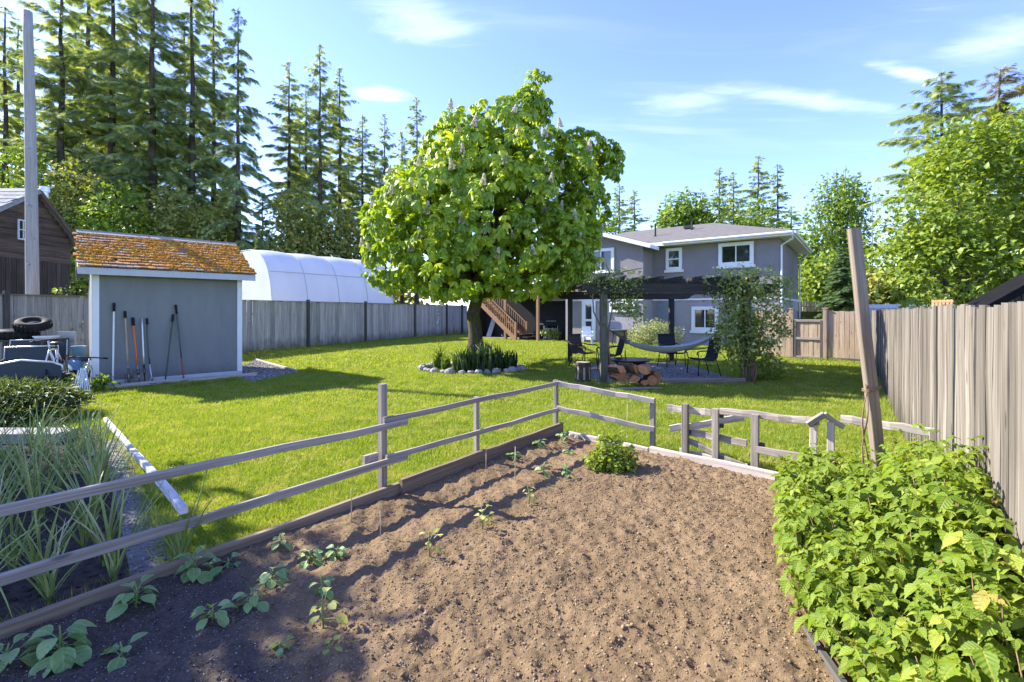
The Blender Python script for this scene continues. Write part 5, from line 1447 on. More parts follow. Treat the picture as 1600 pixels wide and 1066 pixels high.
while len(ros) < 1080:
    k = g.choice(len(LB), p=lw); c_, r_ = np.array(LB[k][0]), np.array(LB[k][1])
    d = g.normal(size=3); d /= np.linalg.norm(d)
    inner = g.random() < .13
    p = c_ + d * r_ * (g.uniform(.3, .8) if inner else g.uniform(.88, 1.08))
    if not inner and sum((((p - np.array(q[0])) / np.array(q[1])) ** 2).sum() < .62 for q in LB) > 0: continue
    if p[2] < 1.95: continue
    o_ = (p - cen) / np.linalg.norm(p - cen)
    d = d * .5 + o_ * .5 + np.array([0, 0, .12]); ros.append(p); rdir.append(d / np.linalg.norm(d))
ros, rdir = np.array(ros), np.array(rdir)
LP, LD, LU, LS, LR, LK = [], [], [], [], [], []
for p, d in zip(ros, rdir):
    nl_ = g.integers(5, 9); base_r = g.random() * .5; ph = g.uniform(0, 6.28)
    side = np.cross(d, [0, 0, 1]); side /= np.linalg.norm(side); up_ = np.cross(side, d)
    for k in range(nl_):
        a = ph + 2 * math.pi * k / nl_ + g.normal(0, .2)
        w = d * .45 + (side * math.cos(a) + up_ * math.sin(a)) * .9 + np.array([0, 0, -.12])
        w /= np.linalg.norm(w)
        pos = p + w * g.uniform(.14, .30)
        LP.append(pos); LD.append(w + np.array([0, 0, -.25])); LU.append(np.array([0, 0, .9]) + d * .55 + g.normal(0, .22, 3)); LS.append(g.uniform(.75, 1.4)); LR.append(min(1, max(0, base_r + g.random() * .5))); LK.append(g.integers(0, 6))
LP, LD, LU, LS, LR, LK = map(np.array, (LP, LD, LU, LS, LR, LK))
FRM = frames(LD, LU)
front = LP[:, 1] - .35 * np.abs(LP[:, 0] - cX - .3) + .1 * rng.random(len(LP)) * 6
order = np.argsort(front)[:280]
ismain = np.zeros(len(LP), bool); ismain[order] = True
chest = thing('chestnut_tree', 'large horse chestnut in flower standing in a stone-edged bed on the lawn', 'tree', (cX, CY, 0))
tips = [tuple(np.array(b_[0]) + np.array([0, 0, .1])) for b_ in LB]
put('trunk', limbs_mesh(2.75, .255, tips, 5, M['chestnut_bark'], base=(cX, CY, -.05), flare=1.25, sub=3), None, chest)
cl = Cloud()
for k in range(6):
    m = (LK == k) & ~ismain
    cl.add(*scatter(CLV[k][0], CLV[k][1], FRM[m], LP[m], LS[m], LR[m]), CLV[k][2])
put('crown', cl.mesh('chestnut_crown', True), M['chestnut'], chest, None, 'stuff')
CLM = []
for v_, t_2, c_2 in CLV:
    me = mesh_np('chestnut_leaf', v_, t_2, None, True, c_2); me.materials.append(M['chest_leaf']); CLM.append(me)
def mat4(m3, p, s):
    return Matrix([[m3[i][0] * s, m3[i][1] * s, m3[i][2] * s, p[i]] for i in range(3)] + [[0, 0, 0, 1]])
for i in order: put('leaf', CLM[LK[i]], None, chest, mat4(FRM[i], LP[i], LS[i]))
cl = Cloud()
for k in range(16):
    z = k / 15 * .24; n_ = 7; r_ = .062 * (1 - k / 17) + .008; aa = g.uniform(0, 6.28, n_)
    PP = np.column_stack([np.cos(aa) * r_, np.sin(aa) * r_, np.full(n_, z)])
    cl.add(*scatter(OCT_V, OCT_T, rand_rot(n_), PP, g.uniform(.012, .026, n_), g.random(n_)))
fm = cl.mesh('flower_spike'); fm.materials.append(M['flower'])
cand = [i for i in np.argsort(ros[:, 1] + g.normal(0, .7, len(ros))) if 3.0 < ros[i, 2] < 8.9]
picked = []
for i in cand:
    if all(np.linalg.norm(ros[i] - ros[j]) > .55 for j in picked): picked.append(i)
    if len(picked) >= 62: break
for i in picked:
    p = ros[i] + rdir[i] * .16
    put('flower_spike', fm, None, chest, Matrix.Translation(p) @ Matrix.Rotation(g.uniform(-.25, .25), 4, 'X') @ Matrix.Rotation(g.uniform(-.25, .25), 4, 'Y') @ Matrix.Scale(g.uniform(.85, 1.25), 4))

# bed round the trunk: earth, stones, irises
n_ = 40; sheet('tree_bed', [(iris_c.x + iris_r.x * math.cos(2 * math.pi * k / n_), iris_c.y + iris_r.y * math.sin(2 * math.pi * k / n_)) for k in range(n_)], .014, M['onion_soil'])
ring = thing('stone_ring', 'ring of rough pale stones edging the iris bed under the chestnut', 'stone edging', (iris_c.x, iris_c.y, 0))
smesh = []
for k in range(6):
    b = MB(); b.lump((0, 0, 0), (1, .75, .6), 8, 5, .22, k); me = b.mesh('stone'); me.materials.append(M['stone']); smesh.append(me)
k = 0; a = 0
while a < 2 * math.pi:
    s = random.uniform(.09, .17); p = Vector((iris_c.x + iris_r.x * 1.04 * math.cos(a), iris_c.y + iris_r.y * 1.06 * math.sin(a), s * .35))
    put('stone', smesh[k % 6], None, ring, Matrix.Translation(p) @ Matrix.Rotation(random.uniform(0, 6), 4, 'Z') @ Matrix.Diagonal((s, s, s * random.uniform(.8, 1.2), 1)))
    a += s * 1.75 / 1.2; k += 1
def blade_clump(seed, n, L, w, mat, spread=.5, stiff=.3):
    g = np.random.default_rng(seed); cl = Cloud(); prof = [.5, .62, .6, .42, 0]
    for k in range(n):
        a = g.uniform(0, 6.28); d = np.array([[math.cos(a) * spread * g.random(), math.sin(a) * spread * g.random(), 1.0]])
        v0, t0 = leaf_template(prof, .2, stiff * g.uniform(.3, 1.6)); v0 = v0 * np.array([w, 1, 1]); Lk = L * g.uniform(.65, 1.15)
        v0[:, 0] /= 1; m = frames(d, np.array([[-math.cos(a), -math.sin(a), .3]]))[0]
        base = np.array([math.cos(a), math.sin(a), 0]) * g.uniform(0, .10)
        cl.add((v0 * np.array([1, Lk, -Lk])) @ m.T + base, t0, np.full(len(v0), g.random()))
    me = cl.mesh('blades', True); me.materials.append(mat); return me
IM = [blade_clump(s, 34, .62, .030, M['iris'], .75, .35) for s in range(4)] + [blade_clump(9, 34, .50, .03, M['iris_lime'], .9, .9), blade_clump(10, 34, .46, .03, M['iris_lime'], .9, .9)]
ipos = [(-1.0, .1, 4, 'bright arching daylily clump at the left end of the chestnut bed'), (-.72, -.45, 5, 'bright daylily clump at the front left of the chestnut bed'), (-.45, .25, 4, 'bright daylily clump left behind the chestnut trunk'),
        (-.30, -.62, 0, 'sword-leaved iris clump at the near edge left of the trunk'), (.05, -.60, 1, 'sword-leaved iris clump directly in front of the chestnut trunk'), (.38, -.50, 2, 'bluish iris clump just right of the trunk, near the stones'),
        (.68, -.30, 3, 'iris clump at the front right of the chestnut bed'), (.95, -.05, 0, 'tall iris clump at the right end of the chestnut bed'), (.62, .25, 1, 'iris clump behind the right part of the chestnut bed'), (.25, .4, 2, 'iris clump right behind the trunk'), (1.15, .2, 3, 'outermost iris clump at the right end of the stone ring'), (-.15, -.3, 4, 'daylily clump close to the left foot of the trunk')]
for dx, dy, mk, lab in ipos:
    r_ = part_tree('iris_clump' if mk < 4 else 'daylily_clump', [('blades', IM[mk])], lab, 'plant', (iris_c.x + dx, iris_c.y + dy, .01), random.uniform(.85, 1.2), random.uniform(0, 6), 'leafy clumps round the chestnut trunk')

# ---------------------------------------------------------------- climbers and shrubs near the house
def climber(label, p, blobs, ncl, per, rcl, size, seed, mat='vine', stems=(), cat='climbing plant', name='climbing_plant'):
    ps = []
    if stems:
        b = MB()
        for pts in stems: b.tube(pts, [.03 * (1 - .8 * i / (len(pts) - 1)) + .004 for i in range(len(pts))], 5)
        me = b.mesh('stem', True); me.materials.append(M['cane']); ps.append(('stem', me))
    ps.append(('foliage', blob_crown(blobs, ncl, per, rcl, size, seed, M[mat], up=.5, out=.7, down=.3, shell=.75)))
    return part_tree(name, ps, label, cat, p)
def wig(p, q, n=7, w=.08):
    return [tuple(Vector(p).lerp(Vector(q), i / (n - 1)) + Vector((random.uniform(-w, w), random.uniform(-w, w), 0))) for i in range(n)]
climber('dense climbing rose swallowing the right front post of the pergola', tuple(PF[1]), [((-.5, 0, 2.45), (.5, .4, .2)), ((.0, 0, 2.4), (.9, .6, .36)), ((-.5, -.05, 1.15), (.35, .35, .35)), ((.85, 0, 2.3), (.35, .3, .22)), ((-.05, -.05, 1.75), (.55, .45, .55)), ((.25, 0, 1.3), (.6, .5, .5)), ((-.35, -.05, 1.5), (.42, .4, .45)), ((.1, -.05, .95), (.5, .4, .4)), ((-.25, 0, .75), (.38, .35, .35)), ((.62, 0, 1.75), (.35, .35, .45)), ((.35, 0, .55), (.4, .4, .25)), ((-.7, 0, 2.2), (.35, .3, .25)), ((.85, 0, 1.35), (.28, .28, .3))], 640, 10, .095, .08, 71,
        stems=[wig((-.12 + .06 * k, -.12, 0), (random.uniform(-.5, .5), random.uniform(-.3, .1), random.uniform(1.6, 2.5))) for k in range(6)])
climber('loose climbing plant trailing from the left front corner of the pergola', tuple(PF[0]), [((.25, 0, 2.42), (.65, .4, .25)), ((.55, 0, 2.05), (.35, .3, .4)), ((-.2, 0, 2.4), (.35, .3, .22)), ((.75, 0, 1.7), (.16, .15, .3))], 170, 8, .09, .075, 72,
        stems=[wig((.1, .0, .1), (.3 * k - .3, 0, 2.5)) for k in range(3)] + [wig((-.7, 0, 2.3), (.9, 0, 2.75), 6, .1), wig((.2, 0, 2.4), (.1, .1, 2.95), 5, .05)])
climber('pale flowering shrub on the patio edge between the pergola posts', tuple(G(1018, 543)), [((0, 0, .55), (.95, .7, .55)), ((.5, .1, .7), (.6, .5, .5)), ((-.4, 0, .7), (.6, .5, .45)), ((.1, 0, .95), (.6, .5, .35)), ((-.6, -.1, .35), (.5, .4, .35)), ((.95, 0, .6), (.5, .45, .45))], 420, 9, .10, .085, 73, 'pale_shrub', cat='shrub', name='pale_shrub')
climber('small leafy bush at the foot of the right pergola post', tuple(PF[1] + Vector((.55, .35, 0))), [((0, 0, .25), (.42, .35, .25)), ((.3, .1, .35), (.3, .3, .25))], 110, 8, .07, .07, 74, 'bush', cat='bush', name='leafy_bush')
climber('low yellowish weed bush behind the fence left of the shed', tuple(PY(100, 462, 14.4) - UP * (H + (HY - 462) / F * 14.4)), [((0, 0, 2.25), (.32, .3, .16)), ((.35, 0, 2.2), (.25, .25, .12)), ((0, 0, 1.6), (.3, .3, .5)), ((0.1, 0, .8), (.35, .3, .8))], 80, 7, .07, .09, 75, 'maple', cat='bush', name='leafy_bush')
# junipers
def juniper(label, c, blobs, seed):
    g = np.random.default_rng(seed); D, PP, SCL, RN, UU = [], [], [], [], []
    for (bc, br) in blobs:
        n = int(900 * br[0] * br[1] * 4)
        d = norm(g.normal(size=(n, 3)) * np.array([1, 1, .9])); d[:, 2] = np.abs(d[:, 2])
        p = np.array(bc) + d * np.array(br) * g.uniform(.75, 1.08, (n, 1))
        PP.append(p); D.append(norm(d * np.array([1, 1, .25]) + np.array([.35, -.35, .12]) + g.normal(0, .4, (n, 3)))); UU.append(np.array([0, 0, 1.0]) + g.normal(0, .4, (n, 3))); SCL.append(np.column_stack([g.uniform(.018, .04, n), g.uniform(.09, .2, n), np.full(n, .1)])); RN.append(g.random(n))
    V, T, Rn = scatter(KITE[0], KITE[1], frames(np.concatenate(D), np.concatenate(UU)), np.concatenate(PP), np.concatenate(SCL), np.concatenate(RN))
    me = mesh_np('juniper', V, T, Rn); me.materials.append(M['juniper'])
    b = MB()
    for k in range(7): b.tube(wig((0, 0, 0), (random.uniform(-1, 1), random.uniform(-.5, .5), .3), 5, .05), [.03, .026, .02, .012, .006], 5)
    tm = b.mesh('stem'); tm.materials.append(M['cane'])
    return part_tree('juniper_bush', [('stem', tm), ('foliage', me)], label, 'bush', c)
jc = G(8, 655)
juniper('low spreading juniper in front of the stacked patio chairs', tuple(jc), [((0, .1, .18), (1.0, .75, .36)), ((.35, .0, .12), (.55, .55, .27)), ((-.9, .1, .2), (.9, .7, .38)), ((.2, -.45, .10), (.8, .5, .24)), ((-.7, -.5, .12), (.8, .5, .26))], 91)
# ================================================================ low rail fence round the bed
OFF = -.055                                      # posts stand on the lawn side of the board
lf = thing('rail_fence', 'weathered two-rail fence along the left side of the vegetable bed', 'fence', bl(2.8, OFF))
def fpost(root, p, h, w=.075, mat='rail', lean=0.0):
    q = Vector(p) + Vector((lean, 0, h))
    return plank('post', Vector((p[0], p[1], -.05)), q, w, w, M[mat], root, up=nb_, segs=3, warp=.003)
t606, t752 = 2.82, 1.60
fpost(lf, bl(t606, OFF - .02), 1.05, .062)
fpost(lf, bl(t752, OFF), .765, .05)
fpost(lf, bl(0.02, OFF), .77, .055)
fpost(lf, bl(6.3, OFF), .8, .08)
def rail(root, p, q, w, h, mat='rail', name='rail', segs=8):
    return plank(name, p, q, w, h, M[mat], root, segs=segs, warp=.009)
o1 = OFF + .055
rail(lf, bl(t606 + .05, OFF + .06, .745), bl(-.02, OFF + .05, .735), .03, .05)
rail(lf, bl(t606 + .02, OFF + .06, .405), bl(-.01, OFF + .05, .375), .03, .05)
rail(lf, bl(7.2, OFF + .09, .725), bl(t606 - .20, OFF + .075, .69), .03, .056)
rail(lf, bl(7.2, OFF + .09, .36), bl(t606 - .20, OFF + .075, .370), .03, .06)
b = MB(); b.box(bl(t606 + .12, OFF - .03, .40), (.14, .035, .09), Matrix.Rotation(math.atan2(db.y, db.x), 3, 'Z')); b.build('cleat', M['rail'], lf)
# boards of the raised edge
edge = thing('bed_edging', 'long timber boards edging the left side of the vegetable bed', 'garden edging', bl(2, 0))
rail(edge, bl(7.2, -.012, .055), bl(2.68, -.012, .075), .045, .13, 'bed_board', 'board')
rail(edge, bl(2.70, .03, .085), bl(-.03, .012, .10), .045, .19, 'bed_board', 'board')
edge2 = thing('bed_edging', 'pale low boards edging the far end of the vegetable bed under the gate', 'garden edging', Kc.lerp(Fc, .6))
fd = (Fc - Kc).normalized()
rail(edge2, Kc + fd * .12 + UP * .055, Kc + fd * 1.28 + UP * .05, .05, .10, 'rail_pale', 'board', 4)
rail(edge2, Kc + fd * 1.30 + UP * .06 + Vector((0, -.03, 0)), Fc + fd * .3 + UP * .055 + Vector((0, -.03, 0)), .06, .14, 'rail_pale', 'board', 4)
for k, s in enumerate((.10, .19, .28)):
    b = MB(); b.lump(Kc + fd * s * 1.0 + Vector((.0, -.05, .05)), (.06, .05, .045), 8, 5, .2, 40 + k); o = b.build('stone', M['stone'])
    tag(o, ['pale stone in the far corner of the vegetable bed, nearest the corner post', 'middle one of three stones in the far corner of the vegetable bed', 'third stone in the far corner of the bed, closest to the round green bush'][k], 'stone')
# far run, left of the gate gap
ff = thing('rail_fence', 'short sunlit two-rail fence at the far end of the bed, left of the gate gap', 'fence', Kc.lerp(Fc, .3))
P1 = G(1020, 701); P1.z = 0
fpost(ff, P1, .63, .06)
a_ = Vector((bl(0, OFF).x, bl(0, OFF).y, 0))
rail(ff, a_ + UP * .735 + Vector((.0, -.055, 0)), P1 + UP * .60 + Vector((0, -.055, 0)), .03, .062, 'rail_pale')
rail(ff, a_ + UP * .40 + Vector((.0, -.055, 0)), P1 + UP * .255 + Vector((0, -.055, 0)), .03, .062, 'rail_pale')
# gate
g0, g1, g2 = G(1071, 716), G(1118, 726), G(1180, 741)
gt = thing('rail_gate', 'small weathered rail gate standing open with a diagonal brace', 'gate', g1)
fpost(gt, g0, .63, .07); fpost(gt, g1, .62, .065)
gb = Vector((-.02, .07, 0))
rail(gt, g0 + UP * .56 + gb - Vector((.14, -.08, 0)), g1 + UP * .555 + gb, .03, .075, 'rail_pale')
e1 = G(1205, 672, .50)
rail(gt, g0 + UP * .31 + gb - Vector((.12, -.05, 0)), Vector((2.62, 5.35, .50)), .03, .075, 'rail_pale')
rail(gt, g0 + UP * .30 + gb * 1.6 + Vector((.02, 0, 0)), g2 + UP * .29 + gb * 1.6, .03, .075, 'rail')
rail(gt, g0 + UP * .23 + gb, g2 + Vector((.0, .0, .02)) + gb, .03, .065, 'rail')
rail(gt, g0 + UP * .05 + gb * 1.5, g2 + UP * .03 + gb * 1.5, .03, .085, 'rail_pale')
for z in (.54, .43, .3, .1):
    b = MB(); b.box(g1 + Vector((.065, .01, z)), (.05, .03, .045)); b.build('hinge', M['black'], gt)
for z in (.55, .3):
    b = MB(); b.box(g0 + Vector((.06, .01, z)), (.035, .03, .05)); b.build('latch', M['black'], gt)
# run from the gate to the board fence
fr_ = thing('rail_fence', 'two-rail fence running from the small gate into the raspberries', 'fence', g2.lerp(Vector((3.6, 4.1, 0)), .5))
fpost(fr_, g2, .625, .07)
g3, g3b = Vector((2.95, 4.63, 0)), Vector((3.07, 4.56, 0)); g4 = Vector((3.62, 4.06, 0))
fpost(fr_, g3, .64, .06, 'rail_pale'); fpost(fr_, g3b, .64, .06, 'rail_pale'); fpost(fr_, g4, .68, .07)
rail(fr_, g1 + Vector((.03, -.05, .605)), g3 + Vector((.02, -.05, .635)), .04, .07, 'rail')
rail(fr_, g3 + Vector((-.08, -.03, .60)), g3.lerp(g3b, .5) + Vector((0, -.03, .71)), .05, .05, 'rail', segs=2)
rail(fr_, g3.lerp(g3b, .5) + Vector((0, -.03, .71)), g3b + Vector((.09, -.04, .60)), .05, .05, 'rail', segs=2)
rail(fr_, g3b + Vector((.06, -.05, .68)), g4 + Vector((.05, -.05, .665)), .04, .07, 'rail_pale')
rail(fr_, g2 + Vector((.0, -.03, .27)), g4 + Vector((.0, -.05, .28)), .04, .07, 'rail')
b = MB(); b.box(g2 + Vector((.065, 0, .30)), (.05, .05, .055)); b.build('bracket', M['post_dark'], fr_)

# leaning stake in the raspberries
s0, s1 = Vector((2.78, 3.5, 0)), PY(1334, 357, 3.5)
stk = thing('leaning_stake', 'tall weathered square stake leaning left among the raspberries, with a band round it', 'stake', s0)
plank('stake', s0 - UP * .1, s1, .078, .05, M['stake'], stk, up=Vector((0, -1, 0)), segs=6, warp=.006)
mp = s0.lerp(s1, .485)
b = MB(); sx = (s1 - s0).normalized()
for k in range(2):
    c_ = mp + sx * .012 * k
    pts = [c_ + Vector((-.044, -.032, -.012)), c_ + Vector((.044, -.032, .016)), c_ + Vector((.044, .032, .016)), c_ + Vector((-.044, .032, -.012)), c_ + Vector((-.044, -.032, -.012))]
    b.tube(pts, .006, 5)
b.build('band', M['cane'], stk)
tw = thing('dry_cane', 'dead brown twining stem hanging from the band of the leaning stake', 'dry stem', (2.62, 3.48, 0))
for k in range(3):
    pts = [Vector(PY(1352 + 5 * math.sin(i * .9 + k * 2), 600 + (840 - 600) * i / 12 + (110 if k == 2 else 0) * (1 - i / 12), 3.48)) for i in range(13)]
    b = MB(); b.tube(pts, [.003 + .0055 * i / 12 * (1 if k else .7) + .003 * (i % 3 == 0) for i in range(13)], 5); b.build('stem', M['cane'], tw, True)
st2 = MB(); q = G(1280, 1045)
o = plank('edge_board', Vector((1.52, 2.45, .0)), Vector((1.42, 1.95, .02)), .035, .15, M['post_dark'])
tag(o, 'short dark board edging the soil beside the raspberries at the bottom of the picture', 'garden edging')

# white beam lying from the lower rail towards the juniper
wb = plank('white_beam', bl(4.37, OFF + .03, .435), G(165, 655, .16), .048, .048, M['white_beam'], segs=8, warp=.006)
tag(wb, 'long peeling white beam resting on the lower rail beside the onion bed', 'beam')
# grey plank fixed low in the onion bed
# ================================================================ onions
ob = [p for p in onion_poly]
prof = [.75, 1, .95, .8, .6, .36, .02]
OMS = []
for k in range(9):
    L = 1.0; bend = [.12, .25, .4, .6, .9, .3, .5, 1.15, .18][k]; b = MB(); n_ = 9; pts = []; x = z = 0.0; a = .10 + .04 * (k % 3)
    kink = 6 if k in (4, 7) else 99
    for i in range(n_):
        pts.append((x, 0, z)); a += bend / n_ + (1.5 if i == kink else 0); x += math.sin(a) / n_; z += math.cos(a) / n_
    b.tube(pts, [.0085 * (1 - .85 * (i / (n_ - 1)) ** 1.6) for i in range(n_)], 5); me = b.mesh('onion_leaf', True); me.materials.append(M['onion']); OMS.append(me)
b = MB(); b.tube([(0, 0, -.03), (0, 0, .02), (0, 0, .12), (0, 0, .20)], [.008, .012, .010, .009], 7); OST = b.mesh('stem', True); OST.materials.append(M['stem_green'])
spots = []
pts_ = in_bed(900, [tuple(p[:2]) for p in [G(-260, 708), G(152, 708)] + onion_poly[2:]])
for p in pts_:
    if abs(p[0]) > 1.14 * p[1] + .25: continue
    if all(math.hypot(p[0] - q_[0], p[1] - q_[1]) > .26 for q_ in spots): spots.append((p[0], p[1]))
    if len(spots) >= 60: break
front_spots = [tuple(G(px, py)[:2]) for px, py in ((64, 930), (79, 956), (163, 888), (179, 917), (20, 905), (130, 870))]
spots = front_spots + [s for s in spots if all(math.hypot(s[0] - f[0], s[1] - f[1]) > .22 for f in front_spots)]
for k, (x, y) in enumerate(spots):
    lab = 'onion plant growing in the shaded bed left of the rail fence' if k >= 6 else ['near onion plant with a bright base, left of the pair closest to the bed board', 'onion plant nearest to the bed board at the lower left', 'onion plant beside the cement path just beyond the lower rail', 'small onion plant where the cement path meets the bed board', 'onion plant at the left edge of the frame behind the lower rail', 'onion plant between the path and the near pair'][k]
    r_ = thing('onion_plant', lab, 'onion', (x, y, .015), 'onion plants in the shaded bed' if k >= 6 else None)
    put('stem', OST, None, r_, Matrix.Translation((x, y, .015)))
    hs = random.uniform(.58, .92) * (0.8 if k < 6 else 1)
    for j in range(random.randint(9, 14)):
        L = hs * random.uniform(.65, 1.15)
        put('leaf', OMS[random.randrange(9)], None, r_, Matrix.Translation((x + random.uniform(-.012, .012), y + random.uniform(-.012, .012), .06)) @ Matrix.Rotation(random.uniform(0, 6.28), 4, 'Z') @ Matrix.Rotation(random.uniform(-.05, .28), 4, 'Y') @ Matrix.Diagonal((1 * L, 1.05, L, 1)))

# ================================================================ raspberries
def trifoliate(seed):
    g = random.Random(seed); V, T, n0, CC = [], [], 0, []
    prof = [.03, .15, .245, .30, .325, .325, .30, .26, .205, .14, .08, .035, 0]
    for a, L in ((0, 1.0), (1.45, .80), (-1.45, .80)):
        pr = [max(0, w + (.026 if i % 2 else -.016) * (0 < i < 12)) for i, w in enumerate(prof)]
        v0, t0 = leaf_template(pr, g.uniform(.15, .5), g.uniform(.12, .55), .022)
        d = np.array([[math.sin(a), math.cos(a), g.uniform(-.28, .05)]]); m = frames(d, np.array([[g.uniform(-.2, .2), g.uniform(-.2, .2), 1]]))[0]
        off = np.array([0, .05 if a == 0 else -.02, 0])
        V.append((v0 * L * g.uniform(.92, 1.08)) @ m.T + off); T.append(t0 + n0); n0 += len(v0); CC.append(v0)
    V.append(np.array([(-.012, -.75, -.28), (.012, -.75, -.28), (0, .06, .01)])); T.append(np.array([(0, 1, 2)]) + n0); CC.append(np.array([(.2, .5, 0)] * 3))
    return np.concatenate(V), np.concatenate(T), np.concatenate(CC)
RT = [trifoliate(s) for s in range(7)]
RM = []
for v_, t_2, c_2 in RT:
    me = mesh_np('raspberry_leaf', v_, t_2, None, True, c_2); me.materials.append(M['rasp_leaf']); RM.append(me)
def fenceX(y): return .735 + .7135 * y
rp = [(1.48, 1.25), (1.53, 2.0), (1.58, 2.45), (1.90, 3.2), (2.30, 3.8), (2.70, 4.35), (3.2, 4.35), (3.72, 4.2), (fenceX(3.0) - .05, 3.0), (fenceX(2) - .05, 2.0), (fenceX(1.25) - .05, 1.25)]
g = np.random.default_rng(5)
cp = np.concatenate([in_bed(440, rp), np.column_stack([fenceX(yy_) - g.uniform(.06, .30, 150), yy_])]) if (yy_ := g.uniform(1.25, 4.0, 150)) is not None else None
LP, LD, LU, LS, LR, LK = [], [], [], [], [], []
cb = MB()
for (x, y) in cp:
    dl = min(math.hypot(x - q_[0], y - q_[1]) for q_ in rp[:6])
    top = min(np.clip(1.74 - .325 * y, .48, 1.12), .84 + .28 * max(0, y - 1.0))                     # tall by the fence, shorter far off
    ef = np.clip((x - np.interp(y, [1.25, 2.45, 3.8, 4.35], [1.52, 1.66, 2.35, 2.72])) / .75, 0, 1)
    h = (.46 * (1 - ef) + max(.46, top) * ef) * (.86 + .3 * fbm(np.array([x * 2.2]), np.array([y * 2.2]), 3, 2)[0]) * g.uniform(.72, 1.12)
    lx, ly = g.normal(0, .10, 2) + (np.array([-.10, -.03]) if dl < .35 else 0)
    cb.tube([(x, y, 0), (x + lx * .45, y + ly * .45, h * .5), (x + lx * .85, y + ly * .85, h * .86)], [.0055, .0045, .002], 4)
    n_ = g.integers(11, 17) + int(max(0, h - .6) * 10); br = g.random() * .55; ph = g.uniform(0, 6.28)
    for k in range(n_):
        f = .28 + .72 * (k + .5) / n_; a = ph + 2.4 * k; L = g.uniform(.052, .100) * (1 if f < .9 else .6) * (1.0 if f > .45 else .9)
        d = np.array([math.cos(a), math.sin(a), .12 if f < .93 else .5]); d /= np.linalg.norm(d)
        pos = np.array([x + lx * f, y + ly * f, h * f]) + d * L * .95 + np.array([0, 0, .015])
        if pos[0] > fenceX(pos[1]) - .03 or np.linalg.norm(pos - np.array([0, 0, H])) < .95 or pos[0] < np.interp(pos[1], [1.25, 2.45, 3.8, 4.35, 5], [1.52, 1.66, 2.35, 2.72, 3.2]) - .24: continue
        LP.append(pos); LD.append(d + np.array([0, 0, -.38])); LU.append(np.array([d[0] * .25 - .12, d[1] * .25, 1]) + g.normal(0, .2, 3)); LS.append(L); LR.append(min(1, br * .6 + g.random() * .45 + (.25 if f > .9 else 0))); LK.append(g.integers(0, 7))
LP, LD, LU, LS, LR, LK = map(np.array, (LP, LD, LU, LS, LR, LK)); FRM = frames(LD, LU)
dist = np.linalg.norm(LP - np.array([0, 0, H]), axis=1)
inview = (np.abs(LP[:, 0]) < 1.08 * LP[:, 1])
topn = LP[:, 2]
score = np.where(inview, topn * 1.3 - dist * .30 + .18 * LS * 10 + .25 * ((LP[:, 0] - np.interp(LP[:, 1], [1.25, 2.4, 4.4], [1.5, 1.6, 2.7])) < .12), -9)
order = np.argsort(-score)[:290]; ismain = np.zeros(len(LP), bool); ismain[order] = True
rasp = thing('raspberry_patch', 'dense bright green raspberry patch filling the corner along the right board fence', 'raspberry bushes', (2.3, 2.8, 0))
cb.build('canes', M['cane'], rasp, True, 'stuff')
cl = Cloud()
for k in range(7):
    m = (LK == k) & ~ismain; cl.add(*scatter(RT[k][0], RT[k][1], FRM[m], LP[m], LS[m], LR[m]), RT[k][2])
put('foliage', cl.mesh('raspberry_foliage', True), M['rasp'], rasp, None, 'stuff')
for i in order: put('leaf', RM[LK[i]], None, rasp, mat4(FRM[i], LP[i], LS[i]))

# ================================================================ young plants in the soil
PLM = []
for k in range(6):
    v0, t0 = leaf_template([.05, .20, .30, .355, .375, .36, .30, .18, 0], .22 + .12 * (k % 3), .10 + .2 * (k % 4), .01)
    ps_ = np.array([(-.025, -.75, -.32), (.025, -.75, -.32), (.02, 0, 0), (-.02, 0, 0)]); V = np.concatenate([v0, ps_]); T = np.concatenate([t0, np.array([(0, 1, 2), (0, 2, 3)]) + len(v0)])
    PLM.append((V, T))
def pl_mesh(mat):
    out = []
    for V, T in PLM:
        me = mesh_np('plant_leaf', V, T, None, True, V); me.materials.append(M[mat]); out.append(me)
    return out
PL_P, PL_S, PL_W = pl_mesh('potato'), pl_mesh('seedling'), pl_mesh('pale_leaf')
def sprout(px, py, n, L, hgt, label, meshes, group='young plants in the vegetable bed', spread=1.0, stem='stem_green', name='young_plant', cat='seedling'):
    p = G(px, py); z0 = float(soil_h(np.array([p.x]), np.array([p.y]))[0]); p.z = z0
    r_ = thing(name, label, cat, p)
    b = MB(); b.tube([p - UP * .03, p + Vector((random.uniform(-.01, .01), 0, hgt * .6)), p + Vector((random.uniform(-.015, .015), 0, hgt))], [.006, .005, .003], 5); b.build('stem', M[stem], r_, True)
    if meshes is PL_P: n, L, hgt, spread = int(n * 1.35), L * .88, hgt * .85, .6
    for k in range(n):
        a = 2.4 * k + random.uniform(-.4, .4); f = (k + .6) / n; el = (-.45 + .75 * f) + random.uniform(-.2, .2); l = L * random.uniform(.75, 1.15) * (1 - .35 * f * (n > 5))
        d = np.array([[math.cos(a), math.sin(a), el]]); m3 = frames(d, np.array([[random.uniform(-.3, .3), random.uniform(-.3, .3), 1.2]]))[0]
        dn = d[0] / np.linalg.norm(d[0])
        pos = np.array(p) + np.array([0, 0, hgt * (.35 + .6 * f)]) + dn * l * .75 * spread
        pos[2] = max(pos[2], z0 + .02)
        put('leaf', meshes[random.randrange(6)], None, r_, mat4(m3, pos, l))
    return r_
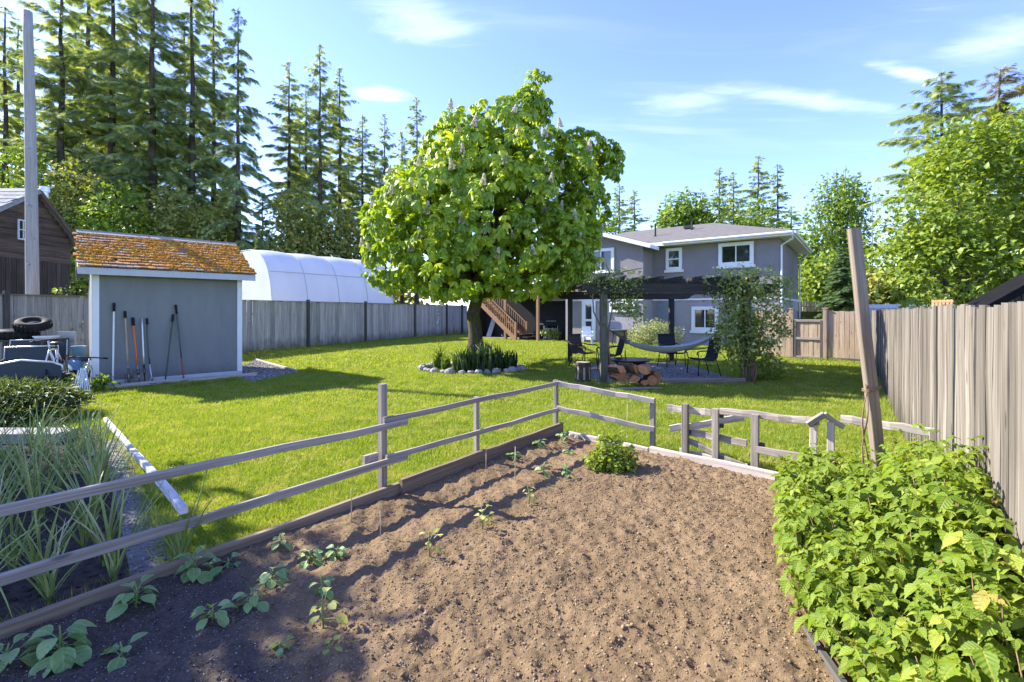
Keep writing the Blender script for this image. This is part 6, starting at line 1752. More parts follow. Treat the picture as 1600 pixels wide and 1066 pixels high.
for px, py, n, L, h, lab in (
    (92, 1042, 11, .145, .15, 'biggest young plant of the lowest row, by the bottom left corner'), (12, 1062, 6, .12, .10, 'young plant cut by the bottom left corner of the view'), (190, 1046, 5, .11, .09, 'young plant with upright leaves right of the big one at the bottom left'),
    (212, 968, 10, .13, .13, 'large broad-leaved young plant close to the near board, at the lower left'), (332, 996, 7, .11, .09, 'young plant with pale leaves in the dark compost, right of the large broad-leaved one'),
    (302, 920, 10, .12, .13, 'leafy young plant nestled against the board in the dark compost'), (355, 908, 4, .10, .07, 'small blue-green plant right of the leafy one against the board'), (393, 972, 7, .10, .10, 'young plant at the edge where dark compost meets sunlit soil'),
    (424, 928, 7, .105, .10, 'young plant half in sun at the tip of the dark compost'), (440, 875, 6, .085, .08, 'low sunlit plant nearest the board past the compost'), (483, 893, 8, .085, .09, 'second sunlit plant in the row past the compost'), (526, 884, 8, .08, .08, 'third sunlit plant in the row, left of the two canes'),
    (440, 1032, 5, .07, .05, 'tiny plant at the bottom edge of the shaded compost'),
    (804, 726, 7, .10, .10, 'young plant behind the cane near the far board'), (843, 707, 7, .10, .09, 'young plant against the far half of the board, left of the corner'), (879, 696, 7, .09, .09, 'young plant tucked in the far corner of the bed'),
    (850, 752, 7, .09, .11, 'young plant left of the round green bush with a long shadow'), (886, 758, 8, .07, .13, 'upright pale sprout just left of the round green bush'), (889, 716, 5, .08, .06, 'little plant between the corner and the round green bush')):
    sprout(px, py, n, L, h, lab, PL_P)
sprout(506, 1000, 7, .075, .17, 'yellow-green upright seedling in the sunlit soil near the bottom', PL_S)
sprout(503, 952, 5, .085, .13, 'blue-green seedling directly above the yellow-green one', PL_P)
sprout(672, 882, 5, .05, .17, 'tall yellow seedling with a white top leaf in the middle of the soil', PL_S)
r_ = sprout(754, 838, 5, .055, .18, 'thin pale seedling between the white-topped one and the bush', PL_S)
sprout(826, 800, 6, .06, .16, 'seedling with a whitish leaf beside it, left of the sunlit soil centre', PL_S)
sprout(760, 825, 4, .04, .03, 'tiny yellowing sprout flat on the soil below the thin pale seedling', PL_S)
sprout(515, 1040, 4, .04, .03, 'tiny sprout near the bottom edge right of the yellow-green seedling', PL_S)
for px, py, z, l, lab in ((683, 882, .20, .075, 'white blanched leaf on top of the yellow seedling'), (753, 838, .20, .06, 'whitish leaf topping the thin pale seedling'), (832, 800, .07, .08, 'white withered leaf at the foot of the seedling in the middle of the bed')):
    p = G(px, py)
    o = put('pale_leaf', PL_W[random.randrange(6)], None, None, Matrix.Translation((p.x, p.y, z)) @ Matrix.Rotation(random.uniform(-1, 1), 4, 'Z') @ Matrix.Rotation(-.5, 4, 'X') @ Matrix.Scale(l, 4)); tag(o, lab, 'leaf')
for px, y0, y1, lab in ((548, 832, 764, 'thin cane stuck in the soil close to the near board'), (594, 852, 792, 'thin cane right of the first one, on the second row'), (759, 742, 698, 'thin cane standing right in front of the joint post'), (804, 762, 698, 'thin cane with a leafy plant behind it'), (979, 690, 632, 'thin grey rod standing behind the round green bush')):
    p = G(px, y0); p2 = PY(px + random.uniform(-2, 2), y1, p.y + .01); b = MB(); b.tube([p - UP * .05, p.lerp(p2, .5) + Vector((.003, 0, 0)), p2], .0042, 6); o = b.build('bamboo_cane', M['bamboo'], None, True); tag(o, lab, 'cane')
bp_ = G(955, 741)
climber('round bright green leafy bush standing in the far part of the soil', (bp_.x, bp_.y, 0.0), [((0, 0, .20), (.20, .18, .17)), ((-.10, -.03, .16), (.14, .13, .13)), ((.11, 0, .15), (.15, .14, .13)), ((0, .04, .30), (.13, .12, .10)), ((.02, -.1, .12), (.16, .12, .10))], 150, 8, .032, .052, 95, 'round_bush', cat='bush', name='round_bush',
        stems=[wig((0, 0, 0), (.1 * math.cos(k), .1 * math.sin(k), .3), 4, .01) for k in range(5)])

# ================================================================ tools against the shed
def ta(px): return on_line(SA0, su, px)
def tool_pts(pxt, pyt, pxb, pyb):
    at = ta(pxt); ab = ta(pxb); top = sp_(at, -.055); yb_ = sp_(ab, -.30)
    top.z = H + (HY - pyt) / F * top.y
    return sp_(ab, -.30, .02), top
def tool(name, label, tp, grip=None, gl=.13, r=.016, mat='ash_handle', seg2=None, head=None, curve=0.0):
    lo, hi = tp; r_ = thing(name, label, 'garden tool', lo)
    L = (hi - lo); pts = [lo + L * f + su * curve * math.sin(f * math.pi) for f in (0, .15, .3, .45, .6, .75, .9, 1)]
    s = .25 if head in ('spade', 'fork') else .0
    if seg2: # lower shaft of another material
        b = MB(); b.tube(pts[:3], r * .9, 8); b.build('lower_shaft', M[seg2], r_, True); pts = pts[2:]
    b = MB(); b.tube(pts, r, 8); b.build('handle', M[mat], r_, True)
    if grip:
        b = MB(); d = L.normalized(); b.tube([hi - d * gl, hi + d * .01], r * 1.55, 8); b.build('grip', M[grip], r_, True)
    d = L.normalized(); n_ = sv.cross(d).normalized()
    if head == 'spade':
        b = MB(); c_ = lo - UP * .01; w = .095
        b.prism([c_ + su * w + d * .26, c_ + su * w + d * .08, c_ + su * .03, c_ - su * .03, c_ - su * w + d * .08, c_ - su * w + d * .26, c_ - su * .02 + d * .30, c_ + su * .02 + d * .30], -sv * .012); b.build('blade', M['blade'], r_)
        b = MB(); b.tube([lo + d * .22, lo + d * .36], r * 1.5, 8); b.build('socket', M['blade'], r_, True)
    if head == 'fork':
        b = MB()
        for k in (-1.5, -.5, .5, 1.5): b.tube([lo + su * (.045 * k) - UP * .02, lo + su * (.045 * k) + d * .24], .008, 5)
        b.bar(lo - su * .085 + d * .24, lo + su * .085 + d * .24, .02, .025); b.tube([lo + d * .24, lo + d * .40], r * 1.3, 7); b.build('tines', M['blade'], r_)
    if head == 'hoe':
        b = MB(); b.box(lo + d * .02 - sv * .06, (.15, .12, .012), Matrix.Rotation(math.atan2(su.y, su.x), 3, 'Z')); b.tube([lo, lo + d * .12], r * 1.2, 7); b.build('blade', M['blade'], r_)
    if head == 'rake':
        b = MB(); b.bar(lo - su * .18 + UP * .05, lo + su * .18 + UP * .05, .02, .025)
        for k in range(11): b.tube([lo + su * (-.17 + .034 * k) + UP * .05, lo + su * (-.17 + .034 * k) - sv * .06], .005, 4)
        b.build('rake_head', M['blade'], r_)
    return r_
tool('long_handled_tool', 'white-shafted tool with a black grip, leftmost against the shed wall', tool_pts(178, 474, 175, 606), 'rubber', .19, .018, 'white_plastic', None, 'hoe')
tool('garden_fork', 'garden fork with a brown wooden shaft and dark top, second from the left', tool_pts(195, 487, 200, 608), 'rubber', .15, .017, 'ash_handle', 'steel', 'fork')
tool('orange_shovel', 'shovel with a bright orange shaft and black top', tool_pts(207, 497, 216, 606), 'rubber', .18, .021, 'orange_paint', 'steel', 'spade')
tool('pale_spade', 'spade with a pale grey shaft and a black lower end, right of the orange shovel', tool_pts(221.5, 498, 224, 608), None, .1, .018, 'alu', 'rubber', 'spade')
tool('dark_pole_tool', 'thin dark green curved pole right of the pale spade', tool_pts(229, 498, 236, 605), 'rubber', .14, .015, 'green_metal', 'alu', 'hoe', -.03)
tool('long_black_pole', 'black pole leaning right, left half of the crossed pair on the shed wall', tool_pts(270, 492, 255, 606), 'rubber', .17, .016, 'green_metal', None, None)
tool('red_handled_tool', 'tool with a faded red lower shaft and black grip, right half of the crossed pair', tool_pts(274, 477, 284, 600), 'rubber', .22, .016, 'green_metal', 'red_wood', 'hoe')

# ================================================================ clutter left of the shed
cx_ = PY(43, 560, 10.9)
tb = thing('potting_table', 'rough dark table piled with tyres in front of the grey fence', 'table', (PY(48, 560, 11.3).x, 11.3, 0))
tx = PY(48, 560, 11.3).x
b = MB(); b.box((tx, 11.3, 1.02), (1.3, .7, .05)); b.build('tabletop', M['post_dark'], tb)
for sx_, sy_ in ((-1, -1), (1, -1), (1, 1), (-1, 1)):
    b = MB(); b.box((tx + sx_ * .58, 11.3 + sy_ * .29, .5), (.07, .07, 1.0)); b.build('leg', M['post_dark'], tb)
b = MB(); b.box((tx, 11.3, .45), (1.15, .55, .04)); b.build('shelf', M['post_dark'], tb)
def tyre(c, ax, R0, r, label):
    r_ = thing('tyre', label, 'tyre', c)
    b = MB(); b.ring(c, ax, R0, r, 26, 9); b.build('tread', M['rubber'], r_, True)
    b = MB()
    for k in range(26):
        a = 2 * math.pi * k / 26; A = Vector(ax).normalized(); e1_ = A.orthogonal().normalized(); e2_ = A.cross(e1_); e_ = e1_ * math.cos(a) + e2_ * math.sin(a)
        b.bar(Vector(c) + e_ * (R0 + r) - A * r * .6, Vector(c) + e_ * (R0 + r) + A * r * .6, .035, .018, e_)
    b.build('lug', M['rubber'], r_)
    b = MB(); A = Vector(ax).normalized(); b.tube([Vector(c) - A * .05, Vector(c) + A * .05], R0 - r * .8, 16); b.build('rim', M['charcoal'], r_, True)
tyre((tx - .22, 11.2, 1.16), (0.05, 0, 1), .27, .115, 'black knobby tyre lying flat on the dark table, lower left one')
tyre((tx + .10, 11.25, 1.40), (0.25, -.3, 1), .23, .105, 'black knobby tyre tilted on top of the other tyre')
b = MB(); b.lathe([(.02, 0), (.20, .01), (.24, .07), (.235, .08), (.0, .075)], (tx + .52, 11.15, 1.05), 18); o = b.build('basin', M['white_plastic'], None, True); tag(o, 'upturned white basin beside the tyres on the dark table', 'basin')
px_ = PY(104, 560, 11.6).x; b = MB(); b.box((px_, 11.6, 1.10), (.44, .05, .22)); b.box((px_, 11.62, .5), (.40, .04, 1.0)); o = b.build('pale_board', M['trim_grey']); tag(o, 'pale board standing between the tyres and the shed corner', 'board')
def mesh_chair(c, yaw, hgt, wdt, label, lean=.16, name='mesh_back_chair', leg_h=.42):
    """outdoor chair with a slate mesh back in a pale frame"""
    r_ = thing(name, label, 'chair', c); Mx = Matrix.Translation(Vector(c)) @ Matrix.Rotation(yaw, 4, 'Z')
    def Q(x, y, z): return Mx @ Vector((x, y, z))
    w = wdt / 2
    b = MB(); b.prism([Q(-w + .02, .26, leg_h + .06), Q(w - .02, .26, leg_h + .06), Q(w - .02, .26 + lean, hgt - .02), Q(-w + .02, .26 + lean, hgt - .02)], Mx.to_3x3() @ Vector((0, .012, 0))); b.build('backrest', M['slate_sling'], r_)
    b = MB(); b.prism([Q(-w + .02, -.24, leg_h), Q(w - .02, -.24, leg_h), Q(w - .02, .26, leg_h), Q(-w + .02, .26, leg_h)], UP * .014); b.build('seat', M['slate_sling'], r_)
    b = MB(); b.tube([Q(-w, .24, leg_h), Q(-w, .26 + lean, hgt), Q(w, .26 + lean, hgt), Q(w, .24, leg_h)], .017, 6); b.build('back_frame', M['alu'], r_, True)
    for s in (-1, 1):
        b = MB(); b.tube([Q(s * w, -.26, 0), Q(s * w, -.24, leg_h + .22), Q(s * w, .30, leg_h + .24)], .016, 6); b.build('arm', M['charcoal'], r_, True)
        b = MB(); b.tube([Q(s * w, .36, 0), Q(s * w, .24, leg_h)], .016, 6); b.build('leg', M['charcoal'], r_, True)
    return r_
for k, (px, Yd, py, lab) in enumerate(((56, 10.75, 532, 'slate mesh chair, rear one of the two chairs nested by the bicycles'), (46, 10.35, 543, 'slate mesh chair with a pale frame, front one of the two nested by the bicycles'))):
    q = PY(px, py, Yd); mesh_chair((q.x, q.y, 0), .62 + .05 * k, q.z, .95 if k == 0 else .85, lab, .10)
# black bench with a pale slanted top edge
bc = PY(38, 575, 9.75); bx, by = bc.x, bc.y
bn = thing('black_bench', 'black wicker bench with a pale slanted top rail behind the juniper', 'bench', (bx, by, 0))
bm3 = Matrix.Translation((bx, by, 0)) @ Matrix.Rotation(.35, 4, 'Z')
def BQ(x, y, z): return bm3 @ Vector((x, y, z))
b = MB(); b.prism([BQ(-.62, .0, .34), BQ(.60, .0, .34), BQ(.60, .0, .56), BQ(.45, 0, .62), BQ(-.05, 0, .68), BQ(-.62, 0, .58)], bm3.to_3x3() @ Vector((0, .03, 0))); b.build('backrest', M['slate_sling'], bn)
b = MB(); b.tube([BQ(-.64, .0, .58), BQ(-.05, 0, .70), BQ(.46, 0, .64), BQ(.62, 0, .57), BQ(.62, 0, .46)], .022, 6); b.build('top_rail', M['alu'], bn, True)
b = MB(); b.prism([BQ(-.64, .02, .30), BQ(.62, .02, .30), BQ(.62, .55, .30), BQ(-.64, .55, .30)], UP * .06); b.build('seat', M['charcoal'], bn)
for x, y in ((-.6, .05), (.58, .05), (.58, .52), (-.6, .52)):
    b = MB(); b.box(BQ(x, y, .2), (.09, .09, .42)); b.build('leg', M['black'], bn)
b = MB(); b.prism([BQ(-.58, .06, .05), BQ(.56, .06, .05), BQ(.56, .06, .27), BQ(-.58, .06, .27)], bm3.to_3x3() @ Vector((0, .03, 0))); b.build('apron', M['black'], bn)
b = MB(); b.lump(BQ(.86, .45, .42), (.09, .09, .12), 10, 6, .05); o = b.build('lime_bucket', M['lime_plastic'], None, True); tag(o, 'lime green watering can body among the clutter beside the black bench', 'watering can')
b = MB(); q = PY(123, 552, 10.6); b.lathe([(.10, 0), (.13, .30), (.14, .31), (.12, .30), (.09, .02)], (q.x, q.y, .62), 12); b.box((q.x, q.y, .31), (.25, .25, .62)); o = b.build('blue_bucket', M['blue_plastic'], None, True); tag(o, 'pale blue bucket on a crate beside the shed corner', 'bucket')
def bicycle(c, yaw, label, col, wr=.31, h=1.0, lean=.12):
    r_ = thing('bicycle', label, 'bicycle', c); Mx = Matrix.Translation(Vector(c)) @ Matrix.Rotation(yaw, 4, 'Z') @ Matrix.Rotation(lean, 4, 'X')
    def Q(x, y, z): return Mx @ Vector((x, y, z))
    ax = Mx.to_3x3() @ Vector((0, 1, 0))
    for x in (.50, -.50):
        w = MB(); w.ring(Q(x, 0, wr), ax, wr - .02, .02, 26, 6); wo_ = w.build('wheel', M['rubber'], r_, True)
        w = MB(); w.ring(Q(x, 0, wr), ax, wr - .045, .011, 24, 5); w.build('rim', M['alu'], wo_, True)
        w = MB()
        for k in range(16):
            a = 2 * math.pi * k / 16; w.tube([Q(x, .02 * (-1) ** k, wr), Q(x + math.cos(a) * (wr - .05), 0, wr + math.sin(a) * (wr - .05))], .0035, 3)
        w.build('spokes', M['alu'], wo_)
    b = MB(); bb_, st_, hd = Q(-.05, 0, .28), Q(-.17, 0, h * .78), Q(.36, 0, h * .80)
    for p, q in ((bb_, st_), (st_, hd), (hd, bb_), (bb_, Q(-.5, .05, wr)), (st_, Q(-.5, .05, wr)), (bb_, Q(-.5, -.05, wr)), (st_, Q(-.5, -.05, wr))): b.tube([p, q], .017, 6)
    b.build('frame', M[col], r_, True)
    b = MB(); b.tube([hd, Q(.40, .06, h * .62), Q(.5, .06, wr)], .014, 6); b.tube([hd, Q(.40, -.06, h * .62), Q(.5, -.06, wr)], .014, 6); b.tube([hd, Q(.33, 0, h * .98)], .016, 6); b.build('fork', M['alu'], r_, True)
    b = MB(); b.tube([Q(.28, .22, h * .99), Q(.33, .09, h * 1.0), Q(.33, -.09, h * 1.0), Q(.28, -.22, h * .99)], .014, 6); b.tube([Q(.28, .22, h * .99), Q(.22, .31, h * .98)], .02, 6); b.tube([Q(.28, -.22, h * .99), Q(.22, -.31, h * .98)], .02, 6); b.build('handlebar', M['charcoal'], r_, True)
    b = MB(); b.lump(Q(-.2, 0, h * .9), (.13, .08, .04), 10, 5, .03); b.tube([st_, Q(-.2, 0, h * .88)], .013, 6); b.build('saddle', M['black'], r_, True)
    b = MB(); b.tube([Q(-.05, -.03, .28), Q(-.05, .03, .28)], .085, 14); b.tube([Q(.02, -.1, .14), Q(-.05, -.05, .28)], .012, 5); b.tube([Q(-.12, .1, .42), Q(-.05, .05, .28)], .012, 5); b.build('crank', M['steel'], r_, True)
    return r_
q = PY(104, 600, 10.55); bicycle((q.x - .16, q.y, 0), -1.0, 'silver-grey bicycle with wide dark handlebars parked facing out beside the shed corner', 'alu', .33, 1.10, .10)
q = PY(128, 605, 9.95); bicycle((q.x - .35, q.y + .40, 0), -.75, 'small white bicycle leaning on the shed corner in front of the silver one', 'white_plastic', .24, .72, -.12)
wst = thing('white_stakes', 'loose fan of thin white plastic stakes at the foot of the shed corner', 'stakes', (q.x, q.y, 0))
for k in range(8):
    q0 = PY(112 + 4.2 * k, 618 + random.uniform(-3, 3), 9.65); q1 = PY(123 + 1.8 * k, 578 + random.uniform(-6, 6), 9.95); q0.z = .02
    b = MB(); b.tube([q0, q1], .011, 5); b.build('stake', M['white_plastic'], wst)
for k, (px, py, lab) in enumerate(((92, 596, 'low weed with yellow-green leaves among the clutter by the bench'), (112, 612, 'weed clump at the foot of the bicycles'), (152, 612, 'small weed with whitish flowers at the left end of the edging board'), (80, 612, 'weed clump at the right foot of the black bench'))):
    p = G(px, py); climber(lab, (p.x, p.y, 0), [((0, 0, .12), (.18, .14, .14)), ((.1, .05, .2), (.1, .1, .12))], 34, 7, .05, .09, 120 + k, 'bush', cat='weed', name='weed_clump')

# ================================================================ seating area
def sling_chair(c, yaw, mat, label):
    """metal garden chair with a sling seat, curved arms and sled legs"""
    r_ = thing('patio_chair', label, 'chair', c); Mx = Matrix.Translation(Vector(c)) @ Matrix.Rotation(yaw, 4, 'Z')
    def Q(x, y, z): return Mx @ Vector((x, y, z))
    w = .27; prof = [(-.26, .44), (-.1, .42), (.10, .40), (.22, .41), (.27, .48), (.33, .70), (.38, .92), (.37, .98)]
    vs = [Q(s * w, y, z) for (y, z) in prof[:4] for s in (-1, 1)]; b = MB(); b.add(vs, [(2 * i, 2 * i + 1, 2 * i + 3, 2 * i + 2) for i in range(3)]); b.add([p - UP * .012 for p in vs], [(2 * i + 2, 2 * i + 3, 2 * i + 1, 2 * i) for i in range(3)]); b.build('seat', M[mat], r_)
    vs = [Q(s * w, y, z) for (y, z) in prof[3:] for s in (-1, 1)]; b = MB(); dv = Mx.to_3x3() @ Vector((0, .014, 0)); b.add(vs, [(2 * i, 2 * i + 1, 2 * i + 3, 2 * i + 2) for i in range(4)]); b.add([p + dv for p in vs], [(2 * i + 2, 2 * i + 3, 2 * i + 1, 2 * i) for i in range(4)]); b.build('backrest', M[mat], r_)
    for s in (-1, 1):
        b = MB(); b.tube([Q(s * w, y, z) for y, z in prof], .014, 6); b.build('side_frame', M['black'], r_, True)
        b = MB(); b.tube([Q(s * (w + .02), .34, .70), Q(s * (w + .04), .1, .66), Q(s * (w + .04), -.2, .655), Q(s * (w + .04), -.30, .62), Q(s * (w + .03), -.30, .56)], .017, 6); b.build('arm', M['black'], r_, True)
        b = MB(); b.tube([Q(s * (w + .03), -.28, .60), Q(s * (w + .02), -.24, .42), Q(s * (w + .03), -.27, .0)], .014, 6); b.build('leg', M['black'], r_, True)
        b = MB(); b.tube([Q(s * (w + .01), .24, .42), Q(s * (w + .03), .36, .0)], .014, 6); b.build('leg', M['black'], r_, True)
    for y_, z_ in ((-.2, .41), (.22, .41), (.37, .98)):
        b = MB(); b.tube([Q(-w, y_, z_), Q(w, y_, z_)], .013, 5); b.build('cross_bar', M['black'], r_)
    return r_
def at(px, Yd): return ((px - 800) / F * Yd, Yd, .01)
sling_chair(at(1050, 14.6), .15, 'charcoal', 'dark sling chair with its back to the house, behind the sagging hammock')
sling_chair(at(1097, 12.7), -1.45, 'charcoal', 'black chair seen from the side with curly arms, beside the climbing rose')
sling_chair(at(913, 14.6), .75, 'brown_sling', 'brown sling chair left of the front pergola post')
sling_chair(at(953, 13.9), -2.1, 'charcoal', 'dark chair right behind the left front pergola post')
# fire pit
fp = Vector(at(984, 13.0)); fp.z = 0
pit = thing('fire_pit', 'low round black fire pit with a lid handle in the middle of the gravel', 'fire pit', fp)
b = MB(); b.lathe([(.10, .16), (.30, .20), (.46, .34), (.50, .36), (.50, .375), (.44, .36), (.1, .24)], fp, 24); b.build('bowl', M['black'], pit, True)
for k in range(4):
    a = .8 + k * math.pi / 2; b = MB(); b.tube([fp + Vector((math.cos(a) * .36, math.sin(a) * .36, .26)), fp + Vector((math.cos(a) * .44, math.sin(a) * .44, 0))], .016, 6); b.build('leg', M['black'], pit)
b = MB(); b.lathe([(.56, .375), (.57, .385), (.56, .395), (.49, .39)], fp, 24); b.build('ring', M['black'], pit, True)
b = MB(); b.tube([fp + Vector((-.14, -.1, .385)), fp + Vector((-.15, -.1, .60)), fp + Vector((-.13, -.1, .64))], .014, 6); b.build('handle', M['black'], pit, True)
# hammock between the front posts
ha, hb = PF[0] + Vector((.12, .5, 1.32)), PF[1] + Vector((-.42, .25, 1.30))
hm = thing('hammock', 'pale grey hammock slung between the pergola posts', 'hammock', ha.lerp(hb, .5))
def hpnt(s, w_):
    p = ha.lerp(hb, s); sag = .62 * (1 - (2 * s - 1) ** 2) ** .85
    env = max(0.0, math.sin(math.pi * min(1, max(0, (s - .0) / 1.0)))) ** .6
    return p + Vector((0, w_ * .24 * env, -sag * (1 - .22 * w_ * w_)))
s_ = [.22 + .70 * i / 20 for i in range(21)]; vs, fs = [], []
for a in s_:
    for k in range(9): vs.append(hpnt(a, -1 + k / 4))
for i in range(20):
    for k in range(8): fs.append((i * 9 + k, i * 9 + k + 1, (i + 1) * 9 + k + 1, (i + 1) * 9 + k))
b = MB(); b.add(vs, fs); n_ = len(vs); b.add([p - UP * .012 for p in vs], [tuple(reversed(f)) for f in fs]); b.build('cloth', M['hammock'], hm, True)
for e0, e1_ in ((ha, s_[0]), (hb, s_[-1])):
    b = MB()
    for k in range(0, 9, 1): b.tube([e0, hpnt(e1_, -1 + k / 4)], .007, 4)
    b.build('cord', M['post_dark'] if e0 is ha else M['rope'], hm)
ys = MB(); q0, q1 = PF[3] + Vector((-.15, -.1, .72)), PF[3] + Vector((.45, -2.6, .52)); ys.bar(q0, q1, .015, .06); o = ys.build('yellow_strap', M['yellow_strap']); tag(o, 'yellow webbing strap hanging by the left rear pergola post', 'strap')
# firewood
wp = plank('firewood_board', G(953, 608) + UP * .015, G(1033, 607) + UP * .015, .20, .02, M['rail']); tag(wp, 'grey board lying under the stack of split firewood', 'board')
def split_log(c, ax, r, L, ang, label, half=True):
    r_ = thing('split_log', label, 'log', c); ax = Vector(ax).normalized(); s_ = ax.cross(UP).normalized(); w = s_.cross(ax)
    a0, a1 = (ang, ang + (2.2 if half else 6.283)); n_ = 9
    loop = [s_ * (math.cos(a0 + (a1 - a0) * k / n_) * r) + w * (math.sin(a0 + (a1 - a0) * k / n_) * r) for k in range(n_ + (1 if half else 0))]
    if half: loop.append(-(s_ * math.cos((a0 + a1) / 2) + w * math.sin((a0 + a1) / 2)) * r * .12)
    cen = sum(loop, Vector()) / len(loop); c = Vector(c) - cen
    p0, p1 = c - ax * L / 2, c + ax * L / 2; n = len(loop)
    b = MB(); b.add([p0 + q_ for q_ in loop] + [p1 + q_ * random.uniform(.95, 1.05) for q_ in loop], [(i, (i + 1) % n, n + (i + 1) % n, n + i) for i in range(n - (2 if half else 0))]); b.build('bark', M['log_bark'], r_)
    Lr = frame_x(p0, p1)
    b = MB(); vs = [p0 + q_ for q_ in loop] + [p1 + q_ for q_ in loop]; iv = Lr.inverted(); b.add([iv @ p for p in vs], [tuple(reversed(range(n))), tuple(range(n, 2 * n))] + ([(n - 2, n - 1, 2 * n - 1, 2 * n - 2), (n - 1, 0, n, 2 * n - 1)] if half else []))
    put('split_face', b.mesh('split_face'), M['log_cut'], r_, Lr)
Yl = 10.72
def lg(px, z): p = PY(px, 500, Yl); return Vector((p.x, Yl + random.uniform(-.05, .05), z))
for px, z, r, L, ang, half, dx, lab in (
    (967, .16, .19, .34, 3.6, True, .25, 'big orange split log at the lower left of the firewood stack'), (990, .14, .15, .34, 3.4, True, -.1, 'orange split log next to the big one in the bottom row'),
    (1003, .11, .12, .36, .5, True, .1, 'dark-barked log in the middle of the bottom row'), (1016, .13, .12, .36, 1.4, False, 0, 'round log with a dark end at the bottom right of the stack'),
    (1028, .12, .13, .34, 2.5, True, -.2, 'bright orange wedge at the right end of the firewood stack'), (962, .34, .16, .36, 4.0, True, .6, 'reddish split log on the top left of the stack'),
    (983, .36, .17, .38, 4.4, True, .8, 'pale orange log lying across the middle of the stack top'), (1006, .34, .17, .40, 4.2, True, -.5, 'large light split log leaning on the top right of the stack'),
    (1021, .29, .11, .34, 1.0, True, .3, 'small bark-covered log on the right shoulder of the stack'), (977, .43, .10, .34, 4.7, True, 1.2, 'thin split log on the very top of the firewood stack')):
    split_log(lg(px, z + .03), (dx, -1, .02), r, L, ang, lab, half)
sp0 = PY(911, 594, 11.6); stp_ = thing('chopping_stump', 'round cut stump with rough bark left of the front pergola post', 'stump', (sp0.x, 11.6, 0))
b = MB(); b.tube([(sp0.x, 11.6, z) for z in (-.03, .06, .22, .40, .46)], [.22, .195, .18, .175, .172], 16, jit=.05); b.build('bark', M['log_bark'], stp_, True)
b = MB(); b.tube([(sp0.x, 11.6, .455), (sp0.x, 11.6, .468)], .165, 16); b.build('cut_face', M['stump_cut'], stp_)
for k in range(7):
    a = -1.57 + (k - 3) * .42; b = MB(); b.bar((sp0.x + math.cos(a) * .19, 11.6 + math.sin(a) * .19, .05), (sp0.x + math.cos(a) * .178, 11.6 + math.sin(a) * .178, random.uniform(.3, .43)), .05, .02, Vector((math.cos(a), math.sin(a), 0))); b.build('bark_strip', M['stump_cut'] if k % 2 else M['log_bark'], stp_)

# under the deck and on the patio
q = PY(861, 528, 29.0); gr = thing('gas_grill', 'gas grill with a dark hood and pale side shelves under the cedar deck', 'grill', (q.x, q.y, 0))
b = MB(); b.prism([(q.x - .42, q.y, .98), (q.x + .42, q.y, .98), (q.x + .40, q.y, 1.2), (q.x + .26, q.y, 1.42), (q.x - .20, q.y, 1.42), (q.x - .38, q.y, 1.22)], (0, .5, 0)); b.build('hood', M['charcoal'], gr)
b = MB(); b.box((q.x, q.y + .22, .90), (.9, .55, .14)); b.build('firebox', M['charcoal'], gr)
for s in (-1, 1):
    b = MB(); b.box((q.x + s * .68, q.y + .2, .93), (.42, .45, .05)); b.build('side_shelf', M['alu'], gr)
    for y in (0, .4):
        b = MB(); b.box((q.x + s * .42, q.y + y, .42), (.05, .05, .84)); b.build('leg', M['alu'], gr)
b = MB(); b.box((q.x, q.y + .2, .42), (.78, .42, .5)); b.build('cabinet', M['trim_grey'], gr)
b = MB(); b.tube([(q.x - .3, q.y - .05, 1.12), (q.x + .3, q.y - .05, 1.12)], .018, 6); b.build('handle', M['alu'], gr)
q2 = PY(858, 528, 28.2); b = MB()
climber('low potted green plant in front of the grill', (q2.x, q2.y, .02), [((0, 0, .45), (.5, .3, .2)), ((.3, 0, .4), (.3, .25, .18))], 70, 8, .08, .13, 140, 'vine', cat='plant', name='potted_plant')
b = MB(); b.lathe([(.16, 0), (.22, .28), (.24, .30), (.2, .28)], (q2.x, q2.y, .012), 14); o = b.build('planter', M['concrete'], None, True); tag(o, 'grey planter under the green plant in front of the grill', 'planter')
for k, (px, lab) in enumerate(((763, 'pale board leaning in the dark under the left part of the stairs'), (786, 'pale board leaning under the stairs, right of the other one'))):
    q0 = PY(px, 526, 31.5); q0.z = .02; o = plank('leaning_board', q0, q0 + Vector((.35, .5, 1.15)), .30, .04, M['trim_grey'], up=Vector((0, -1, .3))); tag(o, lab, 'board')
q = PY(918, 529, 24.6)
wc = thing('white_chair', 'white plastic garden chair on the patio in front of the glazed door', 'chair', (q.x, q.y, 0))
b = MB(); b.box((q.x, q.y, .42), (.5, .48, .04)); b.build('seat', M['white_plastic'], wc)
b = MB(); b.prism([(q.x - .25, q.y + .22, .44), (q.x + .25, q.y + .22, .44), (q.x + .22, q.y + .32, .92), (q.x - .22, q.y + .32, .92)], (0, .04, 0)); b.build('backrest', M['white_plastic'], wc)
for sx_ in (-1, 1):
    b = MB(); b.tube([(q.x + sx_ * .26, q.y - .2, .42), (q.x + sx_ * .27, q.y - .2, .64), (q.x + sx_ * .26, q.y + .26, .66)], .02, 6); b.build('arm', M['white_plastic'], wc)
    for sy_ in (-1, 1):
        b = MB(); b.tube([(q.x + sx_ * .25, q.y + sy_ * .22, 0), (q.x + sx_ * .22, q.y + sy_ * .2, .41)], .022, 6); b.build('leg', M['white_plastic'], wc)
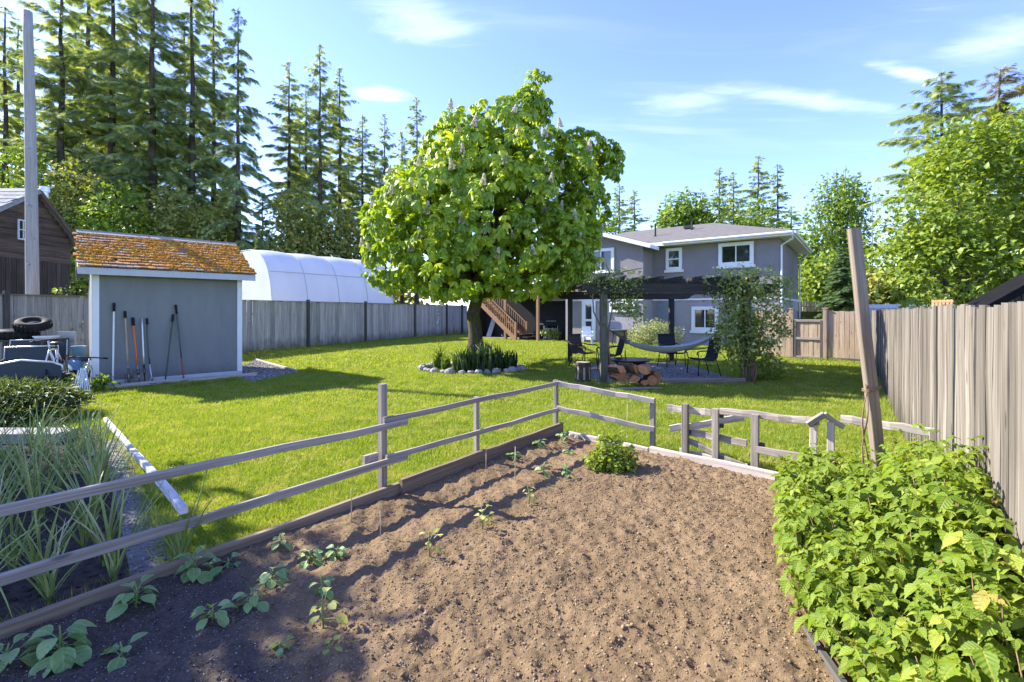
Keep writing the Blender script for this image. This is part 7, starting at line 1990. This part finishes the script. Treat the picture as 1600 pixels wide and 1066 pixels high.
# patio table under a pale cover
q = PY(967, 531, 25.0)
pt = thing('patio_table', 'round patio table with a bluish cover in front of the house wing', 'table', (q.x, q.y, 0))
b = MB(); b.lathe([(.70, .70), (.72, .72), (.70, .745), (.01, .75)], (q.x, q.y, 0), 20); b.build('tabletop', M['slate_sling'], pt, True)
for k in range(4):
    a = k * 1.571 + .6; b = MB(); b.tube([(q.x + .5 * math.cos(a), q.y + .5 * math.sin(a), 0), (q.x + .35 * math.cos(a), q.y + .35 * math.sin(a), .70)], .022, 6); b.build('leg', M['charcoal'], pt)
# ================================================================ beyond the fences
def picket_fence(p, q, h, label, mat, pitch=.17):
    d = (Vector(q) - Vector(p)); L = d.length; d.normalize(); r_ = thing('picket_fence', label, 'fence', Vector(p).lerp(Vector(q), .5))
    ms = [board_mesh(h + random.uniform(-.03, .03), .12, .02, 2) for _ in range(4)]; t = 0
    while t < L: put('picket', ms[random.randrange(4)], M[mat], r_, dir_frame(Vector(p) + d * t, d)); t += pitch
    for z in (.4, h - .35):
        plank('rail', Vector(p) + Vector((0, .05, z)), Vector(q) + Vector((0, .05, z)), .04, .09, M['cedar'], r_, segs=1)
picket_fence(PY(1240, 487, 36) * 1, PY(1312, 487, 35) * 1, .75, 'orange-brown picket fence far behind the gate, beside the house', 'fence_back')
sheet('bank', [(14, 34, 0), (34, 32, 0), (40, 60, 0), (14, 60, 0)], 0.02, M['field'])
b = MB(); bk = [PY(1225, 487, 34.5), PY(1330, 487, 34.0), PY(1360, 487, 60), PY(1225, 487, 60)]
b.prism([Vector((p.x, p.y, 0)) for p in bk], UP * 1.70); structure(b.build('raised_yard', M['field']))
picket_fence(PY(1458, 487, 19), PY(1492, 487, 18), .45, 'short run of orange-brown pickets showing over the right fence', 'cedar_z')
for o in list(WM):
    pass
# van roof showing over the fence
q = PY(1412, 487, 27); vx, vy = q.x, q.y
van = thing('parked_van', 'white van with a blue stripe parked beyond the right fence, only its roof showing', 'van', (vx, vy, 0))
vm = Matrix.Translation((vx, vy, 0)) @ Matrix.Rotation(.4, 4, 'Z')
def VQ(x, y, z): return vm @ Vector((x, y, z))
side = [(-2.2, .35), (2.3, .35), (2.35, .95), (1.7, 1.15), (1.15, 1.98), (.9, 2.08), (-2.1, 2.1), (-2.25, 1.9)]
b = MB(); b.prism([VQ(x, -.85, z) for x, z in side], vm.to_3x3() @ Vector((0, 1.7, 0))); b.build('body', M['white'], van)
b = MB(); b.prism([VQ(x, -.862, z) for x, z in ((-2.1, 1.86), (.95, 1.86), (.85, 2.0), (-2.1, 2.0))], vm.to_3x3() @ Vector((0, .01, 0))); b.build('stripe', M['blue_plastic'], van)
b = MB(); b.prism([VQ(x, -.86, z) for x, z in ((.2, 1.2), (1.45, 1.2), (1.05, 1.8), (.2, 1.8))], vm.to_3x3() @ Vector((0, .01, 0))); b.build('side_window', M['glass'], van)
b = MB(); b.prism([VQ(1.72, -.7, 1.16), VQ(1.72, .7, 1.16), VQ(1.19, .66, 1.95), VQ(1.19, -.66, 1.95)], vm.to_3x3() @ Vector((.02, 0, .01))); b.build('windscreen', M['glass'], van)
for x in (-1.4, 1.45):
    for y in (-.80, .80):
        b = MB(); b.ring(VQ(x, y, .34), vm.to_3x3() @ Vector((0, 1, 0)), .23, .11, 20, 6); w_ = b.build('wheel', M['rubber'], van, True)
        b = MB(); ay = vm.to_3x3() @ Vector((0, .06, 0)); b.tube([VQ(x, y, .34) - ay, VQ(x, y, .34) + ay], .19, 14); b.build('hub', M['alu'], w_, True)
# dark lean-to beyond the right fence
YL = 9.6
k0, k1 = PY(1530, 484, YL), PY(1700, 392, YL)
lt = thing('lean_to', 'black sloping lean-to roof with dark boards just beyond the right fence', 'shed', (k0.x + .8, YL, 0))
dk = (k1 - k0); nrm_ = Vector((-dk.z, 0, dk.x)).normalized()
b = MB(); b.prism([k0 - nrm_ * .10, k1 - nrm_ * .10, k1, k0], u * 3.4); b.build('roof', M['tar_roof'], lt)
plank('rake_board', k0 - nrm_ * .06 - u * .02, k1 - nrm_ * .06 - u * .02, .03, .15, M['tar_roof'], lt)
for f in (.12, .9):
    p = k0.lerp(k1, f) - nrm_ * .12 + u * .2; pz = p.z; p.z = 0; put('post', beam_mesh(pz, .1, .1, 1, 0), M['post_dark'], lt, frame_x(p, p + UP, u))
    p = p + u * 2.8; put('post', beam_mesh(pz, .1, .1, 1, 0), M['post_dark'], lt, frame_x(p, p + UP, u))
ms = [board_mesh(1, .135, .02, 1) for _ in range(3)]; nk_ = int(dk.x / .15)
for k in range(1, nk_):
    f = (k + .3) / nk_; q = k0.lerp(k1, f) - nrm_ * .13; Mx = dir_frame(Vector((q.x, YL + .12, 0)), Vector((1, 0, 0))) @ Matrix.Diagonal((1, 1, q.z * random.uniform(.985, 1), 1)); put('board', ms[k % 3], M['barn_z'], lt, Mx)
# thin antenna pole and wires beside the house
ap = PY(1363, 487, 44); an = thing('antenna_mast', 'thin grey mast standing behind the back fence, left of the bright maple', 'mast', (ap.x, 44, 0))
b = MB(); b.tube([(ap.x, 44, 0), (ap.x, 44, H + (HY - 308) / F * 44)], .05, 6); b.build('pole', M['steel'], an)
b = MB(); b.bar((ap.x - .3, 44, 10.2), (ap.x + .3, 44, 10.2), .04, .04); b.build('cross_arm', M['steel'], an)
for k, (y0, y1, y2) in enumerate(((357, 352, 362), (366, 362, 370), (384, 380, 387), (391, 388, 393))):
    b = MB(); p, q_ = PY(1200, y0, 40), PY(1368, y1, 43.8); pts = [p.lerp(q_, i / 10) - UP * .3 * math.sin(math.pi * i / 10) for i in range(11)]; b.tube(pts, .016, 4)
    o = b.build('overhead_wire', M['black']); tag(o, ['topmost overhead wire between the house eave and the mast', 'second overhead wire from the top beside the house', 'third overhead wire from the top beside the house', 'lowest overhead wire between the house and the mast'][k], 'wire')
